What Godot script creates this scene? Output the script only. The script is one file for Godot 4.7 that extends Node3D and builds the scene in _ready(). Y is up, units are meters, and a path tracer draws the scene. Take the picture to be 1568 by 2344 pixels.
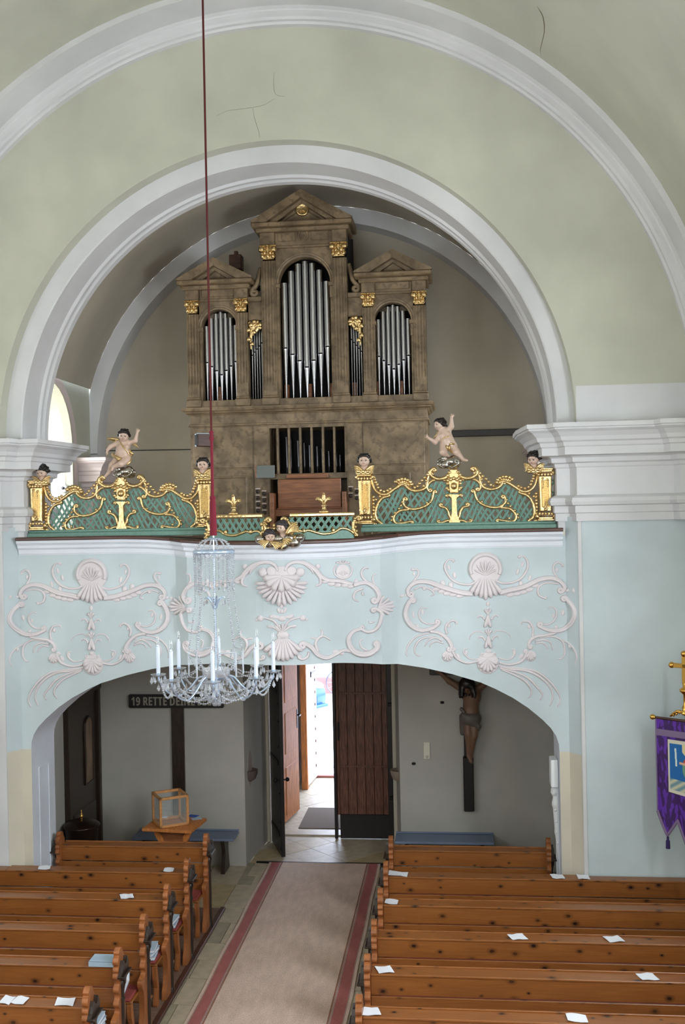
extends Node3D
# A village church seen from the pulpit: aisle, pews, organ gallery with gilded balustrade, chandelier and the open west door.


func _ready() -> void:
	rng.seed = 7
	set_camera()
	set_sky()
	set_window_light()
	make_materials()
	build_nave()
	build_end_wall()
	build_gallery_room()
	build_under_gallery()
	build_vestibule()
	build_balcony()
	build_floor()
	build_organ()
	build_pews()
	build_doors()
	build_chandelier()
	build_balustrade()
	build_statues()
	build_stucco()
	build_under_gallery_things()
	build_crucifix()
	build_banner()
	build_papers()
	build_outside()


func set_camera() -> void:
	var c := Camera3D.new()
	c.name = "camera"
	add_child(c)
	c.position = EYE
	c.basis = Basis(AY, YAW) * Basis(AZ, -ROLL)
	c.fov = rad_to_deg(2.0 * atan(1172.0 / FOCAL))
	c.near = 0.05
	c.far = 300.0
	c.current = true


func set_sky() -> void:
	var e := Environment.new()
	var s := ProceduralSkyMaterial.new()
	s.sky_top_color = Color(0.80, 0.87, 0.97)
	s.sky_horizon_color = Color(0.92, 0.95, 1.0)
	s.ground_bottom_color = Color(0.6, 0.6, 0.58)
	s.ground_horizon_color = Color(0.9, 0.92, 0.95)
	s.sun_angle_max = 0.0
	s.sky_energy_multiplier = 1.0
	var sky := Sky.new()
	sky.sky_material = s
	e.background_mode = Environment.BG_SKY
	e.sky = sky
	e.background_energy_multiplier = 17.0
	e.ambient_light_source = Environment.AMBIENT_SOURCE_SKY
	e.tonemap_mode = Environment.TONE_MAPPER_LINEAR
	e.tonemap_exposure = 1.0
	e.sdfgi_enabled = true
	e.ssao_enabled = true
	e.ssil_enabled = true
	var w := WorldEnvironment.new()
	w.name = "environment"
	w.environment = e
	add_child(w)


# lamps at gallery windows and, stronger than daylight, at nave and added choir windows
func set_window_light() -> void:
	for s in [-1.0, 1.0]:
		for z in [5.4, 9.6]:
			window_light(Vector3(4.60 * s, 6.0, z), Vector3(-s, 0, 0), Vector2(1.7, 4.0), (24.0 if z < 6.0 else 26.0) if s < 0 else (66.0 if z < 6.0 else 62.0), Color(0.93, 0.96, 1.0))
	window_light(Vector3(0, 5.4, 17.3), Vector3(0, 0, -1), Vector2(4.0, 6.4), 26.0, Color(1.0, 0.98, 0.94))  # lamp of the added choir window, lights the end wall from the front
	for s in [-1.0, 1.0]:
		window_light(Vector3(3.98 * s, 5.6, -0.95), Vector3(-s, 0, 0), Vector2(0.8, 1.5), 1.2, Color(1.0, 0.97, 0.9))


func window_light(p: Vector3, towards: Vector3, size: Vector2, energy: float, color: Color) -> void:
	var l := AreaLight3D.new()
	l.name = "window_light"
	add_child(l, true)
	l.look_at_from_position(p, p + towards, AY)
	l.area_size = size
	l.area_normalize_energy = true
	l.light_energy = energy
	l.light_color = color
	l.area_range = 60.0
	l.shadow_enabled = true

# ---------------------------------------------------------------- where things stand
const FOCAL := 2400.0
const EYE := Vector3(1.88, 4.8, 11.9)
const YAW := 0.1079
const ROLL := 0.02
const AX := Vector3.RIGHT
const AY := Vector3.UP
const AZ := Vector3.BACK
var M := {}
var taken := {}
var rng := RandomNumberGenerator.new()


func sight(px: float, py: float) -> Vector3:
	var x := px - 784.0
	var y := py - 1172.0
	return Vector3(x * cos(ROLL) - y * sin(ROLL), -(y * cos(ROLL) + x * sin(ROLL)), -FOCAL).rotated(AY, YAW)


func at(px: float, py: float, z: float) -> Vector3:
	var d := sight(px, py)
	return EYE + d * ((z - EYE.z) / d.z)


func on_level(px: float, py: float, y: float) -> Vector3:
	var d := sight(px, py)
	return EYE + d * ((y - EYE.y) / d.y)


# ---------------------------------------------------------------- mesh builder
class Shape:
	var v := PackedVector3Array()
	var n := PackedVector3Array()
	var uv := PackedVector2Array()
	var ix := PackedInt32Array()

	func tri(a: Vector3, b: Vector3, c: Vector3) -> void:
		var k := v.size()
		var m := (c - a).cross(b - a).normalized()
		v.append_array([a, b, c])
		n.append_array([m, m, m])
		uv.append_array([Vector2.ZERO, Vector2(1, 0), Vector2(1, 1)])
		ix.append_array([k, k + 1, k + 2])

	func quad(a: Vector3, b: Vector3, c: Vector3, d: Vector3) -> void:
		var k := v.size()
		var m := (c - a).cross(b - d).normalized()
		if (c - a).cross(b - a).dot(m) < 0.0:
			m = -m
		v.append_array([a, b, c, d])
		n.append_array([m, m, m, m])
		uv.append_array([Vector2.ZERO, Vector2(1, 0), Vector2(1, 1), Vector2(0, 1)])
		ix.append_array([k, k + 1, k + 2, k, k + 2, k + 3])

	# rows of points, smooth; wrap joins the ends of each row, loop joins the last row to the first
	func grid(rows: Array, wrap := false, loop := false) -> void:
		var k := v.size()
		var nr := rows.size()
		var nc: int = rows[0].size()
		var nrm := PackedVector3Array()
		nrm.resize(nr * nc)
		var first := ix.size()
		for r in nr:
			v.append_array(rows[r])
			for c in nc:
				uv.append(Vector2(float(c) / maxi(nc - 1, 1), float(r) / maxi(nr - 1, 1)))
		for r in (nr if loop else nr - 1):
			var r2 := (r + 1) % nr
			for c in (nc if wrap else nc - 1):
				var c2 := (c + 1) % nc
				var a := r * nc + c
				var b := r * nc + c2
				var d := r2 * nc + c
				var e := r2 * nc + c2
				var va: Vector3 = v[k + a]
				var vb: Vector3 = v[k + b]
				var vd: Vector3 = v[k + d]
				var ve: Vector3 = v[k + e]
				var m1 := (ve - va).cross(vb - va)
				var m2 := (vd - va).cross(ve - va)
				if m1.length_squared() > 1e-18:
					ix.append_array([k + a, k + b, k + e])
				if m2.length_squared() > 1e-18:
					ix.append_array([k + a, k + e, k + d])
				nrm[a] += m1 + m2
				nrm[b] += m1
				nrm[e] += m1 + m2
				nrm[d] += m2
		for q in nrm:
			n.append(q.normalized() if q.length_squared() > 1e-24 else Vector3.UP)
		if ix.size() == first:
			return

	func box(c: Vector3, s: Vector3, bevel := 0.0, turn := Basis.IDENTITY) -> void:
		var h := s * 0.5
		var e := minf(bevel, minf(h.x, minf(h.y, h.z)) * 0.9)
		var p := func(sx: float, sy: float, sz: float, fx: float, fy: float, fz: float) -> Vector3:
			return c + turn * Vector3(sx * (h.x - e * fx), sy * (h.y - e * fy), sz * (h.z - e * fz))
		for s1 in [-1.0, 1.0]:
			quad(p.call(s1, -1, -1, 0, 1, 1), p.call(s1, 1, -1, 0, 1, 1), p.call(s1, 1, 1, 0, 1, 1), p.call(s1, -1, 1, 0, 1, 1))
			quad(p.call(-1, s1, -1, 1, 0, 1), p.call(1, s1, -1, 1, 0, 1), p.call(1, s1, 1, 1, 0, 1), p.call(-1, s1, 1, 1, 0, 1))
			quad(p.call(-1, -1, s1, 1, 1, 0), p.call(1, -1, s1, 1, 1, 0), p.call(1, 1, s1, 1, 1, 0), p.call(-1, 1, s1, 1, 1, 0))
		if e <= 0.0:
			return
		for s1 in [-1.0, 1.0]:
			for s2 in [-1.0, 1.0]:
				quad(p.call(s1, s2, -1, 0, 1, 1), p.call(s1, s2, 1, 0, 1, 1), p.call(s1, s2, 1, 1, 0, 1), p.call(s1, s2, -1, 1, 0, 1))
				quad(p.call(s1, -1, s2, 0, 1, 1), p.call(s1, 1, s2, 0, 1, 1), p.call(s1, 1, s2, 1, 1, 0), p.call(s1, -1, s2, 1, 1, 0))
				quad(p.call(-1, s1, s2, 1, 0, 1), p.call(1, s1, s2, 1, 0, 1), p.call(1, s1, s2, 1, 1, 0), p.call(-1, s1, s2, 1, 1, 0))
				for s3 in [-1.0, 1.0]:
					tri(p.call(s1, s2, s3, 0, 1, 1), p.call(s1, s2, s3, 1, 0, 1), p.call(s1, s2, s3, 1, 1, 0))

	func span(a: Vector3, b: Vector3, bevel := 0.0) -> void:
		box((a + b) * 0.5, (b - a).abs(), bevel)

	# a bar of width w (along side) and height h between two points
	func bar(a: Vector3, b: Vector3, w: float, h: float, side: Vector3, bevel := 0.0) -> void:
		var y := (b - a).normalized()
		var x := (side - y * side.dot(y)).normalized()
		box((a + b) * 0.5, Vector3(w, (b - a).length(), h), bevel, Basis(x, y, x.cross(y)))

	# profile of (radius, height) pairs round the y axis of xf; repeat a point for a sharp edge
	func lathe(profile: Array, seg: int, xf := Transform3D.IDENTITY, from := 0.0, to := TAU) -> void:
		var rows := []
		var closed := absf(to - from - TAU) < 1e-4
		for p in profile:
			var row := PackedVector3Array()
			for i in (seg if closed else seg + 1):
				var a := from + (to - from) * i / seg
				row.append(xf * Vector3(p[0] * cos(a), p[1], p[0] * sin(a)))
			rows.append(row)
		grid(rows, closed)

	func ball(c: Vector3, r: Vector3, nu := 10, nv := 7, turn := Basis.IDENTITY) -> void:
		var rows := []
		for i in nv + 1:
			var a := PI * i / nv
			var row := PackedVector3Array()
			for j in nu:
				var b := TAU * j / nu
				row.append(c + turn * Vector3(r.x * sin(a) * cos(b), r.y * cos(a), r.z * sin(a) * sin(b)))
			rows.append(row)
		grid(rows, true)

	# tube along points; radii per point; squash thins it along the direction flat
	func tube(p: PackedVector3Array, r: PackedFloat32Array, seg := 6, flat := Vector3.ZERO, squash := 1.0, caps := true) -> void:
		var rows := []
		var x := Vector3.ZERO
		for i in p.size():
			var t := (p[mini(i + 1, p.size() - 1)] - p[maxi(i - 1, 0)]).normalized()
			if flat != Vector3.ZERO:
				x = flat
			elif x == Vector3.ZERO:
				x = Vector3.UP if absf(t.y) < 0.9 else Vector3.RIGHT
			x = x - t * x.dot(t)
			if x.length_squared() < 1e-9:
				x = t.cross(Vector3.RIGHT) if absf(t.x) < 0.9 else t.cross(Vector3.UP)
			x = x.normalized()
			var y := t.cross(x)
			var row := PackedVector3Array()
			for j in seg:
				var a := TAU * j / seg
				row.append(p[i] + (x * cos(a) * squash + y * sin(a)) * r[i])
			if i == 0 and caps:
				var s := PackedVector3Array()
				s.resize(seg)
				s.fill(p[0])
				rows.append(s)
			rows.append(row)
			if i == p.size() - 1 and caps:
				var s := PackedVector3Array()
				s.resize(seg)
				s.fill(p[i])
				rows.append(s)
		grid(rows, true)

	# raised moulding on a surface: half-ellipse section of width w and height h
	func ridge(p: PackedVector3Array, w: PackedFloat32Array, up: Vector3, rise := 0.5, seg := 5, groove := 0.0) -> void:
		var rows := []
		for i in p.size():
			var t := (p[mini(i + 1, p.size() - 1)] - p[maxi(i - 1, 0)]).normalized()
			var s := t.cross(up).normalized()
			var row := PackedVector3Array()
			for j in seg + 1:
				var a := PI * j / seg
				var h := sin(a)
				if groove > 0.0:
					h = sin(a) * (1.0 - groove * exp(-pow((a - PI / 2) / 0.35, 2)))
				row.append(p[i] + s * (cos(a) * w[i] * 0.5) + up * (h * w[i] * rise))
			rows.append(row)
		var e0 := PackedVector3Array()
		var e1 := PackedVector3Array()
		for j in seg + 1:
			e0.append(p[0])
			e1.append(p[p.size() - 1])
		rows.push_front(e0)
		rows.append(e1)
		grid(rows)

	# a flat polygon given in 2D, made solid between two heights along z of xf
	func prism(poly: PackedVector2Array, z0: float, z1: float, xf := Transform3D.IDENTITY, bevel := 0.0) -> void:
		var inner := poly
		if bevel > 0.0:
			var o := Geometry2D.offset_polygon(poly, -bevel)
			if o.size() == 1 and o[0].size() == poly.size():
				# match starting corners
				var best := 0
				for k in poly.size():
					if o[0][k].distance_squared_to(poly[0]) < o[0][best].distance_squared_to(poly[0]):
						best = k
				var turned := PackedVector2Array()
				var same := Geometry2D.is_polygon_clockwise(o[0]) == Geometry2D.is_polygon_clockwise(poly)
				for k in poly.size():
					turned.append(o[0][(best + (k if same else -k) + poly.size() * 2) % poly.size()])
				inner = turned
			else:
				bevel = 0.0
		var t := Geometry2D.triangulate_polygon(inner)
		var t0 := Geometry2D.triangulate_polygon(poly)
		for k in range(0, t.size(), 3):
			tri(xf * Vector3(inner[t[k]].x, inner[t[k]].y, z1), xf * Vector3(inner[t[k + 1]].x, inner[t[k + 1]].y, z1), xf * Vector3(inner[t[k + 2]].x, inner[t[k + 2]].y, z1))
		for k in range(0, t0.size(), 3):
			tri(xf * Vector3(poly[t0[k]].x, poly[t0[k]].y, z0), xf * Vector3(poly[t0[k + 2]].x, poly[t0[k + 2]].y, z0), xf * Vector3(poly[t0[k + 1]].x, poly[t0[k + 1]].y, z0))
		var zb := z1 - (bevel if z1 > z0 else -bevel)
		for k in poly.size():
			var a := poly[k]
			var b := poly[(k + 1) % poly.size()]
			quad(xf * Vector3(a.x, a.y, z0), xf * Vector3(b.x, b.y, z0), xf * Vector3(b.x, b.y, zb), xf * Vector3(a.x, a.y, zb))
			if bevel > 0.0:
				var c := inner[k]
				var d := inner[(k + 1) % poly.size()]
				quad(xf * Vector3(a.x, a.y, zb), xf * Vector3(b.x, b.y, zb), xf * Vector3(d.x, d.y, z1), xf * Vector3(c.x, c.y, z1))

	# a moulding profile of (out, up) pairs run along a plan of (x, z) points; out is to the left of the run when hand is 1
	func run(plan: Array, profile: Array, hand := 1.0, sags := []) -> void:
		var rows := []
		for i in plan.size():
			var p: Vector2 = plan[i]
			var d0: Vector2 = (p - plan[i - 1]).normalized() if i > 0 else (plan[1] - p).normalized()
			var d1: Vector2 = (plan[i + 1] - p).normalized() if i < plan.size() - 1 else d0
			var n0 := Vector2(-d0.y, d0.x) * hand
			var n1 := Vector2(-d1.y, d1.x) * hand
			var m := (n0 + n1).normalized()
			m = m / maxf(m.dot(n0), 0.3)
			var sag: float = sags[i] if sags else 0.0
			var row := PackedVector3Array()
			for q in profile:
				row.append(Vector3(p.x + m.x * q[0], q[1] + sag, p.y + m.y * q[0]))
			rows.append(row)
		for i in plan.size() - 1:
			for k in profile.size() - 1:
				quad(rows[i][k], rows[i + 1][k], rows[i + 1][k + 1], rows[i][k + 1])
		for row in [rows[0], rows[plan.size() - 1]]:
			var flat := PackedVector2Array()
			for q in profile:
				flat.append(Vector2(q[0], q[1]))
			var t := Geometry2D.triangulate_polygon(flat)
			for k in range(0, t.size(), 3):
				tri(row[t[k]], row[t[k + 1]], row[t[k + 2]])

	# a profile of (radius, z) pairs turned round an arch centre, flat across, smooth along
	func arch(cx: float, cy: float, profile: Array, a0: float, a1: float, seg: int) -> void:
		for k in profile.size() - 1:
			var r0 := PackedVector3Array()
			var r1 := PackedVector3Array()
			for i in seg + 1:
				var a := a0 + (a1 - a0) * i / seg
				r0.append(Vector3(cx + profile[k][0] * cos(a), cy + profile[k][0] * sin(a), profile[k][1]))
				r1.append(Vector3(cx + profile[k + 1][0] * cos(a), cy + profile[k + 1][0] * sin(a), profile[k + 1][1]))
			grid([r0, r1])

	func mesh() -> ArrayMesh:
		var a := []
		a.resize(Mesh.ARRAY_MAX)
		a[Mesh.ARRAY_VERTEX] = v
		a[Mesh.ARRAY_NORMAL] = n
		a[Mesh.ARRAY_TEX_UV] = uv
		a[Mesh.ARRAY_INDEX] = ix
		var m := ArrayMesh.new()
		m.add_surface_from_arrays(Mesh.PRIMITIVE_TRIANGLES, a)
		return m


# ---------------------------------------------------------------- soft bodies: a distance field meshed as surface nets
class Body:
	var o: Vector3
	var cell: float
	var nx: int
	var ny: int
	var nz: int
	var f := PackedFloat32Array()

	func _init(lo: Vector3, hi: Vector3, size: float) -> void:
		o = lo
		cell = size
		nx = int((hi.x - lo.x) / size) + 2
		ny = int((hi.y - lo.y) / size) + 2
		nz = int((hi.z - lo.z) / size) + 2
		f.resize(nx * ny * nz)
		f.fill(1.0)

	func limits(lo: Vector3, hi: Vector3, pad: float) -> Array:
		var a := (lo - o - Vector3.ONE * pad) / cell
		var b := (hi - o + Vector3.ONE * pad) / cell
		return [maxi(0, int(a.x)), maxi(0, int(a.y)), maxi(0, int(a.z)), mini(nx - 1, int(b.x) + 1), mini(ny - 1, int(b.y) + 1), mini(nz - 1, int(b.z) + 1)]

	# a limb between two joints with a radius at each
	func limb(a: Vector3, b: Vector3, ra: float, rb: float, k := 0.012) -> void:
		var m := maxf(ra, rb)
		var w := limits(a.min(b) - Vector3.ONE * m, a.max(b) + Vector3.ONE * m, k + cell * 2.0)
		var ba := b - a
		var l := maxf(ba.length_squared(), 1e-9)
		for z in range(w[2], w[5] + 1):
			for y in range(w[1], w[4] + 1):
				var at := (z * ny + y) * nx
				var p := Vector3(o.x + w[0] * cell, o.y + y * cell, o.z + z * cell) - a
				for x in range(w[0], w[3] + 1):
					var t := clampf(p.dot(ba) / l, 0.0, 1.0)
					var d := (p - ba * t).length() - ra - (rb - ra) * t
					var g := f[at + x]
					var h := maxf(k - absf(d - g), 0.0) / k
					f[at + x] = minf(d, g) - h * h * k * 0.25
					p.x += cell

	# an ellipsoid
	func blob(c: Vector3, r: Vector3, k := 0.012, turn := Basis.IDENTITY, cut := false) -> void:
		var m := maxf(r.x, maxf(r.y, r.z))
		var w := limits(c - Vector3.ONE * m, c + Vector3.ONE * m, k + cell * 2.0)
		var back := turn.transposed()
		for z in range(w[2], w[5] + 1):
			for y in range(w[1], w[4] + 1):
				var at := (z * ny + y) * nx
				for x in range(w[0], w[3] + 1):
					var p := back * (Vector3(o.x + x * cell, o.y + y * cell, o.z + z * cell) - c)
					var q := p / r
					var k0 := q.length()
					var k1 := (q / r).length()
					var d := k0 * (k0 - 1.0) / maxf(k1, 1e-6) if k0 > 1e-5 else -minf(r.x, minf(r.y, r.z))
					var g := f[at + x]
					if cut:
						var h := maxf(k - absf(-d - g), 0.0) / k
						f[at + x] = maxf(-d, g) + h * h * k * 0.25
					else:
						var h := maxf(k - absf(d - g), 0.0) / k
						f[at + x] = minf(d, g) - h * h * k * 0.25

	func mesh() -> ArrayMesh:
		var v := PackedVector3Array()
		var nrm := PackedVector3Array()
		var ix := PackedInt32Array()
		var id := PackedInt32Array()
		id.resize(nx * ny * nz)
		id.fill(-1)
		var sy := nx
		var sz := nx * ny
		for z in nz - 1:
			for y in ny - 1:
				var row := (z * ny + y) * nx
				for x in nx - 1:
					var i := row + x
					var f0 := f[i]
					if f0 > cell * 3.0 or f0 < -cell * 3.0:
						continue
					var c := [f0, f[i + 1], f[i + sy], f[i + sy + 1], f[i + sz], f[i + sz + 1], f[i + sz + sy], f[i + sz + sy + 1]]
					var inside := 0
					for q in c:
						if q < 0.0:
							inside += 1
					if inside == 0 or inside == 8:
						continue
					var sum := Vector3.ZERO
					var cnt := 0
					for e in [[0, 1], [2, 3], [4, 5], [6, 7], [0, 2], [1, 3], [4, 6], [5, 7], [0, 4], [1, 5], [2, 6], [3, 7]]:
						var a: float = c[e[0]]
						var b: float = c[e[1]]
						if (a < 0.0) != (b < 0.0):
							var t := a / (a - b)
							var pa := Vector3(e[0] & 1, (e[0] >> 1) & 1, e[0] >> 2)
							var pb := Vector3(e[1] & 1, (e[1] >> 1) & 1, e[1] >> 2)
							sum += pa.lerp(pb, t)
							cnt += 1
					id[i] = v.size()
					v.append(o + (Vector3(x, y, z) + sum / cnt) * cell)
					nrm.append(Vector3.ZERO)
		for z in range(1, nz - 1):
			for y in range(1, ny - 1):
				var row := (z * ny + y) * nx
				for x in range(1, nx - 1):
					var i := row + x
					var s0 := f[i] < 0.0
					for k in 3:
						var step: int = [1, sy, sz][k]
						if s0 == (f[i + step] < 0.0):
							continue
						var u: int = [sy, sz, 1][k]
						var w: int = [sz, 1, sy][k]
						var q := [id[i - u - w], id[i - w], id[i], id[i - u]]
						if q.min() < 0:
							continue
						if s0:
							ix.append_array([q[0], q[2], q[1], q[0], q[3], q[2]])
						else:
							ix.append_array([q[0], q[1], q[2], q[0], q[2], q[3]])
		for k in range(0, ix.size(), 3):
			var m := (v[ix[k + 2]] - v[ix[k]]).cross(v[ix[k + 1]] - v[ix[k]])
			for j in 3:
				nrm[ix[k + j]] += m
		for k in nrm.size():
			nrm[k] = nrm[k].normalized()
		var a := []
		a.resize(Mesh.ARRAY_MAX)
		a[Mesh.ARRAY_VERTEX] = v
		a[Mesh.ARRAY_NORMAL] = nrm
		a[Mesh.ARRAY_INDEX] = ix
		var m := ArrayMesh.new()
		m.add_surface_from_arrays(Mesh.PRIMITIVE_TRIANGLES, a)
		return m


# ---------------------------------------------------------------- curves
func curve(p: Array, per := 6) -> PackedVector3Array:
	var out := PackedVector3Array()
	for i in p.size() - 1:
		var a: Vector3 = p[maxi(i - 1, 0)]
		var b: Vector3 = p[i]
		var c: Vector3 = p[i + 1]
		var d: Vector3 = p[mini(i + 2, p.size() - 1)]
		for k in per:
			out.append(b.cubic_interpolate(c, a, d, float(k) / per))
	out.append(p[p.size() - 1])
	return out


func curve2(p: Array, per := 6) -> PackedVector2Array:
	var out := PackedVector2Array()
	for q in curve(p.map(func(a): return Vector3(a.x, a.y, 0)), per):
		out.append(Vector2(q.x, q.y))
	return out


# adds a rolled-up end to a 2D curve: turn is +1 or -1, r the radius of the roll
func rolled(p: PackedVector2Array, turn: float, r: float, turns := 1.15) -> PackedVector2Array:
	var out := p.duplicate()
	var e := p[p.size() - 1]
	var d := (e - p[p.size() - 2]).normalized()
	var c := e + Vector2(-d.y, d.x) * turn * r
	var a0 := (e - c).angle()
	var steps := int(12 * turns)
	for i in range(1, steps + 1):
		var t := float(i) / steps
		out.append(c + Vector2.from_angle(a0 + turn * TAU * turns * t) * r * (1.0 - 0.72 * t))
	return out


func taper(count: int, w0: float, w1: float, w2: float) -> PackedFloat32Array:
	var out := PackedFloat32Array()
	for i in count:
		var t := float(i) / maxi(count - 1, 1)
		out.append(lerpf(w0, w1, t * 2.0) if t < 0.5 else lerpf(w1, w2, t * 2.0 - 1.0))
	return out


# ---------------------------------------------------------------- objects
func numbered(called: String) -> String:
	if not taken.has(called):
		taken[called] = 0
		return called
	taken[called] += 1
	return "%s_%03d" % [called, taken[called]]


func thing(called: String, label: String, category: String, base := Vector3.ZERO, group := "") -> Node3D:
	var o := Node3D.new()
	o.name = numbered(called)
	add_child(o)
	o.position = base
	o.set_meta("label", label)
	o.set_meta("category", category)
	if group:
		o.set_meta("group", group)
	return o


# a part whose mesh is given in world coordinates, under a thing (or under a part of it)
func part(owner_: Node3D, called: String, shape, material: Material, label := "") -> MeshInstance3D:
	var o := MeshInstance3D.new()
	o.name = called
	o.mesh = shape if shape is Mesh else shape.mesh()
	o.material_override = material
	owner_.add_child(o, true)
	var up := Vector3.ZERO
	var p: Node = owner_
	while p is Node3D and p != self:
		up += (p as Node3D).position
		p = p.get_parent()
	o.position = -up
	if label:
		o.set_meta("label", label)
	return o


# a part whose mesh is given in the thing's own coordinates
func local(owner_: Node3D, called: String, shape, material: Material, label := "") -> MeshInstance3D:
	var o := MeshInstance3D.new()
	o.name = called
	o.mesh = shape if shape is Mesh else shape.mesh()
	o.material_override = material
	owner_.add_child(o, true)
	if label:
		o.set_meta("label", label)
	return o


func alone(called: String, shape, material: Material, label: String, category: String, group := "") -> MeshInstance3D:
	var o := MeshInstance3D.new()
	o.name = numbered(called)
	o.mesh = shape if shape is Mesh else shape.mesh()
	o.material_override = material
	add_child(o)
	o.set_meta("label", label)
	o.set_meta("category", category)
	if group:
		o.set_meta("group", group)
	return o


func structure(called: String, shape, material: Material, label: String, category := "") -> MeshInstance3D:
	var o := MeshInstance3D.new()
	o.name = numbered(called)
	o.mesh = shape if shape is Mesh else shape.mesh()
	o.material_override = material
	add_child(o)
	o.set_meta("kind", "structure")
	o.set_meta("label", label)
	if category:
		o.set_meta("category", category)
	return o


# ---------------------------------------------------------------- materials
func paint(called: String, color: Color, rough := 0.8, metal := 0.0) -> StandardMaterial3D:
	var m := StandardMaterial3D.new()
	m.resource_name = called
	m.albedo_color = color
	m.roughness = rough
	m.metallic = metal
	M[called] = m
	return m


func noise(kind: int, freq: float, octaves := 4, seed_ := 1) -> FastNoiseLite:
	var z := FastNoiseLite.new()
	z.seed = seed_
	z.noise_type = kind
	z.frequency = freq
	z.fractal_octaves = octaves
	z.fractal_type = FastNoiseLite.FRACTAL_FBM if octaves > 1 else FastNoiseLite.FRACTAL_NONE
	return z


func texture(im: Image) -> ImageTexture:
	return ImageTexture.create_from_image(im)


# a tiling grey picture between lo and hi
func mottle(size: int, freq: float, octaves: int, lo: float, hi: float, seed_ := 1, kind := FastNoiseLite.TYPE_SIMPLEX_SMOOTH) -> Image:
	var im := noise(kind, freq, octaves, seed_).get_seamless_image(size, size)
	im.convert(Image.FORMAT_L8)
	var out := Image.create(size, size, false, Image.FORMAT_RGB8)
	for y in size:
		for x in size:
			var g := lerpf(lo, hi, im.get_pixel(x, y).r)
			out.set_pixel(x, y, Color(g, g, g))
	return out


func triplanar(m: StandardMaterial3D, im: Image, scale: Vector3, world := true) -> void:
	m.albedo_texture = texture(im)
	m.uv1_triplanar = true
	m.uv1_world_triplanar = world
	m.uv1_scale = scale
	m.uv1_triplanar_sharpness = 8.0


func relief(m: StandardMaterial3D, im: Image, cm: float) -> void:
	m.heightmap_enabled = true
	m.heightmap_texture = texture(im)
	m.heightmap_scale = cm


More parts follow.
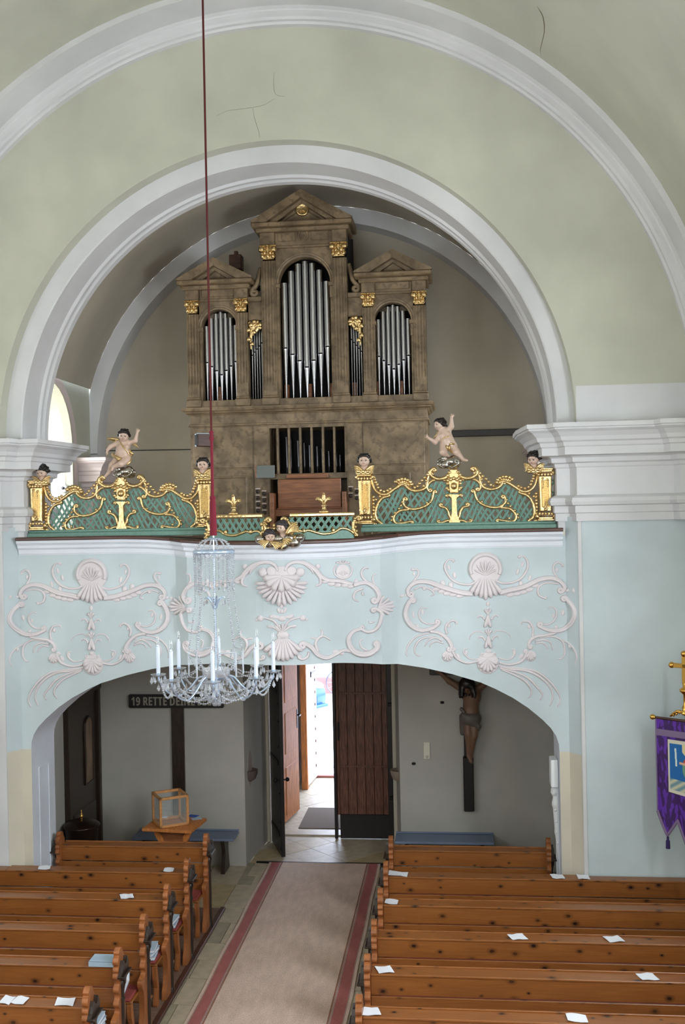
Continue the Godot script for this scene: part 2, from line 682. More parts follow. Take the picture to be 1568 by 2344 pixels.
func make_materials() -> void:
	var soft := mottle(512, 0.006, 5, 0.90, 1.0, 3)
	var fine := mottle(256, 0.03, 4, 0.0, 1.0, 5)
	var blotch := mottle(512, 0.012, 5, 0.86, 1.0, 11)
	for a in [["plaster_green", Color(0.80, 0.80, 0.735)], ["plaster_cool_lit", Color(0.815, 0.865, 0.88)], ["plaster_taupe", Color(0.75, 0.715, 0.65)], ["plaster_white", Color(0.88, 0.88, 0.885)], ["plaster_beige", Color(0.86, 0.83, 0.76)], ["plaster_grey", Color(0.72, 0.705, 0.67)], ["whitewash", Color(0.92, 0.94, 0.975)], ["plaster_cream", Color(0.90, 0.875, 0.80)], ["plaster_pink", Color(0.90, 0.84, 0.83)], ["stucco", Color(0.92, 0.89, 0.90)]]:  # one wall paint, with warm and cool daylight put into its two greens
		var m := paint(a[0], a[1], 0.85)
		triplanar(m, soft, Vector3.ONE * 0.22)
		relief(m, fine, 0.12)
	# stone floor
	var stone := paint("stone", Color(0.78, 0.72, 0.62), 0.45)
	triplanar(stone, blotch, Vector3.ONE * 0.9)
	relief(stone, fine, 0.1)
	var stone2 := paint("stone_dark", Color(0.66, 0.62, 0.53), 0.5)
	triplanar(stone2, blotch, Vector3.ONE * 0.7)
	var stone3 := paint("stone_yellow", Color(0.76, 0.68, 0.52), 0.45)
	triplanar(stone3, blotch, Vector3.ONE * 0.8)
	paint("joint", Color(0.42, 0.37, 0.31), 0.95)
	paint("font_stone", Color(0.62, 0.56, 0.50), 0.45)
	paint("font_stone_dark", Color(0.36, 0.31, 0.30), 0.2)
	# pine of the pews, in three cuttings of the same picture
	var pine := pine_picture()
	for k in 4:
		var m := paint("pine_%d" % k, Color(1, 1, 1), 0.38)
		m.albedo_texture = pine
		m.uv1_triplanar = true
		m.uv1_world_triplanar = true
		m.uv1_scale = Vector3(0.333, 2.2, 2.2)
		m.uv1_offset = Vector3(0.31 * k, 0.23 * k, 0.17 * k)
		m.clearcoat_enabled = true
		m.clearcoat = 0.25
		m.clearcoat_roughness = 0.3
	var ends := paint("pine_end", Color(0.70, 0.43, 0.24), 0.4)
	triplanar(ends, mottle(256, 0.02, 4, 0.72, 1.0, 21), Vector3(2, 0.6, 2))
	var dark := paint("wood_dark", Color(0.23, 0.17, 0.13), 0.35)
	triplanar(dark, mottle(256, 0.02, 4, 0.55, 1.0, 22), Vector3(6, 0.8, 6))
	var door := paint("wood_door", Color(0.54, 0.34, 0.26), 0.45)
	triplanar(door, mottle(256, 0.03, 5, 0.5, 1.0, 23), Vector3(5, 0.5, 5))
	var black := paint("wood_black", Color(0.13, 0.11, 0.11), 0.4)
	triplanar(black, mottle(256, 0.03, 5, 0.6, 1.0, 24), Vector3(5, 0.5, 5))
	var brown := paint("wood_brown", Color(0.36, 0.22, 0.17), 0.4)
	triplanar(brown, mottle(256, 0.02, 4, 0.7, 1.0, 25), Vector3(0.6, 4, 4))
	var orange := paint("wood_orange", Color(0.90, 0.56, 0.28), 0.6)
	triplanar(orange, mottle(256, 0.025, 5, 0.72, 1.0, 26), Vector3(4, 0.5, 4))
	var light := paint("wood_light", Color(0.86, 0.62, 0.38), 0.45)
	triplanar(light, mottle(256, 0.025, 4, 0.82, 1.0, 27), Vector3(3, 3, 3))
	var console := paint("wood_console", Color(0.68, 0.43, 0.27), 0.4)
	triplanar(console, mottle(256, 0.02, 5, 0.7, 1.0, 28), Vector3(0.6, 5, 5))
	var rosy := paint("wood_floor", Color(0.56, 0.44, 0.37), 0.6)
	triplanar(rosy, mottle(256, 0.02, 5, 0.75, 1.0, 29), Vector3(0.5, 4, 4))
	paint("wood_washed", Color(0.87, 0.78, 0.74), 0.6)
	# marbled organ case
	var marble := paint("organ_marble", Color(1, 1, 1), 0.5)
	triplanar(marble, marble_picture(), Vector3.ONE * 0.55)
	var marble2 := paint("organ_marble_dark", Color(0.80, 0.78, 0.76), 0.5)
	marble2.albedo_texture = marble.albedo_texture
	marble2.uv1_triplanar = true
	marble2.uv1_world_triplanar = true
	marble2.uv1_scale = Vector3.ONE * 0.8
	# metals
	var leaf := mottle(256, 0.05, 4, 0.72, 1.0, 31)
	var gold := paint("gold", Color(1.0, 0.87, 0.63), 0.32, 1.0)
	triplanar(gold, leaf, Vector3.ONE * 3.0)
	relief(gold, fine, 0.25)
	gold.uv1_scale = Vector3.ONE * 3.0
	var gold2 := paint("gold_worn", Color(0.95, 0.80, 0.52), 0.36, 1.0)
	triplanar(gold2, leaf, Vector3.ONE * 4.0)
	var silver := paint("silver", Color(0.80, 0.78, 0.74), 0.26, 1.0)
	triplanar(silver, leaf, Vector3.ONE * 4.0)
	paint("tin", Color(0.78, 0.78, 0.80), 0.24, 1.0)
	paint("tin_dark", Color(0.40, 0.40, 0.42), 0.3, 1.0)
	paint("iron", Color(0.07, 0.065, 0.065), 0.45, 0.4)
	paint("copper", Color(0.20, 0.15, 0.125), 0.32, 0.7)
	paint("brass", Color(0.85, 0.66, 0.34), 0.22, 1.0)
	paint("sparkle", Color(0.90, 0.92, 0.96), 0.08, 0.85)
	paint("chrome", Color(0.74, 0.81, 0.90), 0.2, 0.6)
	# figures
	paint("skin", Color(0.80, 0.69, 0.62), 0.28)
	paint("skin_dark", Color(0.46, 0.34, 0.26), 0.5)
	paint("hair", Color(0.10, 0.08, 0.075), 0.35)
	paint("hair_grey", Color(0.22, 0.20, 0.21), 0.45)
	paint("lips", Color(0.62, 0.32, 0.28), 0.4)
	paint("eye", Color(0.12, 0.10, 0.09), 0.3)
	paint("loincloth", Color(0.36, 0.33, 0.30), 0.5)
	# paint, cloth, paper
	var green := paint("green_paint", Color(0.47, 0.63, 0.57), 0.5)
	triplanar(green, mottle(256, 0.03, 4, 0.82, 1.0, 33), Vector3(3, 12, 3))
	paint("green_lattice", Color(0.45, 0.60, 0.55), 0.5)
	paint("bench_grey", Color(0.46, 0.51, 0.60), 0.5)
	var velvet := paint("velvet", Color(0.42, 0.06, 0.14), 0.9)
	velvet.rim_enabled = true
	velvet.rim = 0.5
	var cushion := paint("cushion", Color(0.62, 0.27, 0.25), 0.95)
	triplanar(cushion, mottle(128, 0.08, 3, 0.8, 1.0, 35), Vector3.ONE * 6)
	paint("rope", Color(0.30, 0.07, 0.07), 0.9)
	paint("paper", Color(0.93, 0.94, 0.97), 0.9)
	paint("paper_grey", Color(0.72, 0.77, 0.82), 0.8)
	paint("book_cover", Color(0.62, 0.70, 0.76), 0.6)
	paint("leaflet", Color(0.20, 0.36, 0.72), 0.6)
	paint("candle", Color(0.80, 0.835, 0.89), 0.5)
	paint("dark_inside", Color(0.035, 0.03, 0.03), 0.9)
	paint("black_keys", Color(0.03, 0.03, 0.03), 0.3)
	paint("keys", Color(0.82, 0.70, 0.52), 0.4)
	paint("white_paint", Color(0.93, 0.94, 0.95), 0.5)
	paint("grey_board", Color(0.47, 0.49, 0.48), 0.35)
	paint("rubber", Color(0.05, 0.05, 0.05), 0.8)
	paint("car_blue", Color(0.05, 0.26, 0.72), 0.25)
	paint("facade", Color(0.95, 0.93, 0.92), 0.9)
	paint("facade_base", Color(0.55, 0.36, 0.33), 0.9)
	paint("asphalt", Color(0.80, 0.80, 0.82), 0.9)
	paint("letters", Color(0.58, 0.56, 0.50), 0.7)
	var mat_cloth := paint("doormat", Color(0.50, 0.45, 0.40), 0.95)
	triplanar(mat_cloth, mottle(128, 0.15, 3, 0.75, 1.0, 36), Vector3.ONE * 3)
	for g in [["crystal", 0.06], ["glass_bulb", 0.05]]:
		var m := paint(g[0], Color(0.95, 0.97, 1.0, 0.28 if g[0] == "crystal" else 0.04), 0.02)
		m.transparency = BaseMaterial3D.TRANSPARENCY_ALPHA
		m.refraction_enabled = g[0] == "crystal"
		m.refraction_scale = g[1]
	var pane := paint("glass_pane", Color(0.9, 0.95, 0.95, 0.08), 0.03)
	pane.transparency = BaseMaterial3D.TRANSPARENCY_ALPHA
	var amber := paint("glass_amber", Color(0.55, 0.42, 0.30), 0.25)
	triplanar(amber, mottle(128, 0.02, 3, 0.6, 1.0, 37), Vector3(3, 0.6, 3))
	var day := paint("window_glass", Color(0.9, 0.93, 0.96), 0.3)
	day.emission_enabled = true
	day.emission = Color(0.92, 0.96, 1.0)
	day.emission_energy_multiplier = 1.6


# pine boards: 3 m of grain along u, 0.45 m across v, knots as round as they should be
func pine_picture() -> ImageTexture:
	var w := 1536
	var h := 512
	var im := Image.create(w, h, false, Image.FORMAT_RGB8)
	var g := noise(FastNoiseLite.TYPE_SIMPLEX_SMOOTH, 1.0, 4, 41)
	var g2 := noise(FastNoiseLite.TYPE_SIMPLEX_SMOOTH, 1.0, 2, 42)
	var r := RandomNumberGenerator.new()
	r.seed = 5
	var knots := []
	for k in 26:
		knots.append([r.randf(), r.randf(), r.randf_range(0.008, 0.020), r.randf_range(0.55, 1.0)])
	for y in h:
		for x in w:
			# metres on the board
			var mx := 3.0 * x / w
			var my := 0.4545 * y / h
			# wrap round a torus along u so that the picture tiles
			var a := TAU * x / w
			var wob := 0.012 * g2.get_noise_3d(cos(a) * 0.8, sin(a) * 0.8, my * 6.0)
			var grain := g.get_noise_3d(cos(a) * 1.2, sin(a) * 1.2, (my + wob) * 60.0) * 0.5 + 0.5
			var broad := g.get_noise_3d(cos(a) * 0.9 + 7.0, sin(a) * 0.9, my * 7.0) * 0.5 + 0.5
			var c := Color(0.46, 0.26, 0.11).lerp(Color(0.66, 0.42, 0.20), clampf(0.15 + 0.55 * grain + 0.35 * broad - 0.1, 0.0, 1.0))
			for k in knots:
				var dx: float = absf(mx - k[0] * 3.0)
				dx = minf(dx, 3.0 - dx)
				if dx > 0.08:
					continue
				var dy: float = absf(my - k[1] * 0.4545)
				dy = minf(dy, 0.4545 - dy)
				var d: float = sqrt(dx * dx * 0.6 + dy * dy * 1.3) / k[2]
				if d < 2.2:
					c = c.lerp(Color(0.12, 0.055, 0.03), k[3] * (1.0 if d < 0.75 else maxf(0.0, 0.45 * (1.0 - (d - 0.75) / 1.45))))
			im.set_pixel(x, y, c)
	return texture(im)


func marble_picture() -> Image:
	var s := 512
	var im := Image.create(s, s, false, Image.FORMAT_RGB8)
	var a := noise(FastNoiseLite.TYPE_SIMPLEX_SMOOTH, 0.012, 6, 51).get_seamless_image(s, s)
	var b := noise(FastNoiseLite.TYPE_SIMPLEX_SMOOTH, 0.03, 5, 52).get_seamless_image(s, s)
	var c := noise(FastNoiseLite.TYPE_CELLULAR, 0.03, 2, 53).get_seamless_image(s, s)
	for y in s:
		for x in s:
			var t := a.get_pixel(x, y).r
			var u := b.get_pixel(x, y).r
			var w := c.get_pixel(x, y).r
			var col := Color(0.44, 0.37, 0.275).lerp(Color(0.60, 0.515, 0.40), clampf((t - 0.25) * 1.6, 0.0, 1.0))
			col = col.lerp(Color(0.30, 0.24, 0.175), clampf((0.42 - u) * 2.5, 0.0, 0.38))
			col = col.lerp(Color(0.64, 0.55, 0.36), clampf((w - 0.72) * 2.0, 0.0, 0.5))
			im.set_pixel(x, y, col)
	return im


# ---------------------------------------------------------------- the building
const Z_PIER := 0.72
const Z_BALCONY := 0.55
const Z_BACK := -2.17
const ARCH_Y := 5.68
const NAVE := 4.55
const ENTABLATURE := [[0.0, 4.655], [0.03, 4.655], [0.03, 4.735], [0.045, 4.745], [0.045, 4.815], [0.085, 4.825], [0.10, 4.86], [0.085, 4.90], [0.045, 4.92], [0.015, 4.93], [0.0, 4.945], [0.0, 5.215], [0.025, 5.225], [0.035, 5.26], [0.07, 5.275], [0.075, 5.32], [0.10, 5.335], [0.19, 5.345], [0.19, 5.425], [0.205, 5.435], [0.215, 5.475], [0.24, 5.49], [0.255, 5.53], [0.30, 5.575], [0.345, 5.60], [0.345, 5.615], [0.365, 5.62], [0.365, 5.665], [0.0, 5.675]]
# half of the flat arch under the gallery, from the middle out
const FLAT_ARCH := [[0.0, 3.20], [0.6, 3.195], [1.17, 3.15], [1.64, 3.08], [2.105, 2.94], [2.252, 2.875], [2.44, 2.777], [2.6, 2.67], [2.75, 2.543], [2.84, 2.45], [2.893, 2.366], [2.92, 2.28], [2.925, 2.2]]


func build_nave() -> void:
	# side walls with two tall windows each, behind the viewer's field
	for s in [-1.0, 1.0]:
		var w := Shape.new()
		var x0: float = NAVE * s
		var x1: float = (NAVE + 0.6) * s
		var cuts := [0.9, 4.5, 6.3, 8.7, 10.5, 17.6]
		for k in range(0, 6, 2):
			w.span(Vector3(x0, -0.1, cuts[k] if k else 0.2), Vector3(x1, 9.4, cuts[k + 1] if k < 4 else 17.6))
		for k in [1, 3]:
			w.span(Vector3(x0, -0.1, cuts[k]), Vector3(x1, 3.9, cuts[k + 1]))
			w.span(Vector3(x0, 8.1, cuts[k]), Vector3(x1, 9.4, cuts[k + 1]))
		structure("wall_left" if s < 0 else "wall_right", w, M.plaster_green, "pale green plastered side wall of the nave with tall windows, %s of the aisle" % ("left" if s < 0 else "right"))
		for k in [1, 3]:
			var g := Shape.new()
			g.span(Vector3(x0 + 0.35 * s, 3.9, cuts[k]), Vector3(x0 + 0.37 * s, 8.1, cuts[k + 1]))
			var glass := structure("window_1", g, M.window_glass, "tall bright nave window in the %s side wall" % ("left" if s < 0 else "right"))
			var bars := Shape.new()
			for i in 5:
				bars.span(Vector3(x0 + 0.30 * s, 3.9 + 0.84 * i, cuts[k]), Vector3(x0 + 0.35 * s, 3.94 + 0.84 * i, cuts[k + 1]))
			bars.span(Vector3(x0 + 0.30 * s, 3.9, cuts[k] + 0.88), Vector3(x0 + 0.35 * s, 8.1, cuts[k] + 0.92))
			part(glass, "window_frame", bars, M.iron)
	# barrel vault
	var v := Shape.new()
	v.arch(0, ARCH_Y, [[4.52, 1.32], [4.55, 1.32], [4.55, 17.7]], 0.0, PI, 48)
	v.arch(0, ARCH_Y, [[4.9, 17.7], [4.9, 0.2]], 0.0, PI, 48)
	structure("ceiling", v, M.plaster_green, "pale green barrel vault of the nave above the white arch")
	# rib where the vault meets the end wall
	var r := Shape.new()
	r.arch(0, ARCH_Y, [[4.36, Z_PIER - 0.02], [4.36, 0.79], [4.385, 0.80], [4.39, 0.84], [4.42, 0.845], [4.435, 0.875], [4.455, 0.905], [4.47, 0.91], [4.49, 0.95], [4.49, 1.34], [4.56, 1.34]], 0.0, PI, 72)
	structure("trim_1", r, M.plaster_white, "broad white moulded arch where the nave vault meets the end wall")
	# wall behind the viewer with a choir window added for frontal light
	var b := Shape.new()
	b.span(Vector3(-5.2, -0.1, 17.6), Vector3(-2.0, 10.8, 18.1))
	b.span(Vector3(2.0, -0.1, 17.6), Vector3(5.2, 10.8, 18.1))
	b.span(Vector3(-2.0, -0.1, 17.6), Vector3(2.0, 2.2, 18.1))
	b.span(Vector3(-2.0, 8.7, 17.6), Vector3(2.0, 10.8, 18.1))
	structure("wall_back", b, M.plaster_green, "pale green choir wall behind the viewer with one great added window")
	var g := Shape.new()
	g.span(Vector3(-2.0, 2.2, 17.8), Vector3(2.0, 8.7, 17.82))
	structure("window_1", g, M.window_glass, "great bright choir window added behind the viewer for frontal light")
	# cracks in the plaster, thin open gaps
	for c in [[[1222, 0], [1232, 18], [1243, 40], [1246, 72], [1240, 100], [1237, 120], [1244, 150]]]:
		var s := Shape.new()
		var p := []
		for q in c:
			var d := sight(q[0], q[1])
			# where the ray meets the vault
			var t := 0.001
			while true:
				var w := EYE + d * t
				if Vector2(w.x, w.y - ARCH_Y).length() > 4.545:
					p.append(w)
					break
				t += 0.00001
		s.tube(curve(p, 3), taper((p.size() - 1) * 3 + 1, 0.0025, 0.004, 0.002), 4)
		structure("wall_crack", s, M.joint, "long dark crack running down the vault to the white arch")
	for c in [[[[628, 165], [626, 190], [631, 216], [652, 221]], "thin crack high in the end wall above the organ arch"], [[[495, 266], [520, 254], [548, 250], [578, 246], [605, 240], [628, 226]], "thin slanting crack in the end wall beside the cord"], [[[579, 248], [583, 272], [592, 300], [594, 316]], "thin crack running down to the white organ arch"]]:
		var s := Shape.new()
		var p: Array = c[0].map(func(q): return at(q[0], q[1], Z_PIER + 0.001))
		s.tube(curve(p, 3), taper((p.size() - 1) * 3 + 1, 0.0010, 0.0016, 0.0010), 4)
		structure("wall_crack", s, M.joint, c[1])


func build_end_wall() -> void:
	# green wall round the gallery arch, one polygon with the opening cut from below
	var edge := 3.15
	var p := PackedVector2Array()
	p.append(Vector2(-edge, 4.7))
	for i in 65:
		var a := PI - PI * i / 64
		p.append(Vector2(edge * cos(a), ARCH_Y + edge * sin(a)))
	p.append(Vector2(edge, 4.7))
	p.append_array([Vector2(5.0, 4.7), Vector2(5.0, 10.9), Vector2(-5.0, 10.9), Vector2(-5.0, 4.7)])
	var w := Shape.new()
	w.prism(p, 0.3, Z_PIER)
	structure("wall_end", w, M.plaster_green, "pale green end wall of the nave round the organ gallery arch")  # warmer than the piers: light put into the same green
	for s in [-1.0, 1.0]:
		var q := Shape.new()
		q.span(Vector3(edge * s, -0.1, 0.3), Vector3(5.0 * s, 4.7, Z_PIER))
		structure("wall_pier", q, M.plaster_cool_lit, "pale green pier wall tinted with cool daylight below the cornice, %s of the balcony" % ("left" if s < 0 else "right"))  # cool daylight put into the colour of the wall paint above
	# white ring of the gallery arch and its jambs down to the cornice
	var ring := Shape.new()
	var prof := [[edge, Z_PIER - 0.17], [2.98, Z_PIER - 0.17], [2.965, Z_PIER - 0.185], [2.965, 0.12], [2.935, 0.10], [2.935, 0.05], [2.955, 0.03], [2.955, 0.0], [2.925, -0.02], [2.925, -0.12], [3.35, -0.12]]
	ring.arch(0, ARCH_Y, prof, 0.0, PI, 72)
	structure("trim_1", ring, M.plaster_white, "white moulded round arch framing the organ")
	# white bands above the cornice and vertical beads of the piers
	for s in [-1.0, 1.0]:
		var band := Shape.new()
		band.span(Vector3(edge * s, 5.67, Z_PIER - 0.05), Vector3(4.6 * s, 6.07, Z_PIER + 0.008))
		structure("trim_1", band, M.plaster_white, "white plaster band above the cornice on the %s pier" % ("left" if s < 0 else "right"))
		var bead := Shape.new()
		bead.span(Vector3((edge - 0.01) * s, -0.05, Z_PIER - 0.03), Vector3((edge + (0.032 if s > 0 else 0.095)) * s, 4.66, Z_PIER + 0.010), 0.006)
		structure("trim_1", bead, M.plaster_white, "white vertical edge strip down the %s pier" % ("left" if s < 0 else "right"))
		# entablature of the pier, carried round the jamb into the gallery
		var c := Shape.new()
		var plan := [Vector2(4.62 * s, Z_PIER + 0.13), Vector2(4.18 * s, Z_PIER + 0.13), Vector2(4.14 * s, Z_PIER), Vector2(edge * s, Z_PIER), Vector2((edge - 0.05) * s, Z_PIER - 0.17), Vector2(2.96 * s, Z_PIER - 0.17), Vector2(2.92 * s, 0.1), Vector2(2.92 * s, -0.12), Vector2(3.4 * s, -0.12)]
		c.run(plan, ENTABLATURE.map(func(q): return [maxf(q[0], 0.012), q[1]]), -s)
		structure("trim_1", c, M.plaster_white, "white stepped cornice and frieze on the %s pier beside the balustrade" % ("left" if s < 0 else "right"))
		# jamb behind the entablature
		var j := Shape.new()
		var foot := PackedVector2Array([Vector2(3.3 * s, -0.12), Vector2(2.92 * s, -0.12), Vector2(2.96 * s, Z_PIER - 0.17), Vector2(3.09 * s, Z_PIER - 0.17), Vector2(3.13 * s, 0.3), Vector2(3.3 * s, 0.3)])
		j.prism(foot, -4.56, -5.70, Transform3D(Basis(AX, -AZ, AY).inverse(), Vector3.ZERO) if false else Transform3D(Basis(Vector3(1, 0, 0), Vector3(0, 0, 1), Vector3(0, -1, 0)), Vector3.ZERO))
		structure("wall_jamb", j, M.plaster_white, "white jamb of the gallery arch on the %s" % ("left" if s < 0 else "right"))


func build_gallery_room() -> void:
	# vault with its rib, back wall, side walls with window niches
	var lift := asin(0.92 / 3.34)
	var v := Shape.new()
	v.arch(0, ARCH_Y, [[3.34, -0.12], [3.34, -2.42]], lift, PI - lift, 48)
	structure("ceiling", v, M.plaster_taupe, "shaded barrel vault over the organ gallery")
	var r := Shape.new()
	r.arch(0, ARCH_Y, [[3.34, -2.42], [3.13, -2.42], [3.13, -2.80]], 0.0, PI, 48)
	structure("trim_1", r, M.plaster_white, "pale arch band on the gallery wall behind the organ")
	for s in [-1.0, 1.0]:
		var pil := Shape.new()
		pil.span(Vector3(3.13 * s, 3.5, -2.42), Vector3(3.45 * s, ARCH_Y + 0.01, -2.80))
		structure("trim_1", pil, M.plaster_white, "pale pilaster under the gallery arch band, %s of the organ" % ("left" if s < 0 else "right"))
	var b := Shape.new()
	b.span(Vector3(-4.2, 3.3, -3.0), Vector3(4.2, 9.4, -2.76))
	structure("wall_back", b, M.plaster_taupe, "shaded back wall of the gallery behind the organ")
	for s in [-1.0, 1.0]:
		var side := "left" if s < 0 else "right"
		var w := Shape.new()
		# side wall with an arched niche between z -0.3 and -1.72
		var p := PackedVector2Array([Vector2(-2.42, 3.4), Vector2(-1.72, 3.4)])
		var q0 := [Vector3(3.215 * s, 3.5, -1.72)]
		var q1 := [Vector3(3.215 * s, 3.5, -1.86)]
		for i in 17:
			var a := PI - PI * i / 16
			p.append(Vector2(-1.01 + 0.71 * cos(a), 5.72 + 0.82 * sin(a)))
			q0.append(Vector3(3.215 * s, 5.72 + 0.82 * sin(a), -1.01 + 0.71 * cos(a)))
			q1.append(Vector3(3.215 * s, 5.72 + 0.94 * sin(a), -1.01 + 0.85 * cos(a)))
		p.append_array([Vector2(-0.3, 3.4), Vector2(-0.1, 3.4), Vector2(-0.1, 6.75), Vector2(-2.42, 6.75)])
		var turn := Transform3D(Basis(Vector3(0, 0, 1), Vector3(0, 1, 0), Vector3(1, 0, 0)), Vector3.ZERO)
		w.prism(p, 3.23 * s, 3.34 * s, turn)
		structure("wall_left" if s < 0 else "wall_right", w, M.plaster_green, "shaded side wall of the organ gallery with an arched window niche, %s" % side)
		var band := Shape.new()
		band.grid([PackedVector3Array(q0), PackedVector3Array(q1)])
		structure("trim_1", band, M.plaster_pink, "rosy band round the arched window niche of the gallery, %s" % side)
		# niche reveal, cream coloured, with the window opening to the sky
		var n := Shape.new()
		n.span(Vector3(3.32 * s, 3.4, -1.95), Vector3(4.15 * s, 7.0, -1.72))
		n.span(Vector3(3.32 * s, 3.4, -0.30), Vector3(4.15 * s, 7.0, -0.10))
		n.span(Vector3(3.32 * s, 6.60, -1.95), Vector3(4.15 * s, 7.0, -0.10))
		n.span(Vector3(3.32 * s, 3.3, -1.95), Vector3(4.15 * s, 4.2, -0.10))
		n.span(Vector3(4.05 * s, 3.4, -1.95), Vector3(4.2 * s, 4.9, -0.10))
		n.span(Vector3(4.05 * s, 6.4, -1.95), Vector3(4.2 * s, 7.0, -0.10))
		n.span(Vector3(4.05 * s, 3.4, -1.95), Vector3(4.2 * s, 7.0, -1.50))
		n.span(Vector3(4.05 * s, 3.4, -0.45), Vector3(4.2 * s, 7.0, -0.10))
		structure("wall_niche", n, M.plaster_cream, "cream window niche beside the gallery, %s" % side)
		var c := Shape.new()
		c.run([Vector2(3.40 * s, -2.10), Vector2(3.10 * s, -2.10), Vector2(3.10 * s, -2.78)], ENTABLATURE.map(func(q): return [q[0] * 0.8 + 0.01, q[1] - 0.06]), -s)
		structure("trim_1", c, M.plaster_pink, "rosy cornice of the pilaster in the gallery corner, %s" % side)
	# gallery floor
	var f := Shape.new()
	f.span(Vector3(-3.4, 3.38, -2.8), Vector3(3.4, 3.55, 0.2))
	structure("floor", f, M.wood_floor, "wooden floor of the organ gallery")


func build_under_gallery() -> void:
	# back wall with the door recess, side walls, ceiling
	var w := Shape.new()
	for s in [-1.0, 1.0]:
		w.span(Vector3(1.06 * s, -0.1, Z_BACK), Vector3(4.2 * s, 3.36, Z_BACK - 0.25))
		var rows := []
		for y in [0.0, 3.36]:
			var row := PackedVector3Array()
			for q in [[1.06, Z_BACK], [1.045, Z_BACK - 0.15], [1.02, Z_BACK - 0.45], [0.985, Z_BACK - 0.8], [0.955, Z_BACK - 1.08], [0.90, Z_BACK - 1.12], [0.90, Z_BACK - 1.5]]:
				row.append(Vector3(q[0] * s, y, q[1]))
			rows.append(row)
		w.grid(rows)
	w.span(Vector3(-1.1, 2.95, Z_BACK - 0.05), Vector3(1.1, 3.36, Z_BACK - 1.5))
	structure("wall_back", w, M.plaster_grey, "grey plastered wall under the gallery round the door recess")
	for s in [-1.0, 1.0]:
		var q := Shape.new()
		q.span(Vector3(3.13 * s, -0.1, 0.0), Vector3(3.4 * s, 3.36, Z_BACK - 0.2))
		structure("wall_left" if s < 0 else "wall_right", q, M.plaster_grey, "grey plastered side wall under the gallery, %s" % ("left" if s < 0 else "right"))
	var c := Shape.new()
	c.span(Vector3(-4.2, 3.24, 0.3), Vector3(4.2, 3.40, Z_BACK - 0.3))
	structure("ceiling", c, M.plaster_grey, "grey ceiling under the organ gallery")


func build_vestibule() -> void:
	var w := Shape.new()
	for s in [-1.0, 1.0]:
		w.span(Vector3(1.0 * s, -0.1, -3.66), Vector3(1.25 * s, 3.2, -6.75))
		w.span(Vector3(0.80 * s, -0.1, -6.75), Vector3(3.5 * s, 6.0, -7.05))
	w.span(Vector3(-1.2, 2.95, -3.6), Vector3(1.2, 3.2, -7.05))
	w.span(Vector3(-1.2, 2.75, -6.75), Vector3(1.2, 6.0, -7.05))
	structure("wall_porch", w, M.plaster_white, "white walls and lintel of the porch beyond the church door")


func bulge(x: float) -> float:
	var a := absf(x)
	if a >= 1.22:
		return Z_BALCONY
	if a >= 1.06:
		return Z_BALCONY + 0.13 * (1.22 - a) / 0.16
	return Z_BALCONY + 0.13 + 0.32 * (0.5 + 0.5 * cos(PI * a / 1.06))


func sag(x: float) -> float:
	return -0.075 * smoothstep(1.75, 0.55, absf(x))


func flat_arch(x: float) -> float:
	var a := absf(x)
	for i in FLAT_ARCH.size() - 1:
		if a <= FLAT_ARCH[i + 1][0]:
			return lerpf(FLAT_ARCH[i][1], FLAT_ARCH[i + 1][1], (a - FLAT_ARCH[i][0]) / (FLAT_ARCH[i + 1][0] - FLAT_ARCH[i][0]))
	return 0.0


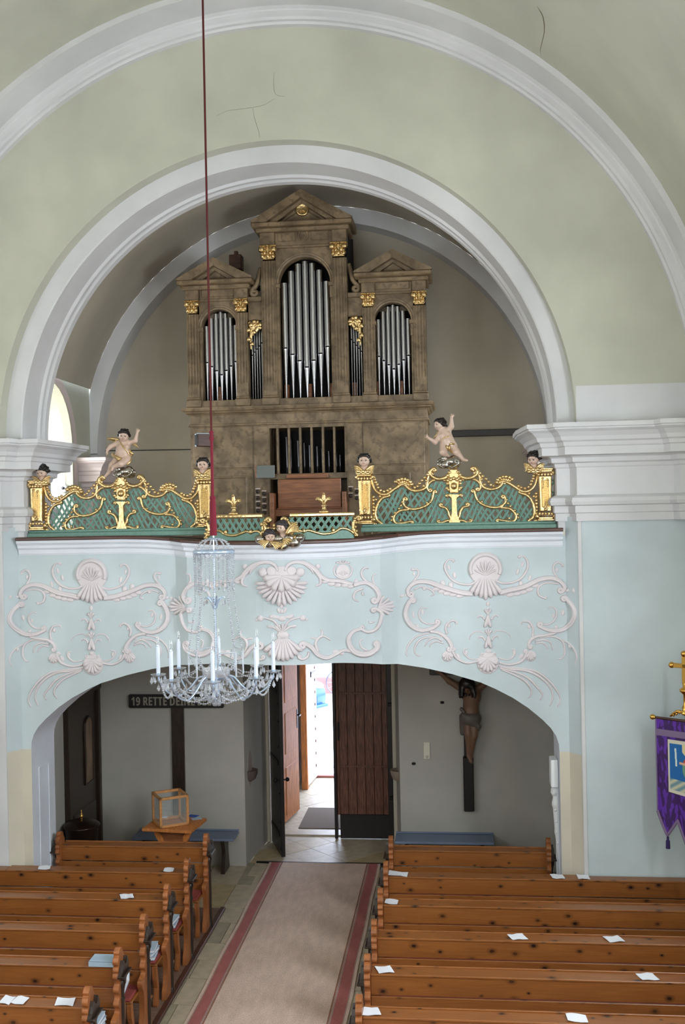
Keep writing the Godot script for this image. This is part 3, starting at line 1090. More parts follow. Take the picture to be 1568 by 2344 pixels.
func build_balcony() -> void:
	var xs := PackedFloat32Array()
	var half := []
	for i in 14:
		half.append(1.06 * i / 13.0)
	half.append_array([1.22, 1.221, 1.5, 1.8, 2.0, 2.105, 2.252, 2.35, 2.44, 2.52, 2.6, 2.68, 2.75, 2.80, 2.84, 2.87, 2.893, 2.908, 2.92, 2.925])
	for i in range(half.size() - 1, 0, -1):
		xs.append(-half[i])
	for h in half:
		xs.append(h)
	var back := -0.12
	var w := Shape.new()
	var f0 := PackedVector3Array()
	var f1 := PackedVector3Array()
	var b0 := PackedVector3Array()
	for x in xs:
		f0.append(Vector3(x, flat_arch(x), bulge(x)))
		f1.append(Vector3(x, 4.45 + sag(x), bulge(x)))
		b0.append(Vector3(x, flat_arch(x) + (3.30 - 3.2) * 0.0, back))
	for i in xs.size() - 1:
		w.quad(f0[i], f0[i + 1], f1[i + 1], f1[i])
	structure("wall_balcony", w, M.plaster_cool_lit, "daylight-tinted pale mint curved balcony front of the organ gallery above the flat arch")  # bluish daylight is mixed into this colour
	# white soffit and jambs of the flat arch
	var u := Shape.new()
	u.grid([f0, b0])
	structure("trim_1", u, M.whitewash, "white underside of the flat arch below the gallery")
	var bk := Shape.new()
	var g0 := PackedVector3Array()
	var g1 := PackedVector3Array()
	for x in xs:
		g0.append(Vector3(x, flat_arch(x), back))
		g1.append(Vector3(x, 4.5, back))
	bk.grid([g0, g1])
	var top0 := PackedVector3Array()
	var top1 := PackedVector3Array()
	for x in xs:
		top0.append(Vector3(x, 4.5 + sag(x), back))
		top1.append(Vector3(x, 4.5 + sag(x), bulge(x)))
	bk.grid([top0, top1])
	structure("wall_parapet", bk, M.plaster_cool_lit, "inner side of the balcony parapet facing the organ")
	for s in [-1.0, 1.0]:
		var side := "left" if s < 0 else "right"
		# piers of the flat arch: green above, unpainted beige below
		var up := Shape.new()
		up.quad(Vector3(2.925 * s, 2.2, Z_BALCONY), Vector3(3.03 * s, 2.2, Z_BALCONY), Vector3(3.03 * s, 4.5, Z_BALCONY), Vector3(2.925 * s, 4.5, Z_BALCONY))
		up.quad(Vector3(3.03 * s, 2.2, Z_BALCONY), Vector3(3.15 * s, 2.2, Z_PIER), Vector3(3.15 * s, 4.7, Z_PIER), Vector3(3.03 * s, 4.7, Z_BALCONY))
		structure("wall_corner", up, M.plaster_cool_lit, "pale green inner corner between the balcony and the %s pier" % side)
		var low := Shape.new()
		low.quad(Vector3(2.925 * s, -0.05, Z_BALCONY), Vector3(3.03 * s, -0.05, Z_BALCONY), Vector3(3.03 * s, 2.2, Z_BALCONY), Vector3(2.925 * s, 2.2, Z_BALCONY))
		low.quad(Vector3(3.03 * s, -0.05, Z_BALCONY), Vector3(3.15 * s, -0.05, Z_PIER), Vector3(3.15 * s, 2.2, Z_PIER), Vector3(3.03 * s, 2.2, Z_BALCONY))
		structure("wall_foot", low, M.plaster_beige, "beige unpainted foot of the arch pier, %s" % side)
		var jamb := Shape.new()
		jamb.span(Vector3(2.925 * s, -0.05, Z_BALCONY - 0.002), Vector3(3.2 * s, 2.25, back))
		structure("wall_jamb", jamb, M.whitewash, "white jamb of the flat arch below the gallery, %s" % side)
		var panel := Shape.new()
		var xi: float = 2.915 * s
		for e in [[0.28, 0.45, 0.28, 1.95], [-0.0, 0.45, -0.0, 1.95], [-0.0, 1.95, 0.28, 1.95], [-0.0, 0.45, 0.28, 0.45]]:
			panel.bar(Vector3(xi, e[1], e[0] + 0.09), Vector3(xi, e[3], e[2] + 0.09), 0.014, 0.02, AX, 0.004)
		structure("trim_1", panel, M.whitewash, "raised white panel moulding on the arch jamb, %s" % side)
	# cornice: white mouldings under a brown wooden rail
	var plan := []
	for i in range(xs.size()):
		if absf(xs[i]) < 2.9:
			plan.append(Vector2(xs[i], bulge(xs[i])))
	plan.push_front(Vector2(-3.02, Z_BALCONY))
	plan.append(Vector2(3.0, Z_BALCONY))
	var sags := plan.map(func(q): return sag(q.x))
	var c := Shape.new()
	c.run(plan, [[0.0, 4.385], [0.012, 4.385], [0.014, 4.395], [0.02, 4.40], [0.022, 4.445], [0.034, 4.45], [0.045, 4.46], [0.05, 4.465], [0.05, 4.495], [0.062, 4.50], [0.07, 4.512], [0.085, 4.518], [0.085, 4.548], [0.0, 4.55]], 1.0, sags)
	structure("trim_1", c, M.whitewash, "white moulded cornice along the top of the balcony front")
	var rail := Shape.new()
	var deep := plan.map(func(q): return Vector2(q.x, q.y))
	rail.run(deep, [[-0.45, 4.548], [0.095, 4.548], [0.108, 4.558], [0.108, 4.576], [0.095, 4.586], [-0.45, 4.586]], 1.0, sags)
	structure("trim_1", rail, M.wood_brown, "dark brown wooden rail capping the balcony cornice")


func build_floor() -> void:
	var bed := Shape.new()
	bed.span(Vector3(-5.2, -0.25, -3.56), Vector3(5.2, -0.018, 17.8))
	var base := structure("floor", bed, M.joint, "stone slab floor of the church aisle")
	# aisle slabs: rows of unequal flagstones on both sides of the runner, laid askew
	var mats := [M.stone, M.stone_dark, M.stone, M.stone_yellow]
	var z := -2.2
	var k := 0
	while z < 5.2:
		var dz := rng.randf_range(0.42, 0.62)
		for s in [-1.0, 1.0]:
			var x := 0.62
			while x < 1.02:
				var dx := rng.randf_range(0.22, 0.40)
				slab(base, x * s, minf(x + dx, 1.05) * s, z, z + dz, 0.10, mats[k % 4])
				x += dx
				k += 1
		z += dz
	# the strip in front of the recess, wider slabs from wall to wall
	for s in [-1.0, 1.0]:
		for q in [[0.75, 1.5, -2.15, -1.4], [1.5, 2.3, -2.15, -1.5], [2.3, 3.12, -2.15, -1.45], [1.05, 1.7, -1.4, -0.6], [1.7, 2.5, -1.5, -0.62], [2.5, 3.12, -1.45, -0.6], [0.75, 1.05, -1.4, -0.6]]:
			slab(base, q[0] * s, q[1] * s, q[2], q[3], 0.05, mats[k % 4])
			k += 1
	# diagonal tiles of the door recess
	var side := 0.40
	for i in range(-6, 7):
		for j in range(-6, 7):
			var c := Vector2((i + j) * side * 0.7071, -2.95 + (i - j) * side * 0.7071)
			var poly := PackedVector2Array([c + Vector2(0, side * 0.697), c + Vector2(side * 0.697, 0), c - Vector2(0, side * 0.697), c - Vector2(side * 0.697, 0)])
			var cut := Geometry2D.intersect_polygons(poly, PackedVector2Array([Vector2(-1.05, -3.50), Vector2(1.05, -3.50), Vector2(1.08, -2.34), Vector2(-1.08, -2.34)]))
			for q in cut:
				if q.size() >= 3:
					var t := Shape.new()
					t.prism(q, -0.02, 0.0 + rng.randf_range(-0.001, 0.001), Transform3D(Basis(AX, AZ, AY), Vector3.ZERO))
					part(base, "floor_tile", t, [M.stone, M.stone, M.stone_yellow][(i * 5 + j * 3 + 40) % 3])
	# metal strip at the end of the runner
	var strip := Shape.new()
	strip.span(Vector3(-0.95, -0.01, -2.345), Vector3(0.97, 0.012, -2.31), 0.004)
	part(base, "edge_strip", strip, M.iron)
	# wooden platforms under the pews with a kerb board
	for s in [-1.0, 1.0]:
		var p := Shape.new()
		p.span(Vector3(1.06 * s, -0.02, -0.58), Vector3(4.55 * s, 0.025, 16.0))
		var deck := structure("floor_platform", p, M.wood_floor, "worn wooden platform under the pews, %s of the aisle" % ("left" if s < 0 else "right"))
		var kerb := Shape.new()
		kerb.span(Vector3(1.0 * s, -0.02, -0.6), Vector3(1.06 * s, 0.035, 16.0), 0.006)
		part(deck, "kerb_board", kerb, M.wood_brown)


func slab(base: Node3D, x0: float, x1: float, z0: float, z1: float, skew: float, m: Material) -> void:
	var g := 0.004
	var a := minf(x0, x1) + g
	var b := maxf(x0, x1) - g
	var p := PackedVector2Array([Vector2(a, z0 + g + skew * a), Vector2(b, z0 + g + skew * b), Vector2(b, z1 - g + skew * b), Vector2(a, z1 - g + skew * a)])
	var t := Shape.new()
	t.prism(p, -0.02, rng.randf_range(-0.003, 0.001), Transform3D(Basis(AX, AZ, AY), Vector3.ZERO), 0.0)
	part(base, "flagstone", t, m)


# ---------------------------------------------------------------- the organ
const Z_ORGAN := -1.45


func ring_points(c: Vector2, r: float, a0: float, a1: float, n: int) -> PackedVector2Array:
	var p := PackedVector2Array()
	for i in n + 1:
		p.append(c + Vector2.from_angle(a0 + (a1 - a0) * i / n) * r)
	return p


func pipe(o: Node3D, x: float, foot: float, mouth: float, top: float, r: float, m: Material, z: float) -> void:
	var s := Shape.new()
	var xf := Transform3D(Basis.IDENTITY, Vector3(x, 0, z))
	s.lathe([[0.0, foot], [r * 0.16, foot], [r * 0.16, foot], [r * 0.2, foot + 0.01], [r * 0.86, mouth - 0.03], [r, mouth], [r, mouth], [r, top], [r, top], [r * 0.9, top], [r * 0.9, top - 0.04], [0.0, top - 0.04]], 16, xf)
	var b := part(o, "organ_pipe", s, m)
	# mouth: a flattened upper lip over a dark slot
	var lip := Shape.new()
	var h := r * 2.1
	lip.tri(Vector3(x - r * 0.62, mouth + 0.012, z + r * 0.80), Vector3(x + r * 0.62, mouth + 0.012, z + r * 0.80), Vector3(x, mouth + h * 1.25, z + r * 1.02))
	lip.quad(Vector3(x - r * 0.62, mouth + 0.012, z + r * 0.80), Vector3(x - r * 0.62, mouth + 0.012, z + r * 0.55), Vector3(x + r * 0.62, mouth + 0.012, z + r * 0.55), Vector3(x + r * 0.62, mouth + 0.012, z + r * 0.80))
	part(b, "pipe_lip", lip, m)
	var slot := Shape.new()
	slot.box(Vector3(x, mouth, z + r * 0.70), Vector3(r * 1.3, 0.018, r * 0.66))
	part(b, "pipe_mouth", slot, M.dark_inside)


func capital(o: Node3D, x: float, y: float, z: float, w: float, h: float) -> void:
	var s := Shape.new()
	# bell, abacus, two volutes and rows of leaves
	s.prism(PackedVector2Array([Vector2(-w * 0.36, -h * 0.5), Vector2(w * 0.36, -h * 0.5), Vector2(w * 0.42, h * 0.2), Vector2(w * 0.5, h * 0.38), Vector2(-w * 0.5, h * 0.38), Vector2(-w * 0.42, h * 0.2)]), -0.03, 0.05, Transform3D(Basis.IDENTITY, Vector3(x, y, z)))
	s.box(Vector3(x, y + h * 0.44, z + 0.02), Vector3(w * 1.12, h * 0.12, 0.12), 0.008)
	for k in [-1.0, 1.0]:
		s.lathe([[0.0, -0.02], [h * 0.22, -0.02], [h * 0.22, -0.02], [h * 0.24, 0.0], [h * 0.18, 0.03], [h * 0.08, 0.02], [0.0, 0.04]], 10, Transform3D(Basis(AX, PI / 2), Vector3(x + k * w * 0.40, y + h * 0.20, z + 0.06)))
		s.lathe([[0.0, -0.02], [h * 0.12, -0.02], [h * 0.1, 0.02], [0.0, 0.025]], 8, Transform3D(Basis(AX, PI / 2), Vector3(x + k * w * 0.16, y + h * 0.26, z + 0.06)))
	for row in 2:
		for k in 3 - row:
			var lx := x + (k - (2 - row) * 0.5) * w * 0.34
			s.ball(Vector3(lx, y - h * (0.28 - 0.24 * row), z + 0.05), Vector3(w * 0.15, h * 0.2, 0.028), 7, 5)
			s.ball(Vector3(lx, y - h * (0.14 - 0.24 * row), z + 0.075), Vector3(w * 0.11, h * 0.07, 0.025), 6, 4)
	s.ball(Vector3(x, y + h * 0.40, z + 0.085), Vector3(w * 0.12, h * 0.10, 0.03), 7, 5)
	part(o, "capital", s, M.gold, "gilded leafy capital")


func pilaster(o: Node3D, x0: float, x1: float, y0: float, y1: float, z: float, flutes: int) -> void:
	var s := Shape.new()
	var w := x1 - x0
	# plinth, shaft with raised fillets between sunk flutes
	s.span(Vector3(x0 - 0.02, y0, z - 0.1), Vector3(x1 + 0.02, y0 + 0.10, z + 0.07), 0.01)
	s.span(Vector3(x0 - 0.01, y0 + 0.10, z - 0.1), Vector3(x1 + 0.01, y0 + 0.13, z + 0.06), 0.008)
	s.span(Vector3(x0, y0 + 0.13, z - 0.1), Vector3(x1, y1, z + 0.03))
	var f := w / (flutes + 0.0)
	for i in flutes + 1:
		var cx := x0 + f * i
		var a := maxf(x0, cx - f * 0.26)
		var b := minf(x1, cx + f * 0.26)
		s.span(Vector3(a, y0 + 0.13, z + 0.03), Vector3(b, y1, z + 0.047), 0.004)
	s.span(Vector3(x0, y0 + 0.13, z + 0.03), Vector3(x1, y0 + 0.30, z + 0.044))
	part(o, "pilaster", s, M.organ_marble)


func pediment(o: Node3D, cx: float, half: float, y0: float, y1: float, z: float, wall: float) -> void:
	var s := Shape.new()
	var d := 0.20
	# cornice at the foot, two raking cornices, sunk triangular field
	s.span(Vector3(cx - half + 0.05, y0 - 0.055, z - wall), Vector3(cx + half - 0.05, y0, z + d * 0.6), 0.012)
	s.span(Vector3(cx - half, y0, z - wall), Vector3(cx + half, y0 + 0.055, z + d), 0.014)
	var t := 0.085
	for k in [-1.0, 1.0]:
		var p := PackedVector2Array([Vector2(cx + k * half, y0 + 0.055), Vector2(cx + k * half, y0 + 0.075), Vector2(cx, y1), Vector2(cx, y1 - t * 1.25), Vector2(cx + k * (half - 0.20), y0 + 0.055)])
		s.prism(p, z - wall, z + d, Transform3D.IDENTITY)
		var q := PackedVector2Array([Vector2(cx + k * (half - 0.20), y0 + 0.055), Vector2(cx, y1 - t * 1.25), Vector2(cx, y1 - t * 1.75), Vector2(cx + k * (half - 0.30), y0 + 0.055)])
		s.prism(q, z - wall, z + d * 0.55, Transform3D.IDENTITY)
	s.prism(PackedVector2Array([Vector2(cx - half + 0.25, y0 + 0.04), Vector2(cx + half - 0.25, y0 + 0.04), Vector2(cx, y1 - t * 1.5)]), z - wall, z + 0.02)
	s.prism(PackedVector2Array([Vector2(cx - half * 0.42, y0 + 0.085), Vector2(cx + half * 0.42, y0 + 0.085), Vector2(cx, y0 + 0.085 + (y1 - y0) * 0.36)]), z, z + 0.04, Transform3D.IDENTITY, 0.012)
	part(o, "pediment", s, M.organ_marble)


# front board of a tower with an arched opening, and the moulding round it
func arched_board(o: Node3D, x0: float, x1: float, y0: float, y1: float, a0: float, a1: float, top: float, z: float) -> void:
	var r := (a1 - a0) * 0.5
	var c := Vector2((a0 + a1) * 0.5, top - r)
	var p := PackedVector2Array([Vector2(x0, y0), Vector2(a0, y0)])
	p.append_array(ring_points(c, r, PI, 0.0, 24))
	p.append_array([Vector2(a1, y0), Vector2(x1, y0), Vector2(x1, y1), Vector2(x0, y1)])
	var s := Shape.new()
	s.prism(p, z - 0.14, z, Transform3D.IDENTITY)
	part(o, "case_front", s, M.organ_marble)
	var m := Shape.new()
	m.arch(c.x, c.y, [[r, z - 0.01], [r, z + 0.02], [r + 0.02, z + 0.026], [r + 0.028, z + 0.016], [r + 0.05, z + 0.02], [r + 0.055, z]], 0.0, PI, 28)
	for k in [-1.0, 1.0]:
		m.span(Vector3(c.x + k * (r + 0.025) - 0.045, c.y - 0.05, z - 0.02), Vector3(c.x + k * (r + 0.025) + 0.045, c.y, z + 0.035), 0.006)
		m.span(Vector3(c.x + k * (r + 0.012) - 0.02, c.y - 0.20, z - 0.02), Vector3(c.x + k * (r + 0.012) + 0.02, c.y - 0.05, z + 0.012), 0.004)
	part(o, "arch_moulding", m, M.organ_marble)


func build_organ() -> void:
	var z := Z_ORGAN
	var o := thing("pipe_organ", "brown marbled pipe organ with three pedimented towers of tin pipes and gilded capitals", "organ", Vector3(0, 3.55, z))
	var deep := 0.85
	# ---- lower case
	var s := Shape.new()
	s.span(Vector3(-1.54, 3.55, z - deep), Vector3(-0.50, 5.97, z - 0.02))
	s.span(Vector3(0.50, 3.55, z - deep), Vector3(1.54, 5.97, z - 0.02))
	s.span(Vector3(-0.50, 3.55, z - deep), Vector3(0.50, 4.62, z - 0.06))
	s.span(Vector3(-0.50, 5.24, z - deep), Vector3(0.50, 5.31, z - 0.06))
	s.span(Vector3(-0.50, 5.90, z - deep), Vector3(0.50, 5.97, z - 0.02))
	part(o, "lower_case", s, M.organ_marble)
	var fr := Shape.new()
	fr.span(Vector3(-1.54, 5.97, z - deep), Vector3(1.54, 6.09, z), 0.004)
	fr.span(Vector3(-1.56, 5.945, z - deep), Vector3(1.56, 5.972, z + 0.02), 0.006)
	part(o, "frieze_board", fr, M.organ_marble)
	var c := Shape.new()
	c.run([Vector2(-1.53, z - deep), Vector2(-1.53, z), Vector2(1.53, z), Vector2(1.53, z - deep)], [[0.0, 6.085], [0.02, 6.085], [0.03, 6.10], [0.06, 6.115], [0.065, 6.13], [0.09, 6.14], [0.10, 6.165], [0.10, 6.185], [-0.5, 6.19]], 1.0)
	part(o, "case_cornice", c, M.organ_marble)
	# raised and sunk panels of the lower case
	for k in [-1.0, 1.0]:
		for q in [[0.72, 1.50, 5.40, 5.93], [0.52, 0.70, 4.2, 5.93], [0.72, 1.50, 4.0, 5.38]]:
			var p := Shape.new()
			p.span(Vector3(k * q[0], q[2], z - 0.02), Vector3(k * q[1], q[3], z - 0.004), 0.004)
			part(o, "case_panel", p, M.organ_marble)
		var f := Shape.new()
		for e in [[0.80, 4.3, 0.80, 5.28], [1.30, 4.3, 1.30, 5.28], [0.787, 5.28, 1.313, 5.28]]:
			f.bar(Vector3(k * e[0], e[1], z), Vector3(k * e[2], e[3], z), 0.028, 0.03, AX if e[0] == e[2] else AY, 0.008)
		part(o, "panel_moulding", f, M.organ_marble)
	# louvre: dark inside, slats, small pipes behind
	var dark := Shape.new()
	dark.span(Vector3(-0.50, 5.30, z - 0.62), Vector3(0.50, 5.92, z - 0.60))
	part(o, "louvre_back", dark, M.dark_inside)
	for k in 7:
		var sl := Shape.new()
		var x := -0.40 + 0.148 * k
		sl.box(Vector3(x, 5.605, z - 0.09), Vector3(0.030, 0.60, 0.075), 0.004)
		part(o, "slat", sl, M.organ_marble)
	for k in 11:
		var x := -0.42 + 0.082 * k
		var h := 0.50 - 0.028 * k
		var q := Shape.new()
		q.lathe([[0.004, 5.32], [0.018, 5.40], [0.020, 5.41], [0.020, 5.33 + h], [0.0, 5.33 + h]], 8, Transform3D(Basis.IDENTITY, Vector3(x + 0.02 * sin(k * 2.3), 0, z - 0.25 - 0.06 * (k % 3))))
		part(o, "inner_pipe", q, M.tin_dark)
	# console
	var fb := Shape.new()
	fb.span(Vector3(-0.40, 4.865, z - 0.05), Vector3(0.42, 5.235, z + 0.0), 0.006)
	part(o, "fallboard", fb, M.wood_console, "brown wooden board over the organ keys")
	var ed := Shape.new()
	ed.span(Vector3(-0.41, 4.848, z - 0.05), Vector3(0.43, 4.866, z + 0.02), 0.004)
	ed.span(Vector3(-0.28, 5.245, z - 0.06), Vector3(0.26, 5.30, z + 0.012), 0.004)
	part(o, "ledge", ed, M.wood_console)
	var sides := Shape.new()
	for k in [-1.0, 1.0]:
		sides.span(Vector3(k * 0.44 + 0.01, 4.60, z - 0.06), Vector3(k * 0.49 + 0.01, 5.06, z + 0.16), 0.004)
	sides.span(Vector3(-0.43, 4.76, z - 0.05), Vector3(0.45, 4.85, z + 0.01), 0.004)
	sides.span(Vector3(-0.45, 4.44, z - 0.06), Vector3(0.47, 4.56, z + 0.24), 0.006)
	part(o, "console_frame", sides, M.wood_console)
	for row in 2:
		var y := 4.69 - 0.075 * row
		var zz := z + 0.06 + 0.09 * row
		var man := Shape.new()
		man.span(Vector3(-0.41, y - 0.015, zz - 0.08), Vector3(0.43, y, zz + 0.07), 0.002)
		var keyboard := part(o, "keyboard", man, M.keys)
		for k in 40:
			if k % 7 in [2, 6]:
				continue
			var b := Shape.new()
			b.box(Vector3(-0.395 + 0.021 * k, y + 0.006, zz - 0.02), Vector3(0.011, 0.014, 0.09), 0.002)
			part(keyboard, "key", b, M.black_keys)
	for a in [[-1.0, 8], [1.0, 4]]:
		for k in a[1]:
			var col: int = k % 2
			var rowi: int = k / 2
			var kn := Shape.new()
			var q := Vector3(a[0] * 0.60 + col * 0.08 - 0.05, 5.085 - 0.082 * rowi - 0.03 * col, z)
			kn.tube(PackedVector3Array([q, q + AZ * 0.06]), PackedFloat32Array([0.010, 0.010]), 6)
			kn.lathe([[0.0, 0.055], [0.024, 0.055], [0.026, 0.07], [0.026, 0.085], [0.02, 0.092], [0.0, 0.094]], 8, Transform3D(Basis(AX, PI / 2), q))
			var stop := part(o, "stop_knob", kn, M.wood_dark)
			var lab := Shape.new()
			lab.box(q + Vector3(0, 0.036, 0.05), Vector3(0.062, 0.014, 0.01), 0.002)
			part(stop, "name_plate", lab, M.plaster_pink)
	# ---- upper case: side walls and back
	var y0 := 6.19
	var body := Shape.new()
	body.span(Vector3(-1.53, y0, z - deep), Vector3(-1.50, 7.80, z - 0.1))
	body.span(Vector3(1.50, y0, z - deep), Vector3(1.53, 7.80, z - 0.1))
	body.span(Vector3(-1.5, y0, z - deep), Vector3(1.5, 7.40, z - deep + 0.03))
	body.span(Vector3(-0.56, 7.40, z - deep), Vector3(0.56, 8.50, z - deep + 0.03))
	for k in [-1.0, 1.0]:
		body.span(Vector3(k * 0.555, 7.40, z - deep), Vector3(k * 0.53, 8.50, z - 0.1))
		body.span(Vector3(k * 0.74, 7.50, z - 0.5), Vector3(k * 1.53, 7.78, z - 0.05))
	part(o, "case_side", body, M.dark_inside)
	var plinth := Shape.new()
	plinth.span(Vector3(-1.52, y0 - 0.01, z - 0.3), Vector3(1.52, y0 + 0.09, z + 0.01), 0.004)
	part(o, "plinth_board", plinth, M.organ_marble)
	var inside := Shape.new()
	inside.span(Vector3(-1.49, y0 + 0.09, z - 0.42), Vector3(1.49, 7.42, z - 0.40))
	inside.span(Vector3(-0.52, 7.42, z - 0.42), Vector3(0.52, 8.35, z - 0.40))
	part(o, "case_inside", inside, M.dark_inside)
	for k in 9:
		var w := Shape.new()
		var x := -1.2 + 0.3 * k
		w.span(Vector3(x - 0.03, y0 + 0.09, z - 0.34), Vector3(x + 0.03, y0 + 0.30, z - 0.28), 0.004)
		part(o, "wooden_pipe", w, M.wood_console)
	# centre tower
	pilaster(o, -0.553, -0.367, y0, 8.05, z, 5)
	pilaster(o, 0.367, 0.553, y0, 8.05, z, 5)
	arched_board(o, -0.37, 0.37, y0 + 0.08, 8.24, -0.334, 0.334, 8.086, z)
	for k in [-1.0, 1.0]:
		capital(o, 0.457 * k, 8.152, z + 0.02, 0.20, 0.18)
		var bl := Shape.new()
		bl.span(Vector3(k * 0.37, 8.242, z - 0.1), Vector3(k * 0.56, 8.46, z + 0.06), 0.006)
		part(o, "entablature_block", bl, M.organ_marble)
	var fz := Shape.new()
	fz.span(Vector3(-0.37, 8.23, z - 0.1), Vector3(0.37, 8.46, z + 0.015), 0.004)
	fz.span(Vector3(-0.37, 8.205, z - 0.1), Vector3(0.37, 8.235, z + 0.04), 0.006)
	fz.span(Vector3(-0.33, 8.29, z), Vector3(-0.10, 8.42, z + 0.03), 0.008)
	fz.span(Vector3(0.10, 8.29, z), Vector3(0.33, 8.42, z + 0.03), 0.008)
	fz.tube(curve(Array(ring_points(Vector2(0, 8.355), 0.065, -1.1, PI + 1.1, 14)).map(func(q): return Vector3(q.x, q.y, z + 0.03)), 1), taper(15, 0.012, 0.016, 0.012), 6)
	part(o, "frieze", fz, M.organ_marble)
	pediment(o, 0.0, 0.65, 8.455, 8.905, z, 0.45)
	var eye := Shape.new()
	eye.lathe([[0.0, 0.0], [0.085, 0.0], [0.085, 0.0], [0.088, 0.02], [0.07, 0.035], [0.062, 0.02], [0.0, 0.022]], 20, Transform3D(Basis(AX, PI / 2), Vector3(0, 8.68, z + 0.04)))
	eye.prism(PackedVector2Array([Vector2(-0.03, -0.02), Vector2(0.03, -0.02), Vector2(0, 0.034)]), 0.02, 0.04, Transform3D(Basis.IDENTITY, Vector3(0, 8.68, z + 0.04)))
	part(o, "gilded_medallion", eye, M.gold, "round gilded medallion with a triangle")
	# side towers
	for k in [-1.0, 1.0]:
		var xs := [[0.744, 0.90], [1.39, 1.545]]
		for q in xs:
			var a: float = minf(k * q[0], k * q[1])
			pilaster(o, a, a + 0.155, y0, 7.40, z, 4)
			capital(o, a + 0.0775, 7.492, z + 0.02, 0.165, 0.165)
			var bl := Shape.new()
			bl.span(Vector3(a - 0.01, 7.575, z - 0.1), Vector3(a + 0.165, 7.76, z + 0.06), 0.006)
			part(o, "entablature_block", bl, M.organ_marble)
		var l: float = minf(k * 0.893, k * 1.357)
		arched_board(o, l - 0.03, l + 0.494, y0 + 0.08, 7.60, l, l + 0.464, 7.457, z)
		var f2 := Shape.new()
		f2.span(Vector3(l - 0.02, 7.585, z - 0.1), Vector3(l + 0.484, 7.76, z + 0.012), 0.004)
		f2.span(Vector3(l - 0.02, 7.56, z - 0.1), Vector3(l + 0.484, 7.59, z + 0.035), 0.006)
		f2.span(Vector3(l + 0.01, 7.62, z), Vector3(l + 0.454, 7.73, z + 0.03), 0.008)
		part(o, "frieze", f2, M.organ_marble)
		pediment(o, 1.145 * k, 0.49, 7.76, 8.09, z, 0.45)
		# bay between the towers
		var b0: float = minf(k * 0.553, k * 0.744)
		var bay := Shape.new()
		bay.span(Vector3(b0, 7.30, z - 0.1), Vector3(b0 + 0.191, 7.56, z - 0.02), 0.004)
		bay.span(Vector3(b0, 7.54, z - 0.1), Vector3(b0 + 0.191, 7.60, z + 0.03), 0.008)
		part(o, "bay_board", bay, M.organ_marble)
		var vol := Shape.new()
		var path := rolled(curve2([Vector2(k * 0.57, 7.98), Vector2(k * 0.60, 7.86), Vector2(k * 0.63, 7.76), Vector2(k * 0.69, 7.70)], 5), -k, 0.05)
		var p3 := PackedVector3Array()
		for q in path:
			p3.append(Vector3(q.x, q.y, z - 0.03))
		vol.tube(p3, taper(p3.size(), 0.03, 0.035, 0.02), 6)
		part(o, "side_volute", vol, M.organ_marble)
		# carved foliage in the corner of the bay
		var fol := Shape.new()
		for q in [[[0.60, 7.28], [0.66, 7.25], [0.70, 7.15], [0.71, 7.02], [0.705, 6.92]], [[0.57, 7.18], [0.61, 7.23], [0.66, 7.20], [0.68, 7.10]], [[0.73, 7.28], [0.70, 7.20], [0.72, 7.08]], [[0.58, 7.27], [0.64, 7.16], [0.70, 7.13]]]:
			var line := []
			for e in q:
				line.append(Vector3(k * e[0], e[1], z + 0.02))
			var cv := curve(line, 4)
			fol.tube(cv, taper(cv.size(), 0.026, 0.030, 0.008), 6, AZ, 0.6)
		for q in [[0.585, 7.235], [0.655, 7.275], [0.70, 7.235], [0.73, 7.17], [0.665, 7.14], [0.73, 7.05], [0.69, 6.99]]:
			fol.ball(Vector3(k * q[0], q[1], z + 0.035), Vector3(0.032, 0.032, 0.022), 7, 5)
		part(o, "carved_foliage", fol, M.gold, "gilded carved foliage")
	# ---- front pipes
	for i in 7:
		var d := absf(i - 3.0)
		pipe(o, -0.276 + 0.092 * i, 6.285, 6.68 + 0.085 * d, 8.05 - 0.03 * d * d, 0.041, M.tin, z - 0.10)
		for k in [-1.0, 1.0]:
			pipe(o, k * 1.125 - 0.192 + 0.064 * i, 6.285, 6.62 + 0.055 * d, 7.44 - 0.02 * d * d, 0.0285, M.tin, z - 0.10)
	for i in 5:
		for k in [-1.0, 1.0]:
			pipe(o, k * (0.585 + 0.032 * i), 6.285, 6.86 + 0.065 * (4 - i) * 0.6 + (0.0 if k > 0 else 0.0), 7.30, 0.0135, M.tin, z - 0.09)
	# small things fixed on and near the organ
	var mirror := Shape.new()
	var mc := at(608, 1080, z + 0.12)
	mirror.box(mc, Vector3(0.235, 0.165, 0.02), 0.004, Basis(AX, -0.15))
	var mi := thing("organist_mirror", "small grey rectangular mirror on the organ front left of the louvre", "mirror", mc - Vector3(0, 0.08, 0.1))
	part(mi, "mirror_glass", mirror, M.grey_board)
	var arm := Shape.new()
	arm.box(mc + Vector3(0, -0.05, -0.065), Vector3(0.03, 0.03, 0.12), 0.004)
	arm.box(mc + Vector3(-0.125, 0, -0.005), Vector3(0.014, 0.165, 0.03), 0.003)
	part(mi, "mirror_arm", arm, M.wood_console)
	var sc := at(468, 1008, z + 0.14)
	var sp := thing("loudspeaker_box", "small dark wooden box with a pale top edge on the organ's upper left corner", "box", sc - Vector3(0, 0.09, 0))
	var sb := Shape.new()
	sb.box(sc, Vector3(0.21, 0.16, 0.14), 0.006, Basis(AY, 0.5))
	part(sp, "box_body", sb, M.wood_brown)
	var sf := Shape.new()
	sf.box(sc + Vector3(-0.02, 0.0, 0.075), Vector3(0.17, 0.13, 0.012), 0.003, Basis(AY, 0.5))
	part(sp, "box_front", sf, M.wood_black)
	var sl := Shape.new()
	sl.box(sc + Vector3(0, 0.083, 0), Vector3(0.212, 0.012, 0.142), 0.003, Basis(AY, 0.5))
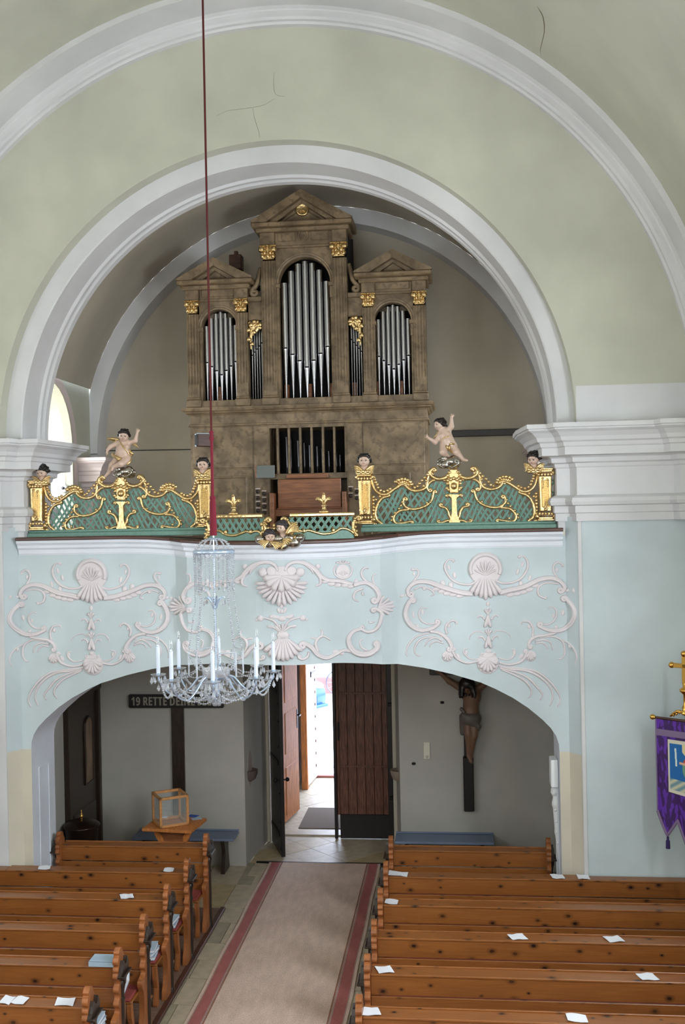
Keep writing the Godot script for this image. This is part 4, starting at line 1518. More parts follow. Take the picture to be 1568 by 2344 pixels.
	sl.box(sc + Vector3(-0.10, 0, 0.055), Vector3(0.012, 0.17, 0.05), 0.003, Basis(AY, 0.5))
	part(sp, "box_edge", sl, M.paper_grey)
	# beam and wire on the back wall
	var bm := Shape.new()
	bm.span(Vector3(1.75, at(1120, 983, -2.7).y, -2.76), Vector3(3.14, at(1120, 998, -2.7).y, -2.66), 0.006)
	alone("wall_beam", bm, M.wood_black, "dark horizontal wooden beam on the gallery wall right of the organ", "beam")
	var wi := Shape.new()
	wi.tube(PackedVector3Array([Vector3(-3.13, 5.75, -2.75), Vector3(-1.5, 5.73, -2.75)]), PackedFloat32Array([0.007, 0.007]), 5)
	alone("wall_cable", wi, M.wood_black, "thin dark cable along the gallery wall left of the organ", "cable")
	var bl2 := Shape.new()
	var bp := at(541, 602, -2.2)
	bl2.box(bp, Vector3(0.17, 0.2, 0.17), 0.01)
	bl2.box(bp + Vector3(0.0, 0.13, 0), Vector3(0.05, 0.06, 0.05), 0.006)
	bl2.box(bp - Vector3(0, 0.35, 0), Vector3(0.10, 0.55, 0.12), 0.01)
	alone("wooden_blower_box", bl2, M.wood_brown, "brown wooden box with a peg behind the left organ tower", "box")


# ---------------------------------------------------------------- pews
const PEW_Z := [0.0, 0.86, 1.655, 2.44, 3.185, 3.925]
const PEW_TOP := 0.955


func pew_end_shape() -> PackedVector2Array:
	# (towards the altar, up): scrolled front edge, arm, curved foot
	var p := curve2([Vector2(-0.055, 1.045), Vector2(-0.03, 1.095), Vector2(0.0, 1.112), Vector2(0.035, 1.105), Vector2(0.058, 1.082), Vector2(0.050, 1.058), Vector2(0.072, 1.046), Vector2(0.088, 1.018), Vector2(0.080, 0.990), Vector2(0.058, 0.978), Vector2(0.082, 0.965), Vector2(0.090, 0.940), Vector2(0.078, 0.918), Vector2(0.092, 0.902), Vector2(0.094, 0.878), Vector2(0.070, 0.858), Vector2(0.056, 0.82), Vector2(0.085, 0.792), Vector2(0.088, 0.762), Vector2(0.062, 0.735), Vector2(0.058, 0.70), Vector2(0.092, 0.67), Vector2(0.092, 0.645), Vector2(0.066, 0.615), Vector2(0.07, 0.58), Vector2(0.13, 0.565), Vector2(0.17, 0.545), Vector2(0.165, 0.50), Vector2(0.135, 0.44), Vector2(0.12, 0.33), Vector2(0.135, 0.20), Vector2(0.175, 0.12), Vector2(0.185, 0.075)], 3)
	p.append_array([Vector2(0.19, 0.028), Vector2(-0.10, 0.028)])
	p.append_array(curve2([Vector2(-0.10, 0.06), Vector2(-0.075, 0.18), Vector2(-0.055, 0.32), Vector2(-0.075, 0.45), Vector2(-0.09, 0.56), Vector2(-0.06, 0.70), Vector2(-0.055, 0.85), Vector2(-0.085, 0.95), Vector2(-0.095, 1.0)], 3))
	return p


func build_pews() -> void:
	for s in [-1.0, 1.0]:
		for i in 6:
			var far := 4.52
			if i == 0:
				far = 2.81
			var side := "left" if s < 0 else "right"
			var which: String = ["rearmost short pew under the gallery", "second pew from the gallery, ending against the pier", "third pew from the gallery", "fourth pew from the gallery", "fifth pew from the gallery", "nearest pew at the photo's lower edge"][i]
			var p := thing("church_pew", "brown pine %s, %s of the carpet" % [which, side], "pew", Vector3(1.05 * s, 0.0, PEW_Z[i]), "pews %s of the aisle" % side)
			pew(p, s, far, i)


func pew(o: Node3D, s: float, far: float, i: int) -> void:
	var l := far - 1.05
	# back: two boards with an open joint, tilted a little; ledge with a rim behind; seat; kneeling board
	var a := 0.045 * s
	var b := l * s
	var pine: Material = M["pine_%d" % (i % 4)]
	var pine2: Material = M["pine_%d" % ((i + 2) % 4)]
	var up := Shape.new()
	up.span(Vector3(a, 0.780, 0.0), Vector3(b, 0.935, 0.028), 0.004)
	local(o, "back_board", up, pine)
	var lo := Shape.new()
	lo.span(Vector3(a, 0.600, 0.004), Vector3(b, 0.768, 0.028), 0.004)
	local(o, "back_board", lo, pine2)
	var lo2 := Shape.new()
	lo2.span(Vector3(a, 0.45, 0.008), Vector3(b, 0.594, 0.030), 0.004)
	local(o, "back_board", lo2, pine)
	var lg := Shape.new()
	var notch: float = 3.1 - 1.05
	if i == 1:
		lg.span(Vector3(a, 0.935, -0.13), Vector3(minf(notch, l) * s, PEW_TOP, 0.034), 0.005)
		lg.span(Vector3(notch * s, 0.935, -0.10), Vector3(b, PEW_TOP, 0.034), 0.005)
	else:
		lg.span(Vector3(a, 0.935, -0.125), Vector3(b, PEW_TOP, 0.034), 0.005)
	local(o, "book_ledge", lg, M["pine_%d" % ((i + 1) % 4)])
	if i != 1:
		var rim := Shape.new()
		rim.span(Vector3(a, PEW_TOP - 0.002, -0.130), Vector3(b, PEW_TOP + 0.012, -0.116), 0.004)
		local(o, "ledge_rim", rim, M["pine_%d" % ((i + 1) % 4)])
	var st := Shape.new()
	st.span(Vector3(a, 0.425, 0.02), Vector3(b, 0.45, 0.34), 0.008)
	local(o, "seat", st, pine2)
	var cu := Shape.new()
	cu.span(Vector3(0.06 * s, 0.448, 0.04), Vector3(b, 0.475, 0.345), 0.010)
	local(o, "seat_cushion", cu, M.cushion, "dull red seat cushion")
	# kneeling board behind the back
	if i > 0:
		var kn := Shape.new()
		kn.span(Vector3(a, 0.20, -0.30), Vector3(minf(l, 1.82 if i == 1 else 9.0) * s, 0.225, -0.16), 0.005)
		local(o, "kneeler", kn, pine)
	# ends
	var e := pew_end_shape()
	var ends := [0.0]
	if i == 0:
		ends.append(l)
	for x in ends:
		var en := Shape.new()
		var zx := Transform3D(Basis(Vector3(0, 0, 1), Vector3(0, 1, 0), Vector3(s, 0, 0)), Vector3(x * s, 0, 0))
		en.prism(e, -0.004, 0.045, zx, 0.0)
		var node := local(o, "pew_end", en, M.pine_end, "scroll-edged wooden pew end")
		# block under the seat front
		var leg := Shape.new()
		leg.prism(curve2([Vector2(0.29, 0.425), Vector2(0.345, 0.42), Vector2(0.335, 0.30), Vector2(0.30, 0.2), Vector2(0.33, 0.08), Vector2(0.33, 0.028), Vector2(0.26, 0.028), Vector2(0.26, 0.1), Vector2(0.25, 0.2), Vector2(0.27, 0.3)], 2), 0.05, 0.09, zx)
		local(o, "seat_leg", leg, M.pine_end)
		# dark half column with a spreading capital on the outer face
		var out: float = -1.0 if x == 0.0 else 1.0
		var face: float = (x - 0.004 if x == 0.0 else x + 0.045) * s
		var d := Vector3(s * out, 0, 0)
		var col := Shape.new()
		var xf := Transform3D(Basis(Vector3(0, 0, 1), AY, d), Vector3(face, 0, 0.0))
		col.lathe([[0.032, 0.03], [0.034, 0.06], [0.026, 0.075], [0.024, 0.09], [0.022, 0.66], [0.028, 0.665], [0.028, 0.685], [0.021, 0.69], [0.021, 0.74], [0.030, 0.79], [0.024, 0.83], [0.0, 0.84]], 10, xf, 0.0, PI)
		local(node, "half_column", col, M.wood_dark)
		var cap := Shape.new()
		cap.prism(PackedVector2Array([Vector2(-0.09, 0.905), Vector2(-0.10, 0.93), Vector2(-0.075, 1.0), Vector2(-0.055, 1.02), Vector2(-0.045, 0.985), Vector2(-0.02, 0.965), Vector2(0.01, 0.985), Vector2(0.03, 1.01), Vector2(0.05, 0.97), Vector2(0.075, 0.93), Vector2(0.105, 0.905), Vector2(0.105, 0.885), Vector2(0.06, 0.862), Vector2(0.02, 0.84), Vector2(0.012, 0.80), Vector2(-0.012, 0.80), Vector2(-0.02, 0.84), Vector2(-0.06, 0.862), Vector2(-0.09, 0.885)]), 0.0, 0.034, xf, 0.006)
		cap.box(Vector3(face, 0.893, 0.006) + d * 0.028, Vector3(0.060, 0.020, 0.215), 0.004)
		local(node, "column_capital", cap, M.wood_dark)


# ---------------------------------------------------------------- runner, papers, books
func build_papers() -> void:
	runner()
	# sheets on the ledges: pixel of the middle, pew, size
	for q in [[105, 1983, 1, "left", 0.13], [388, 1989, 1, "left", 0.11], [289, 2053, 2, "left", 0.13], [14, 2292, 5, "left", 0.10], [43, 2294, 5, "left", 0.11], [146, 2297, 5, "left", 0.15], [912, 1996, 1, "right", 0.21], [1275, 2003, 1, "right", 0.13], [1334, 2004, 1, "right", 0.12], [897, 2059, 2, "right", 0.13], [1184, 2138, 3, "right", 0.14], [1402, 2142, 3, "right", 0.14], [881, 2214, 4, "right", 0.13], [1480, 2230, 4, "right", 0.14], [848, 2307, 5, "right", 0.15], [1318, 2321, 5, "right", 0.15]]:
		var p := on_level(q[0], q[1], PEW_TOP + 0.006)
		p.z = PEW_Z[q[2]] - 0.045
		var s := Shape.new()
		var rows := []
		for i in 4:
			var row := PackedVector3Array()
			for j in 4:
				row.append(Vector3((i / 3.0 - 0.5) * q[4] + (j - 1.5) * 0.008, 0.003 + 0.004 * sin(i * 2.1 + j + q[0]), (j / 3.0 - 0.5) * 0.125))
			rows.append(row)
		s.grid(rows)
		for r in 4:
			rows[r] = PackedVector3Array(Array(rows[r]).map(func(v): return v - Vector3(0, 0.0022, 0)))
		s.grid(rows)
		var o := alone("song_sheet", s, M.paper, "white paper on the ledge of the %s pew, %s" % [["rear", "second", "third", "fourth", "fifth", "nearest"][q[2]] + " " + q[3], sheet_place(q)], "paper", "paper sheets on the pew ledges")
		o.position = p
		o.rotation.y = 0.25 * sin(q[0] * 1.7)
	# hymn books on the left benches and ledges
	var n := 0
	for q in [[1, 0.17, 0, 2], [2, 0.16, 0, 3], [4, 0.18, 0, 4]]:
		for k in q[3]:
			var y: float = 0.477 + 0.035 * k
			book(Vector3(-1.05 - q[1], y, PEW_Z[q[0]] + 0.22), 0.1 * sin(k * 3.0 + q[0]), 0.0, "grey hymn book, number %s from the seat, in the pile on the %s left pew" % [["one", "two", "three", "four"][k], ["", "second", "third", "", "fifth"][q[0]]], true)
	book(Vector3(-1.05 - 0.13, 0.556, PEW_Z[3] + 0.21), 0.3, 1.2, "pale hymn book leaning upright against the fourth left pew end", true)
	book(Vector3(-1.05 - 0.16, PEW_TOP + 0.002, PEW_Z[4] - 0.030), PI / 2, 0.0, "grey hymn book lying on the ledge of the fifth left pew", false)
	book(Vector3(1.05 + 0.16, 0.477, PEW_Z[5] - 0.42), 0.0, 0.0, "grey hymn book on the seat behind the nearest right pew", false)


func sheet_place(q: Array) -> String:
	var x: float = q[0]
	if q[3] == "left":
		return "at the aisle end" if x > 250 else ("middle of three" if x == 43 else ("leftmost of three" if x == 14 else ("rightmost of three" if x == 146 else "far from the aisle")))
	return "at the aisle end" if x < 950 else ("just left of the pier edge" if x == 1275 else ("on the pier corner" if x == 1334 else ("in its middle" if x < 1330 else "towards the far end")))


func book(p: Vector3, turn: float, lean: float, label: String, thin: bool) -> void:
	var o := thing("hymn_book", label, "book", p, "hymn books on the pews")
	o.rotation = Vector3(0, turn, lean)
	var h := 0.033 if thin else 0.045
	var b := Shape.new()
	b.span(Vector3(-0.075, 0.003, -0.105), Vector3(0.075, h - 0.003, 0.105), 0.002)
	local(o, "page_block", b, M.paper)
	var c := Shape.new()
	c.span(Vector3(-0.08, h - 0.003, -0.11), Vector3(0.08, h, 0.11), 0.001)
	c.span(Vector3(-0.08, 0.0, -0.11), Vector3(0.08, 0.003, 0.11), 0.001)
	c.span(Vector3(-0.08, 0.0, -0.11), Vector3(-0.076, h, 0.11), 0.001)
	local(o, "cover", c, M.book_cover)


func runner() -> void:
	# coir runner with woven red border stripes: the stripes are dyed yarn
	var w := 512
	var h := 1024
	var im := Image.create(w, h, false, Image.FORMAT_RGB8)
	var a := noise(FastNoiseLite.TYPE_SIMPLEX_SMOOTH, 0.02, 4, 61)
	var b := noise(FastNoiseLite.TYPE_SIMPLEX_SMOOTH, 0.25, 2, 62)
	for y in h:
		for x in w:
			var t := absf(x - w * 0.5 + 0.5) / (w * 0.5)
			var c := Color(0.90, 0.79, 0.72)
			if t > 0.80 and t < 0.945:
				c = Color(0.72, 0.42, 0.40)
			elif t > 0.775 and t < 0.80 or t > 0.945 and t < 0.96:
				c = Color(0.72, 0.60, 0.56)
			elif t > 0.755 and t < 0.775:
				c = Color(0.62, 0.42, 0.33)
			var k := 0.90 + 0.06 * a.get_noise_2d(x * 1.4, y * 0.5) + 0.13 * b.get_noise_2d(x, y * 0.6)
			im.set_pixel(x, y, Color(c.r * k, c.g * k, c.b * k))
	var m := paint("runner", Color(1, 1, 1), 0.95)
	m.albedo_texture = texture(im)
	m.uv1_scale = Vector3(1, 5, 1)
	var s := Shape.new()
	var z0 := -2.30
	var z1 := 15.0
	var rows := []
	for j in 70:
		var row := PackedVector3Array()
		for i in 9:
			var x := -0.765 + 1.53 * i / 8.0
			row.append(Vector3(x + (0.006 * sin(j * 0.9) if i in [0, 8] else 0.0), 0.012 + 0.0015 * sin(j * 1.3 + i), lerpf(z0, z1, j / 69.0)))
		rows.append(row)
	s.grid(rows)
	for q in [-0.765, 0.765]:
		s.quad(Vector3(q, 0.012, z0), Vector3(q, 0.012, z1), Vector3(q, 0.0, z1), Vector3(q, 0.0, z0))
	alone("carpet_runner", s, m, "long brown coir carpet with red border stripes down the aisle", "carpet")


# ---------------------------------------------------------------- doors, porch and street
func leaf_basis(a: Vector3, b: Vector3) -> Transform3D:
	# x from hinge a to edge b, y up, z the face turned to the viewer's side
	var x := (b - a).normalized()
	return Transform3D(Basis(x, AY, x.cross(AY)), a)


func build_doors() -> void:
	# closed dark leaf of boards
	var o := thing("church_door", "closed dark brown plank leaf of the church door with black kick board", "door", Vector3(0.45, 0, -3.42))
	var w := 0.835
	for i in 6:
		var s := Shape.new()
		s.span(Vector3(0.10 + 0.128 * i + 0.003, 0.36, -3.44), Vector3(0.10 + 0.128 * (i + 1) - 0.003, 2.92, -3.40 + 0.003 * (i % 2)), 0.004)
		part(o, "plank", s, M.wood_door)
	var bk := Shape.new()
	bk.span(Vector3(0.06, 0.36, -3.47), Vector3(0.87, 2.92, -3.44))
	part(o, "back_boarding", bk, M.wood_door)
	var k := Shape.new()
	k.span(Vector3(0.10, 0.012, -3.45), Vector3(0.87, 0.365, -3.385), 0.006)
	part(o, "kick_board", k, M.wood_black)
	var fr := Shape.new()
	fr.span(Vector3(0.02, 0.012, -3.46), Vector3(0.065, 2.92, -3.36), 0.006)
	fr.span(Vector3(0.815, 0.012, -3.46), Vector3(0.935, 2.92, -3.382), 0.006)
	part(o, "stile", fr, M.wood_black)
	var st := Shape.new()
	st.span(Vector3(0.068, 0.36, -3.44), Vector3(0.105, 2.92, -3.375), 0.005)
	part(o, "meeting_batten", st, M.wood_door)
	for y in [1.05, 2.12]:
		var r := Shape.new()
		r.span(Vector3(0.10, y, -3.40), Vector3(0.82, y + 0.035, -3.392), 0.003)
		part(o, "ledge_board", r, M.wood_door)
	for y in [0.62, 1.98]:
		var h := Shape.new()
		h.box(Vector3(0.87, y, -3.36), Vector3(0.07, 0.05, 0.03), 0.006)
		h.tube(PackedVector3Array([Vector3(0.905, y - 0.05, -3.33), Vector3(0.905, y + 0.05, -3.33)]), PackedFloat32Array([0.016, 0.016]), 8)
		h.ball(Vector3(0.905, y + 0.055, -3.33), Vector3.ONE * 0.02, 8, 6)
		part(o, "hinge", h, M.iron)
	var lk := Shape.new()
	lk.span(Vector3(0.085, 1.45, -3.38), Vector3(0.115, 1.72, -3.362), 0.003)
	part(o, "lock_plate", lk, M.iron)
	# open dark leaf, seen along its edge
	var a := Vector3(-0.865, 0, -3.22)
	var b := Vector3(-0.60, 0, -2.50)
	var t := leaf_basis(a, b)
	var d := thing("church_door", "open dark door leaf seen edge-on left of the bright doorway", "door", a)
	var len_ := a.distance_to(b)
	var lf := Shape.new()
	lf.box(t * Vector3(len_ * 0.5, 1.47, 0), Vector3(len_, 2.91, 0.055), 0.006, t.basis)
	part(d, "leaf", lf, M.wood_black)
	var st2 := Shape.new()
	for y in [0.3, 1.3, 2.3]:
		st2.box(t * Vector3(len_ * 0.45, y, 0.032), Vector3(len_ * 0.8, 0.06, 0.012), 0.003, t.basis)
		st2.box(t * Vector3(len_ * 0.45, y, -0.032), Vector3(len_ * 0.8, 0.06, 0.012), 0.003, t.basis)
	for y in [0.12, 0.5, 0.9, 1.55, 1.9, 2.15, 2.5]:
		st2.ball(t * Vector3(len_ - 0.03, y, 0.03), Vector3.ONE * 0.016, 7, 5)
	part(d, "strap", st2, M.iron)
	var kn := Shape.new()
	var kp := t * Vector3(len_ - 0.05, 1.08, 0.0)
	var side := t.basis.z
	for f in [-1.0, 1.0]:
		kn.tube(PackedVector3Array([kp, kp + side * f * 0.07]), PackedFloat32Array([0.01, 0.01]), 7)
		kn.ball(kp + side * f * 0.085, Vector3(0.03, 0.03, 0.03), 9, 7)
	part(d, "door_knob", kn, M.iron)
	# casing of the opening
	for s in [-1.0, 1.0]:
		var c := Shape.new()
		c.span(Vector3(0.90 * s, 0.0, -3.30), Vector3(0.955 * s, 2.95, -3.20), 0.01)
		c.span(Vector3(0.955 * s, 0.0, -3.28), Vector3(0.985 * s, 2.95, -3.23), 0.006)
		structure("trim_1", c, M.plaster_beige, "cream door casing %s of the church door" % ("left" if s < 0 else "right"))
	# threshold stone
	var th := Shape.new()
	th.span(Vector3(-0.98, -0.02, -3.78), Vector3(0.98, 0.022, -3.50), 0.012)
	structure("floor_threshold", th, M.stone, "worn pale threshold stone of the church door")
	# porch floor: big square tiles
	var bed := Shape.new()
	bed.span(Vector3(-1.2, -0.2, -7.05), Vector3(1.2, -0.018, -3.78))
	var fl := structure("floor_porch", bed, M.joint, "pale tiled floor of the porch")
	var sd := 0.46
	for i in range(-7, 8):
		for j in range(-7, 8):
			var c := Vector2((i + j) * sd * 0.7071, -5.4 + (i - j) * sd * 0.7071)
			var poly := PackedVector2Array([c + Vector2(0, sd * 0.70), c + Vector2(sd * 0.70, 0), c - Vector2(0, sd * 0.70), c - Vector2(sd * 0.70, 0)])
			for q in Geometry2D.intersect_polygons(poly, PackedVector2Array([Vector2(-1.0, -7.0), Vector2(1.0, -7.0), Vector2(1.0, -3.78), Vector2(-1.0, -3.78)])):
				if q.size() >= 3:
					var tl := Shape.new()
					tl.prism(q, -0.02, rng.randf_range(-0.001, 0.001), Transform3D(Basis(AX, AZ, AY), Vector3.ZERO))
					part(fl, "floor_tile", tl, M.stone)
	var sill := Shape.new()
	sill.span(Vector3(-0.8, -0.02, -7.06), Vector3(0.8, 0.04, -6.90), 0.008)
	structure("floor_sill", sill, M.facade_base, "low reddish sill of the outer doorway")
	var mt := Shape.new()
	mt.span(Vector3(-0.60, 0.0, -4.96), Vector3(0.62, 0.014, -3.86), 0.004)
	alone("door_mat", mt, M.doormat, "grey-brown doormat on the porch tiles beyond the threshold", "doormat")
	# orange pine leaf of the porch door
	a = Vector3(-0.74, 0, -4.80)
	b = Vector3(-0.86, 0, -4.02)
	t = leaf_basis(a, b)
	len_ = a.distance_to(b)
	var pd := thing("porch_door", "orange pine panelled door standing open in the porch", "door", a)
	var lf2 := Shape.new()
	lf2.box(t * Vector3(len_ * 0.5, 1.48, 0), Vector3(len_, 2.9, 0.05), 0.004, t.basis)
	part(pd, "leaf", lf2, M.wood_orange)
	for f in [-1.0, 1.0]:
		for q in [[0.12, 0.86], [1.06, 1.70], [1.86, 2.8]]:
			var pn := Shape.new()
			pn.box(t * Vector3(len_ * 0.5, (q[0] + q[1]) * 0.5, f * 0.026), Vector3(len_ - 0.22, q[1] - q[0], 0.016), 0.014, t.basis)
			part(pd, "door_panel", pn, M.wood_orange)
	var hd := Shape.new()
	for f in [-1.0, 1.0]:
		hd.box(t * Vector3(0.05, 1.50, f * 0.030), Vector3(0.05, 0.30, 0.008), 0.003, t.basis)
		hd.tube(PackedVector3Array([t * Vector3(0.05, 1.56, f * 0.03), t * Vector3(0.05, 1.56, f * 0.085), t * Vector3(0.16, 1.56, f * 0.085)]), PackedFloat32Array([0.011, 0.011, 0.011]), 7)
	part(pd, "door_handle", hd, M.iron)
	# brown frame post and pale outer leaf with studs
	var post := Shape.new()
	post.span(Vector3(-0.87, 0.0, -6.18), Vector3(-0.765, 2.95, -6.08), 0.006)
	structure("trim_1", post, M.wood_orange, "orange-brown frame post of the porch")
	a = Vector3(-0.73, 0, -6.95)
	b = Vector3(-0.80, 0, -6.22)
	t = leaf_basis(a, b)
	len_ = a.distance_to(b)
	var od := thing("outer_door", "sunlit pale outer door leaf with a row of nail heads", "door", a)
	var lf3 := Shape.new()
	lf3.box(t * Vector3(len_ * 0.5, 1.45, 0), Vector3(len_, 2.84, 0.05), 0.006, t.basis)
	part(od, "leaf", lf3, M.wood_washed)
	for i in 12:
		var nl := Shape.new()
		for f in [-1.0, 1.0]:
			nl.ball(t * Vector3(0.14, 0.25 + 0.22 * i, f * 0.028), Vector3(0.014, 0.03, 0.014), 7, 5)
		part(od, "nail_head", nl, M.wood_brown)
	var bolt := Shape.new()
	for f in [-1.0, 1.0]:
		bolt.tube(PackedVector3Array([t * Vector3(0.03, 1.95, f * 0.035), t * Vector3(0.42, 1.95, f * 0.035)]), PackedFloat32Array([0.012, 0.012]), 6)
		bolt.box(t * Vector3(0.42, 1.93, f * 0.03), Vector3(0.05, 0.10, 0.02), 0.004, t.basis)
	part(od, "bolt", bolt, M.iron)


func build_outside() -> void:
	var g := Shape.new()
	g.span(Vector3(-14, -0.3, -16.0), Vector3(14, -0.03, -7.05))
	structure("ground", g, M.asphalt, "sunlit pale street in front of the church")
	var gr := Shape.new()
	for i in 26:
		gr.span(Vector3(-0.9 + 0.07 * i, -0.028, -7.95), Vector3(-0.87 + 0.07 * i, -0.022, -7.78))
	gr.span(Vector3(-0.95, -0.03, -7.98), Vector3(0.95, -0.024, -7.95))
	gr.span(Vector3(-0.95, -0.03, -7.78), Vector3(0.95, -0.024, -7.75))
	alone("drain_grating", gr, M.tin_dark, "narrow drain grating in the street before the door", "grating")
	var f := Shape.new()
	f.span(Vector3(-14, -0.03, -16.4), Vector3(14, 7.0, -15.9))
	var fac := structure("wall_house", f, M.facade, "white house front across the street")
	var base := Shape.new()
	base.span(Vector3(-14, -0.03, -15.9), Vector3(14, 0.40, -15.84), 0.01)
	part(fac, "plinth_band", base, M.facade_base)
	build_car()
	build_bicycle()


func build_car() -> void:
	var at0 := on_level(722, 1648, -0.03) + Vector3(-1.80, 0, -0.85)
	var o := thing("parked_car", "blue car parked in the bright street beyond the door", "car", at0)
	o.rotation.y = -0.62
	var side := curve2([Vector2(-2.0, 0.35), Vector2(-2.02, 0.62), Vector2(-1.95, 0.92), Vector2(-1.7, 1.05), Vector2(-1.35, 1.42), Vector2(-0.6, 1.52), Vector2(0.25, 1.45), Vector2(0.85, 1.05), Vector2(1.55, 0.95), Vector2(1.85, 0.80), Vector2(1.95, 0.55), Vector2(1.93, 0.32)], 4)
	var rows := []
	for k in 7:
		var z := -0.86 + 1.72 * k / 6.0
		var row := PackedVector3Array()
		for q in side:
			var tuck := 1.0 - 0.16 * pow(absf(z) / 0.86, 6) * (0.4 + clampf(q.y - 0.6, 0, 1))
			row.append(Vector3(q.x * (1.0 - 0.06 * pow(absf(z) / 0.86, 4)), q.y * tuck + 0.0, z))
		rows.append(row)
	var b := Shape.new()
	b.grid(rows)
	for r in [rows[0], rows[6]]:
		var c := Vector3(0, 0.7, r[0].z)
		for i in r.size() - 1:
			b.tri(c, r[i], r[i + 1])
		b.tri(c, r[r.size() - 1], r[0])
	local(o, "car_body", b, M.car_blue)
	var w := Shape.new()
	w.quad(Vector3(0.30, 1.41, -0.66), Vector3(0.30, 1.41, 0.66), Vector3(0.86, 1.075, 0.74), Vector3(0.86, 1.075, -0.74))
	for z in [-0.78, 0.78]:
		w.quad(Vector3(-1.3, 1.36, z), Vector3(0.2, 1.36, z), Vector3(0.7, 1.06, z * 1.1), Vector3(-1.55, 1.06, z * 1.1))
	local(o, "car_window", w, M.wood_black)
	for z in [-0.62, 0.62]:
		var h := Shape.new()
		h.ball(Vector3(1.74, 0.74, z), Vector3(0.20, 0.09, 0.20), 10, 7)
		local(o, "headlamp_housing", h, M.tin)
	var gr := Shape.new()
	gr.box(Vector3(1.93, 0.45, 0), Vector3(0.05, 0.18, 0.9), 0.02)
	local(o, "grille", gr, M.rubber)
	var bp := Shape.new()
	bp.box(Vector3(1.93, 0.29, 0), Vector3(0.12, 0.08, 1.6), 0.03)
	local(o, "bumper", bp, M.car_blue)
	for x in [-1.25, 1.25]:
		for z in [-0.84, 0.84]:
			var wh := Shape.new()
			wh.lathe([[0.0, -0.09], [0.2, -0.09], [0.31, -0.09], [0.33, -0.06], [0.33, 0.06], [0.31, 0.09], [0.2, 0.09], [0.0, 0.09]], 18, Transform3D(Basis(AX, PI / 2), Vector3(x, 0.33, z)))
			var wheel := local(o, "wheel", wh, M.rubber)
			var hub := Shape.new()
			hub.lathe([[0.0, -0.1], [0.2, -0.1], [0.2, 0.1], [0.0, 0.1]], 14, Transform3D(Basis(AX, PI / 2), Vector3(x, 0.33, z)))
			local(wheel, "hub_cap", hub, M.tin)


func build_bicycle() -> void:
	var c := at(775, 1572, -15.45)
	c.y = 0.0
	var o := thing("bicycle", "grey bicycle leaning at the white house across the street", "bicycle", c)
	o.rotation.y = 0.1
	for x in [0.0, 1.02]:
		var w := Shape.new()
		var ring := PackedVector3Array()
		for i in 33:
			ring.append(Vector3(x + 0.32 * cos(TAU * i / 32), 0.33 + 0.32 * sin(TAU * i / 32), 0))
		var r := PackedFloat32Array()
		r.resize(33)
		r.fill(0.02)
		w.tube(ring, r, 6, AZ, 1.0, false)
		var wheel := local(o, "wheel", w, M.tin_dark)
		var sp := Shape.new()
		for i in 12:
			var a := TAU * i / 12
			sp.tube(PackedVector3Array([Vector3(x, 0.33, 0), Vector3(x + 0.31 * cos(a), 0.33 + 0.31 * sin(a), 0)]), PackedFloat32Array([0.003, 0.003]), 4)
		local(wheel, "spokes", sp, M.tin)
	var f := Shape.new()
	for q in [[0.0, 0.33, 0.14, 0.85], [0.14, 0.80, 0.72, 0.82], [0.16, 0.72, 0.55, 0.30], [0.55, 0.30, 0.74, 0.90], [0.55, 0.30, 1.02, 0.33], [1.02, 0.33, 0.72, 0.80], [0.14, 0.85, 0.12, 0.98]]:
		f.tube(PackedVector3Array([Vector3(q[0], q[1], 0), Vector3(q[2], q[3], 0)]), PackedFloat32Array([0.017, 0.017]), 7)
	local(o, "frame", f, M.tin_dark)
	var hb := Shape.new()
	hb.tube(PackedVector3Array([Vector3(0.2, 0.98, -0.28), Vector3(0.12, 1.0, -0.1), Vector3(0.12, 1.0, 0.1), Vector3(0.2, 0.98, 0.28)]), PackedFloat32Array([0.014, 0.014, 0.014, 0.014]), 7)
	local(o, "handlebar", hb, M.tin)
	var sd := Shape.new()
	sd.ball(Vector3(0.76, 0.93, 0), Vector3(0.13, 0.035, 0.07), 10, 6)
	local(o, "saddle", sd, M.rubber)


# ---------------------------------------------------------------- chandelier
const HANG := Vector3(0.0, 0.0, 3.9)


func high(py: float) -> float:
	return at(490, py, HANG.z).y


func facet(s: Shape, c: Vector3, r: float, h: float, n := 6) -> void:
	for i in n:
		var a := Vector3(cos(TAU * i / n) * r, 0, sin(TAU * i / n) * r)
		var b := Vector3(cos(TAU * (i + 1) / n) * r, 0, sin(TAU * (i + 1) / n) * r)
		s.tri(c + a, c + b, c + Vector3(0, h, 0))
		s.tri(c + b, c + a, c - Vector3(0, h, 0))


func drop(s: Shape, c: Vector3, r: float, h: float) -> void:
	# pear-shaped cut drop hanging from c
	for i in 6:
		var a := Vector3(cos(TAU * i / 6) * r, 0, sin(TAU * i / 6) * r)
		var b := Vector3(cos(TAU * (i + 1) / 6) * r, 0, sin(TAU * (i + 1) / 6) * r)
		var m := c - Vector3(0, h * 0.68, 0)
		s.tri(m + a, m + b, c)
		s.tri(m + b, m + a, c - Vector3(0, h, 0))


func strand(o: Node3D, called: String, p: PackedVector3Array, r: float, gap: float) -> void:
	var s := Shape.new()
	var bright := Shape.new()
	var left := 0.0
	var n := 0
	for i in p.size() - 1:
		var d := p[i].distance_to(p[i + 1])
		while left < d:
			facet(s, p[i].lerp(p[i + 1], left / d), r, r * 0.95)
			n += 1
			left += gap
		left -= d
	var string := part(o, called, s, M.crystal)
	if bright.v.size():
		part(string, "cut_bead", bright, M.sparkle)


func hanging(a: Vector3, b: Vector3, sink: float, n := 10) -> PackedVector3Array:
	var p := PackedVector3Array()
	for i in n + 1:
		var t := float(i) / n
		p.append(a.lerp(b, t) - Vector3(0, sink * 4.0 * t * (1.0 - t), 0))
	return p


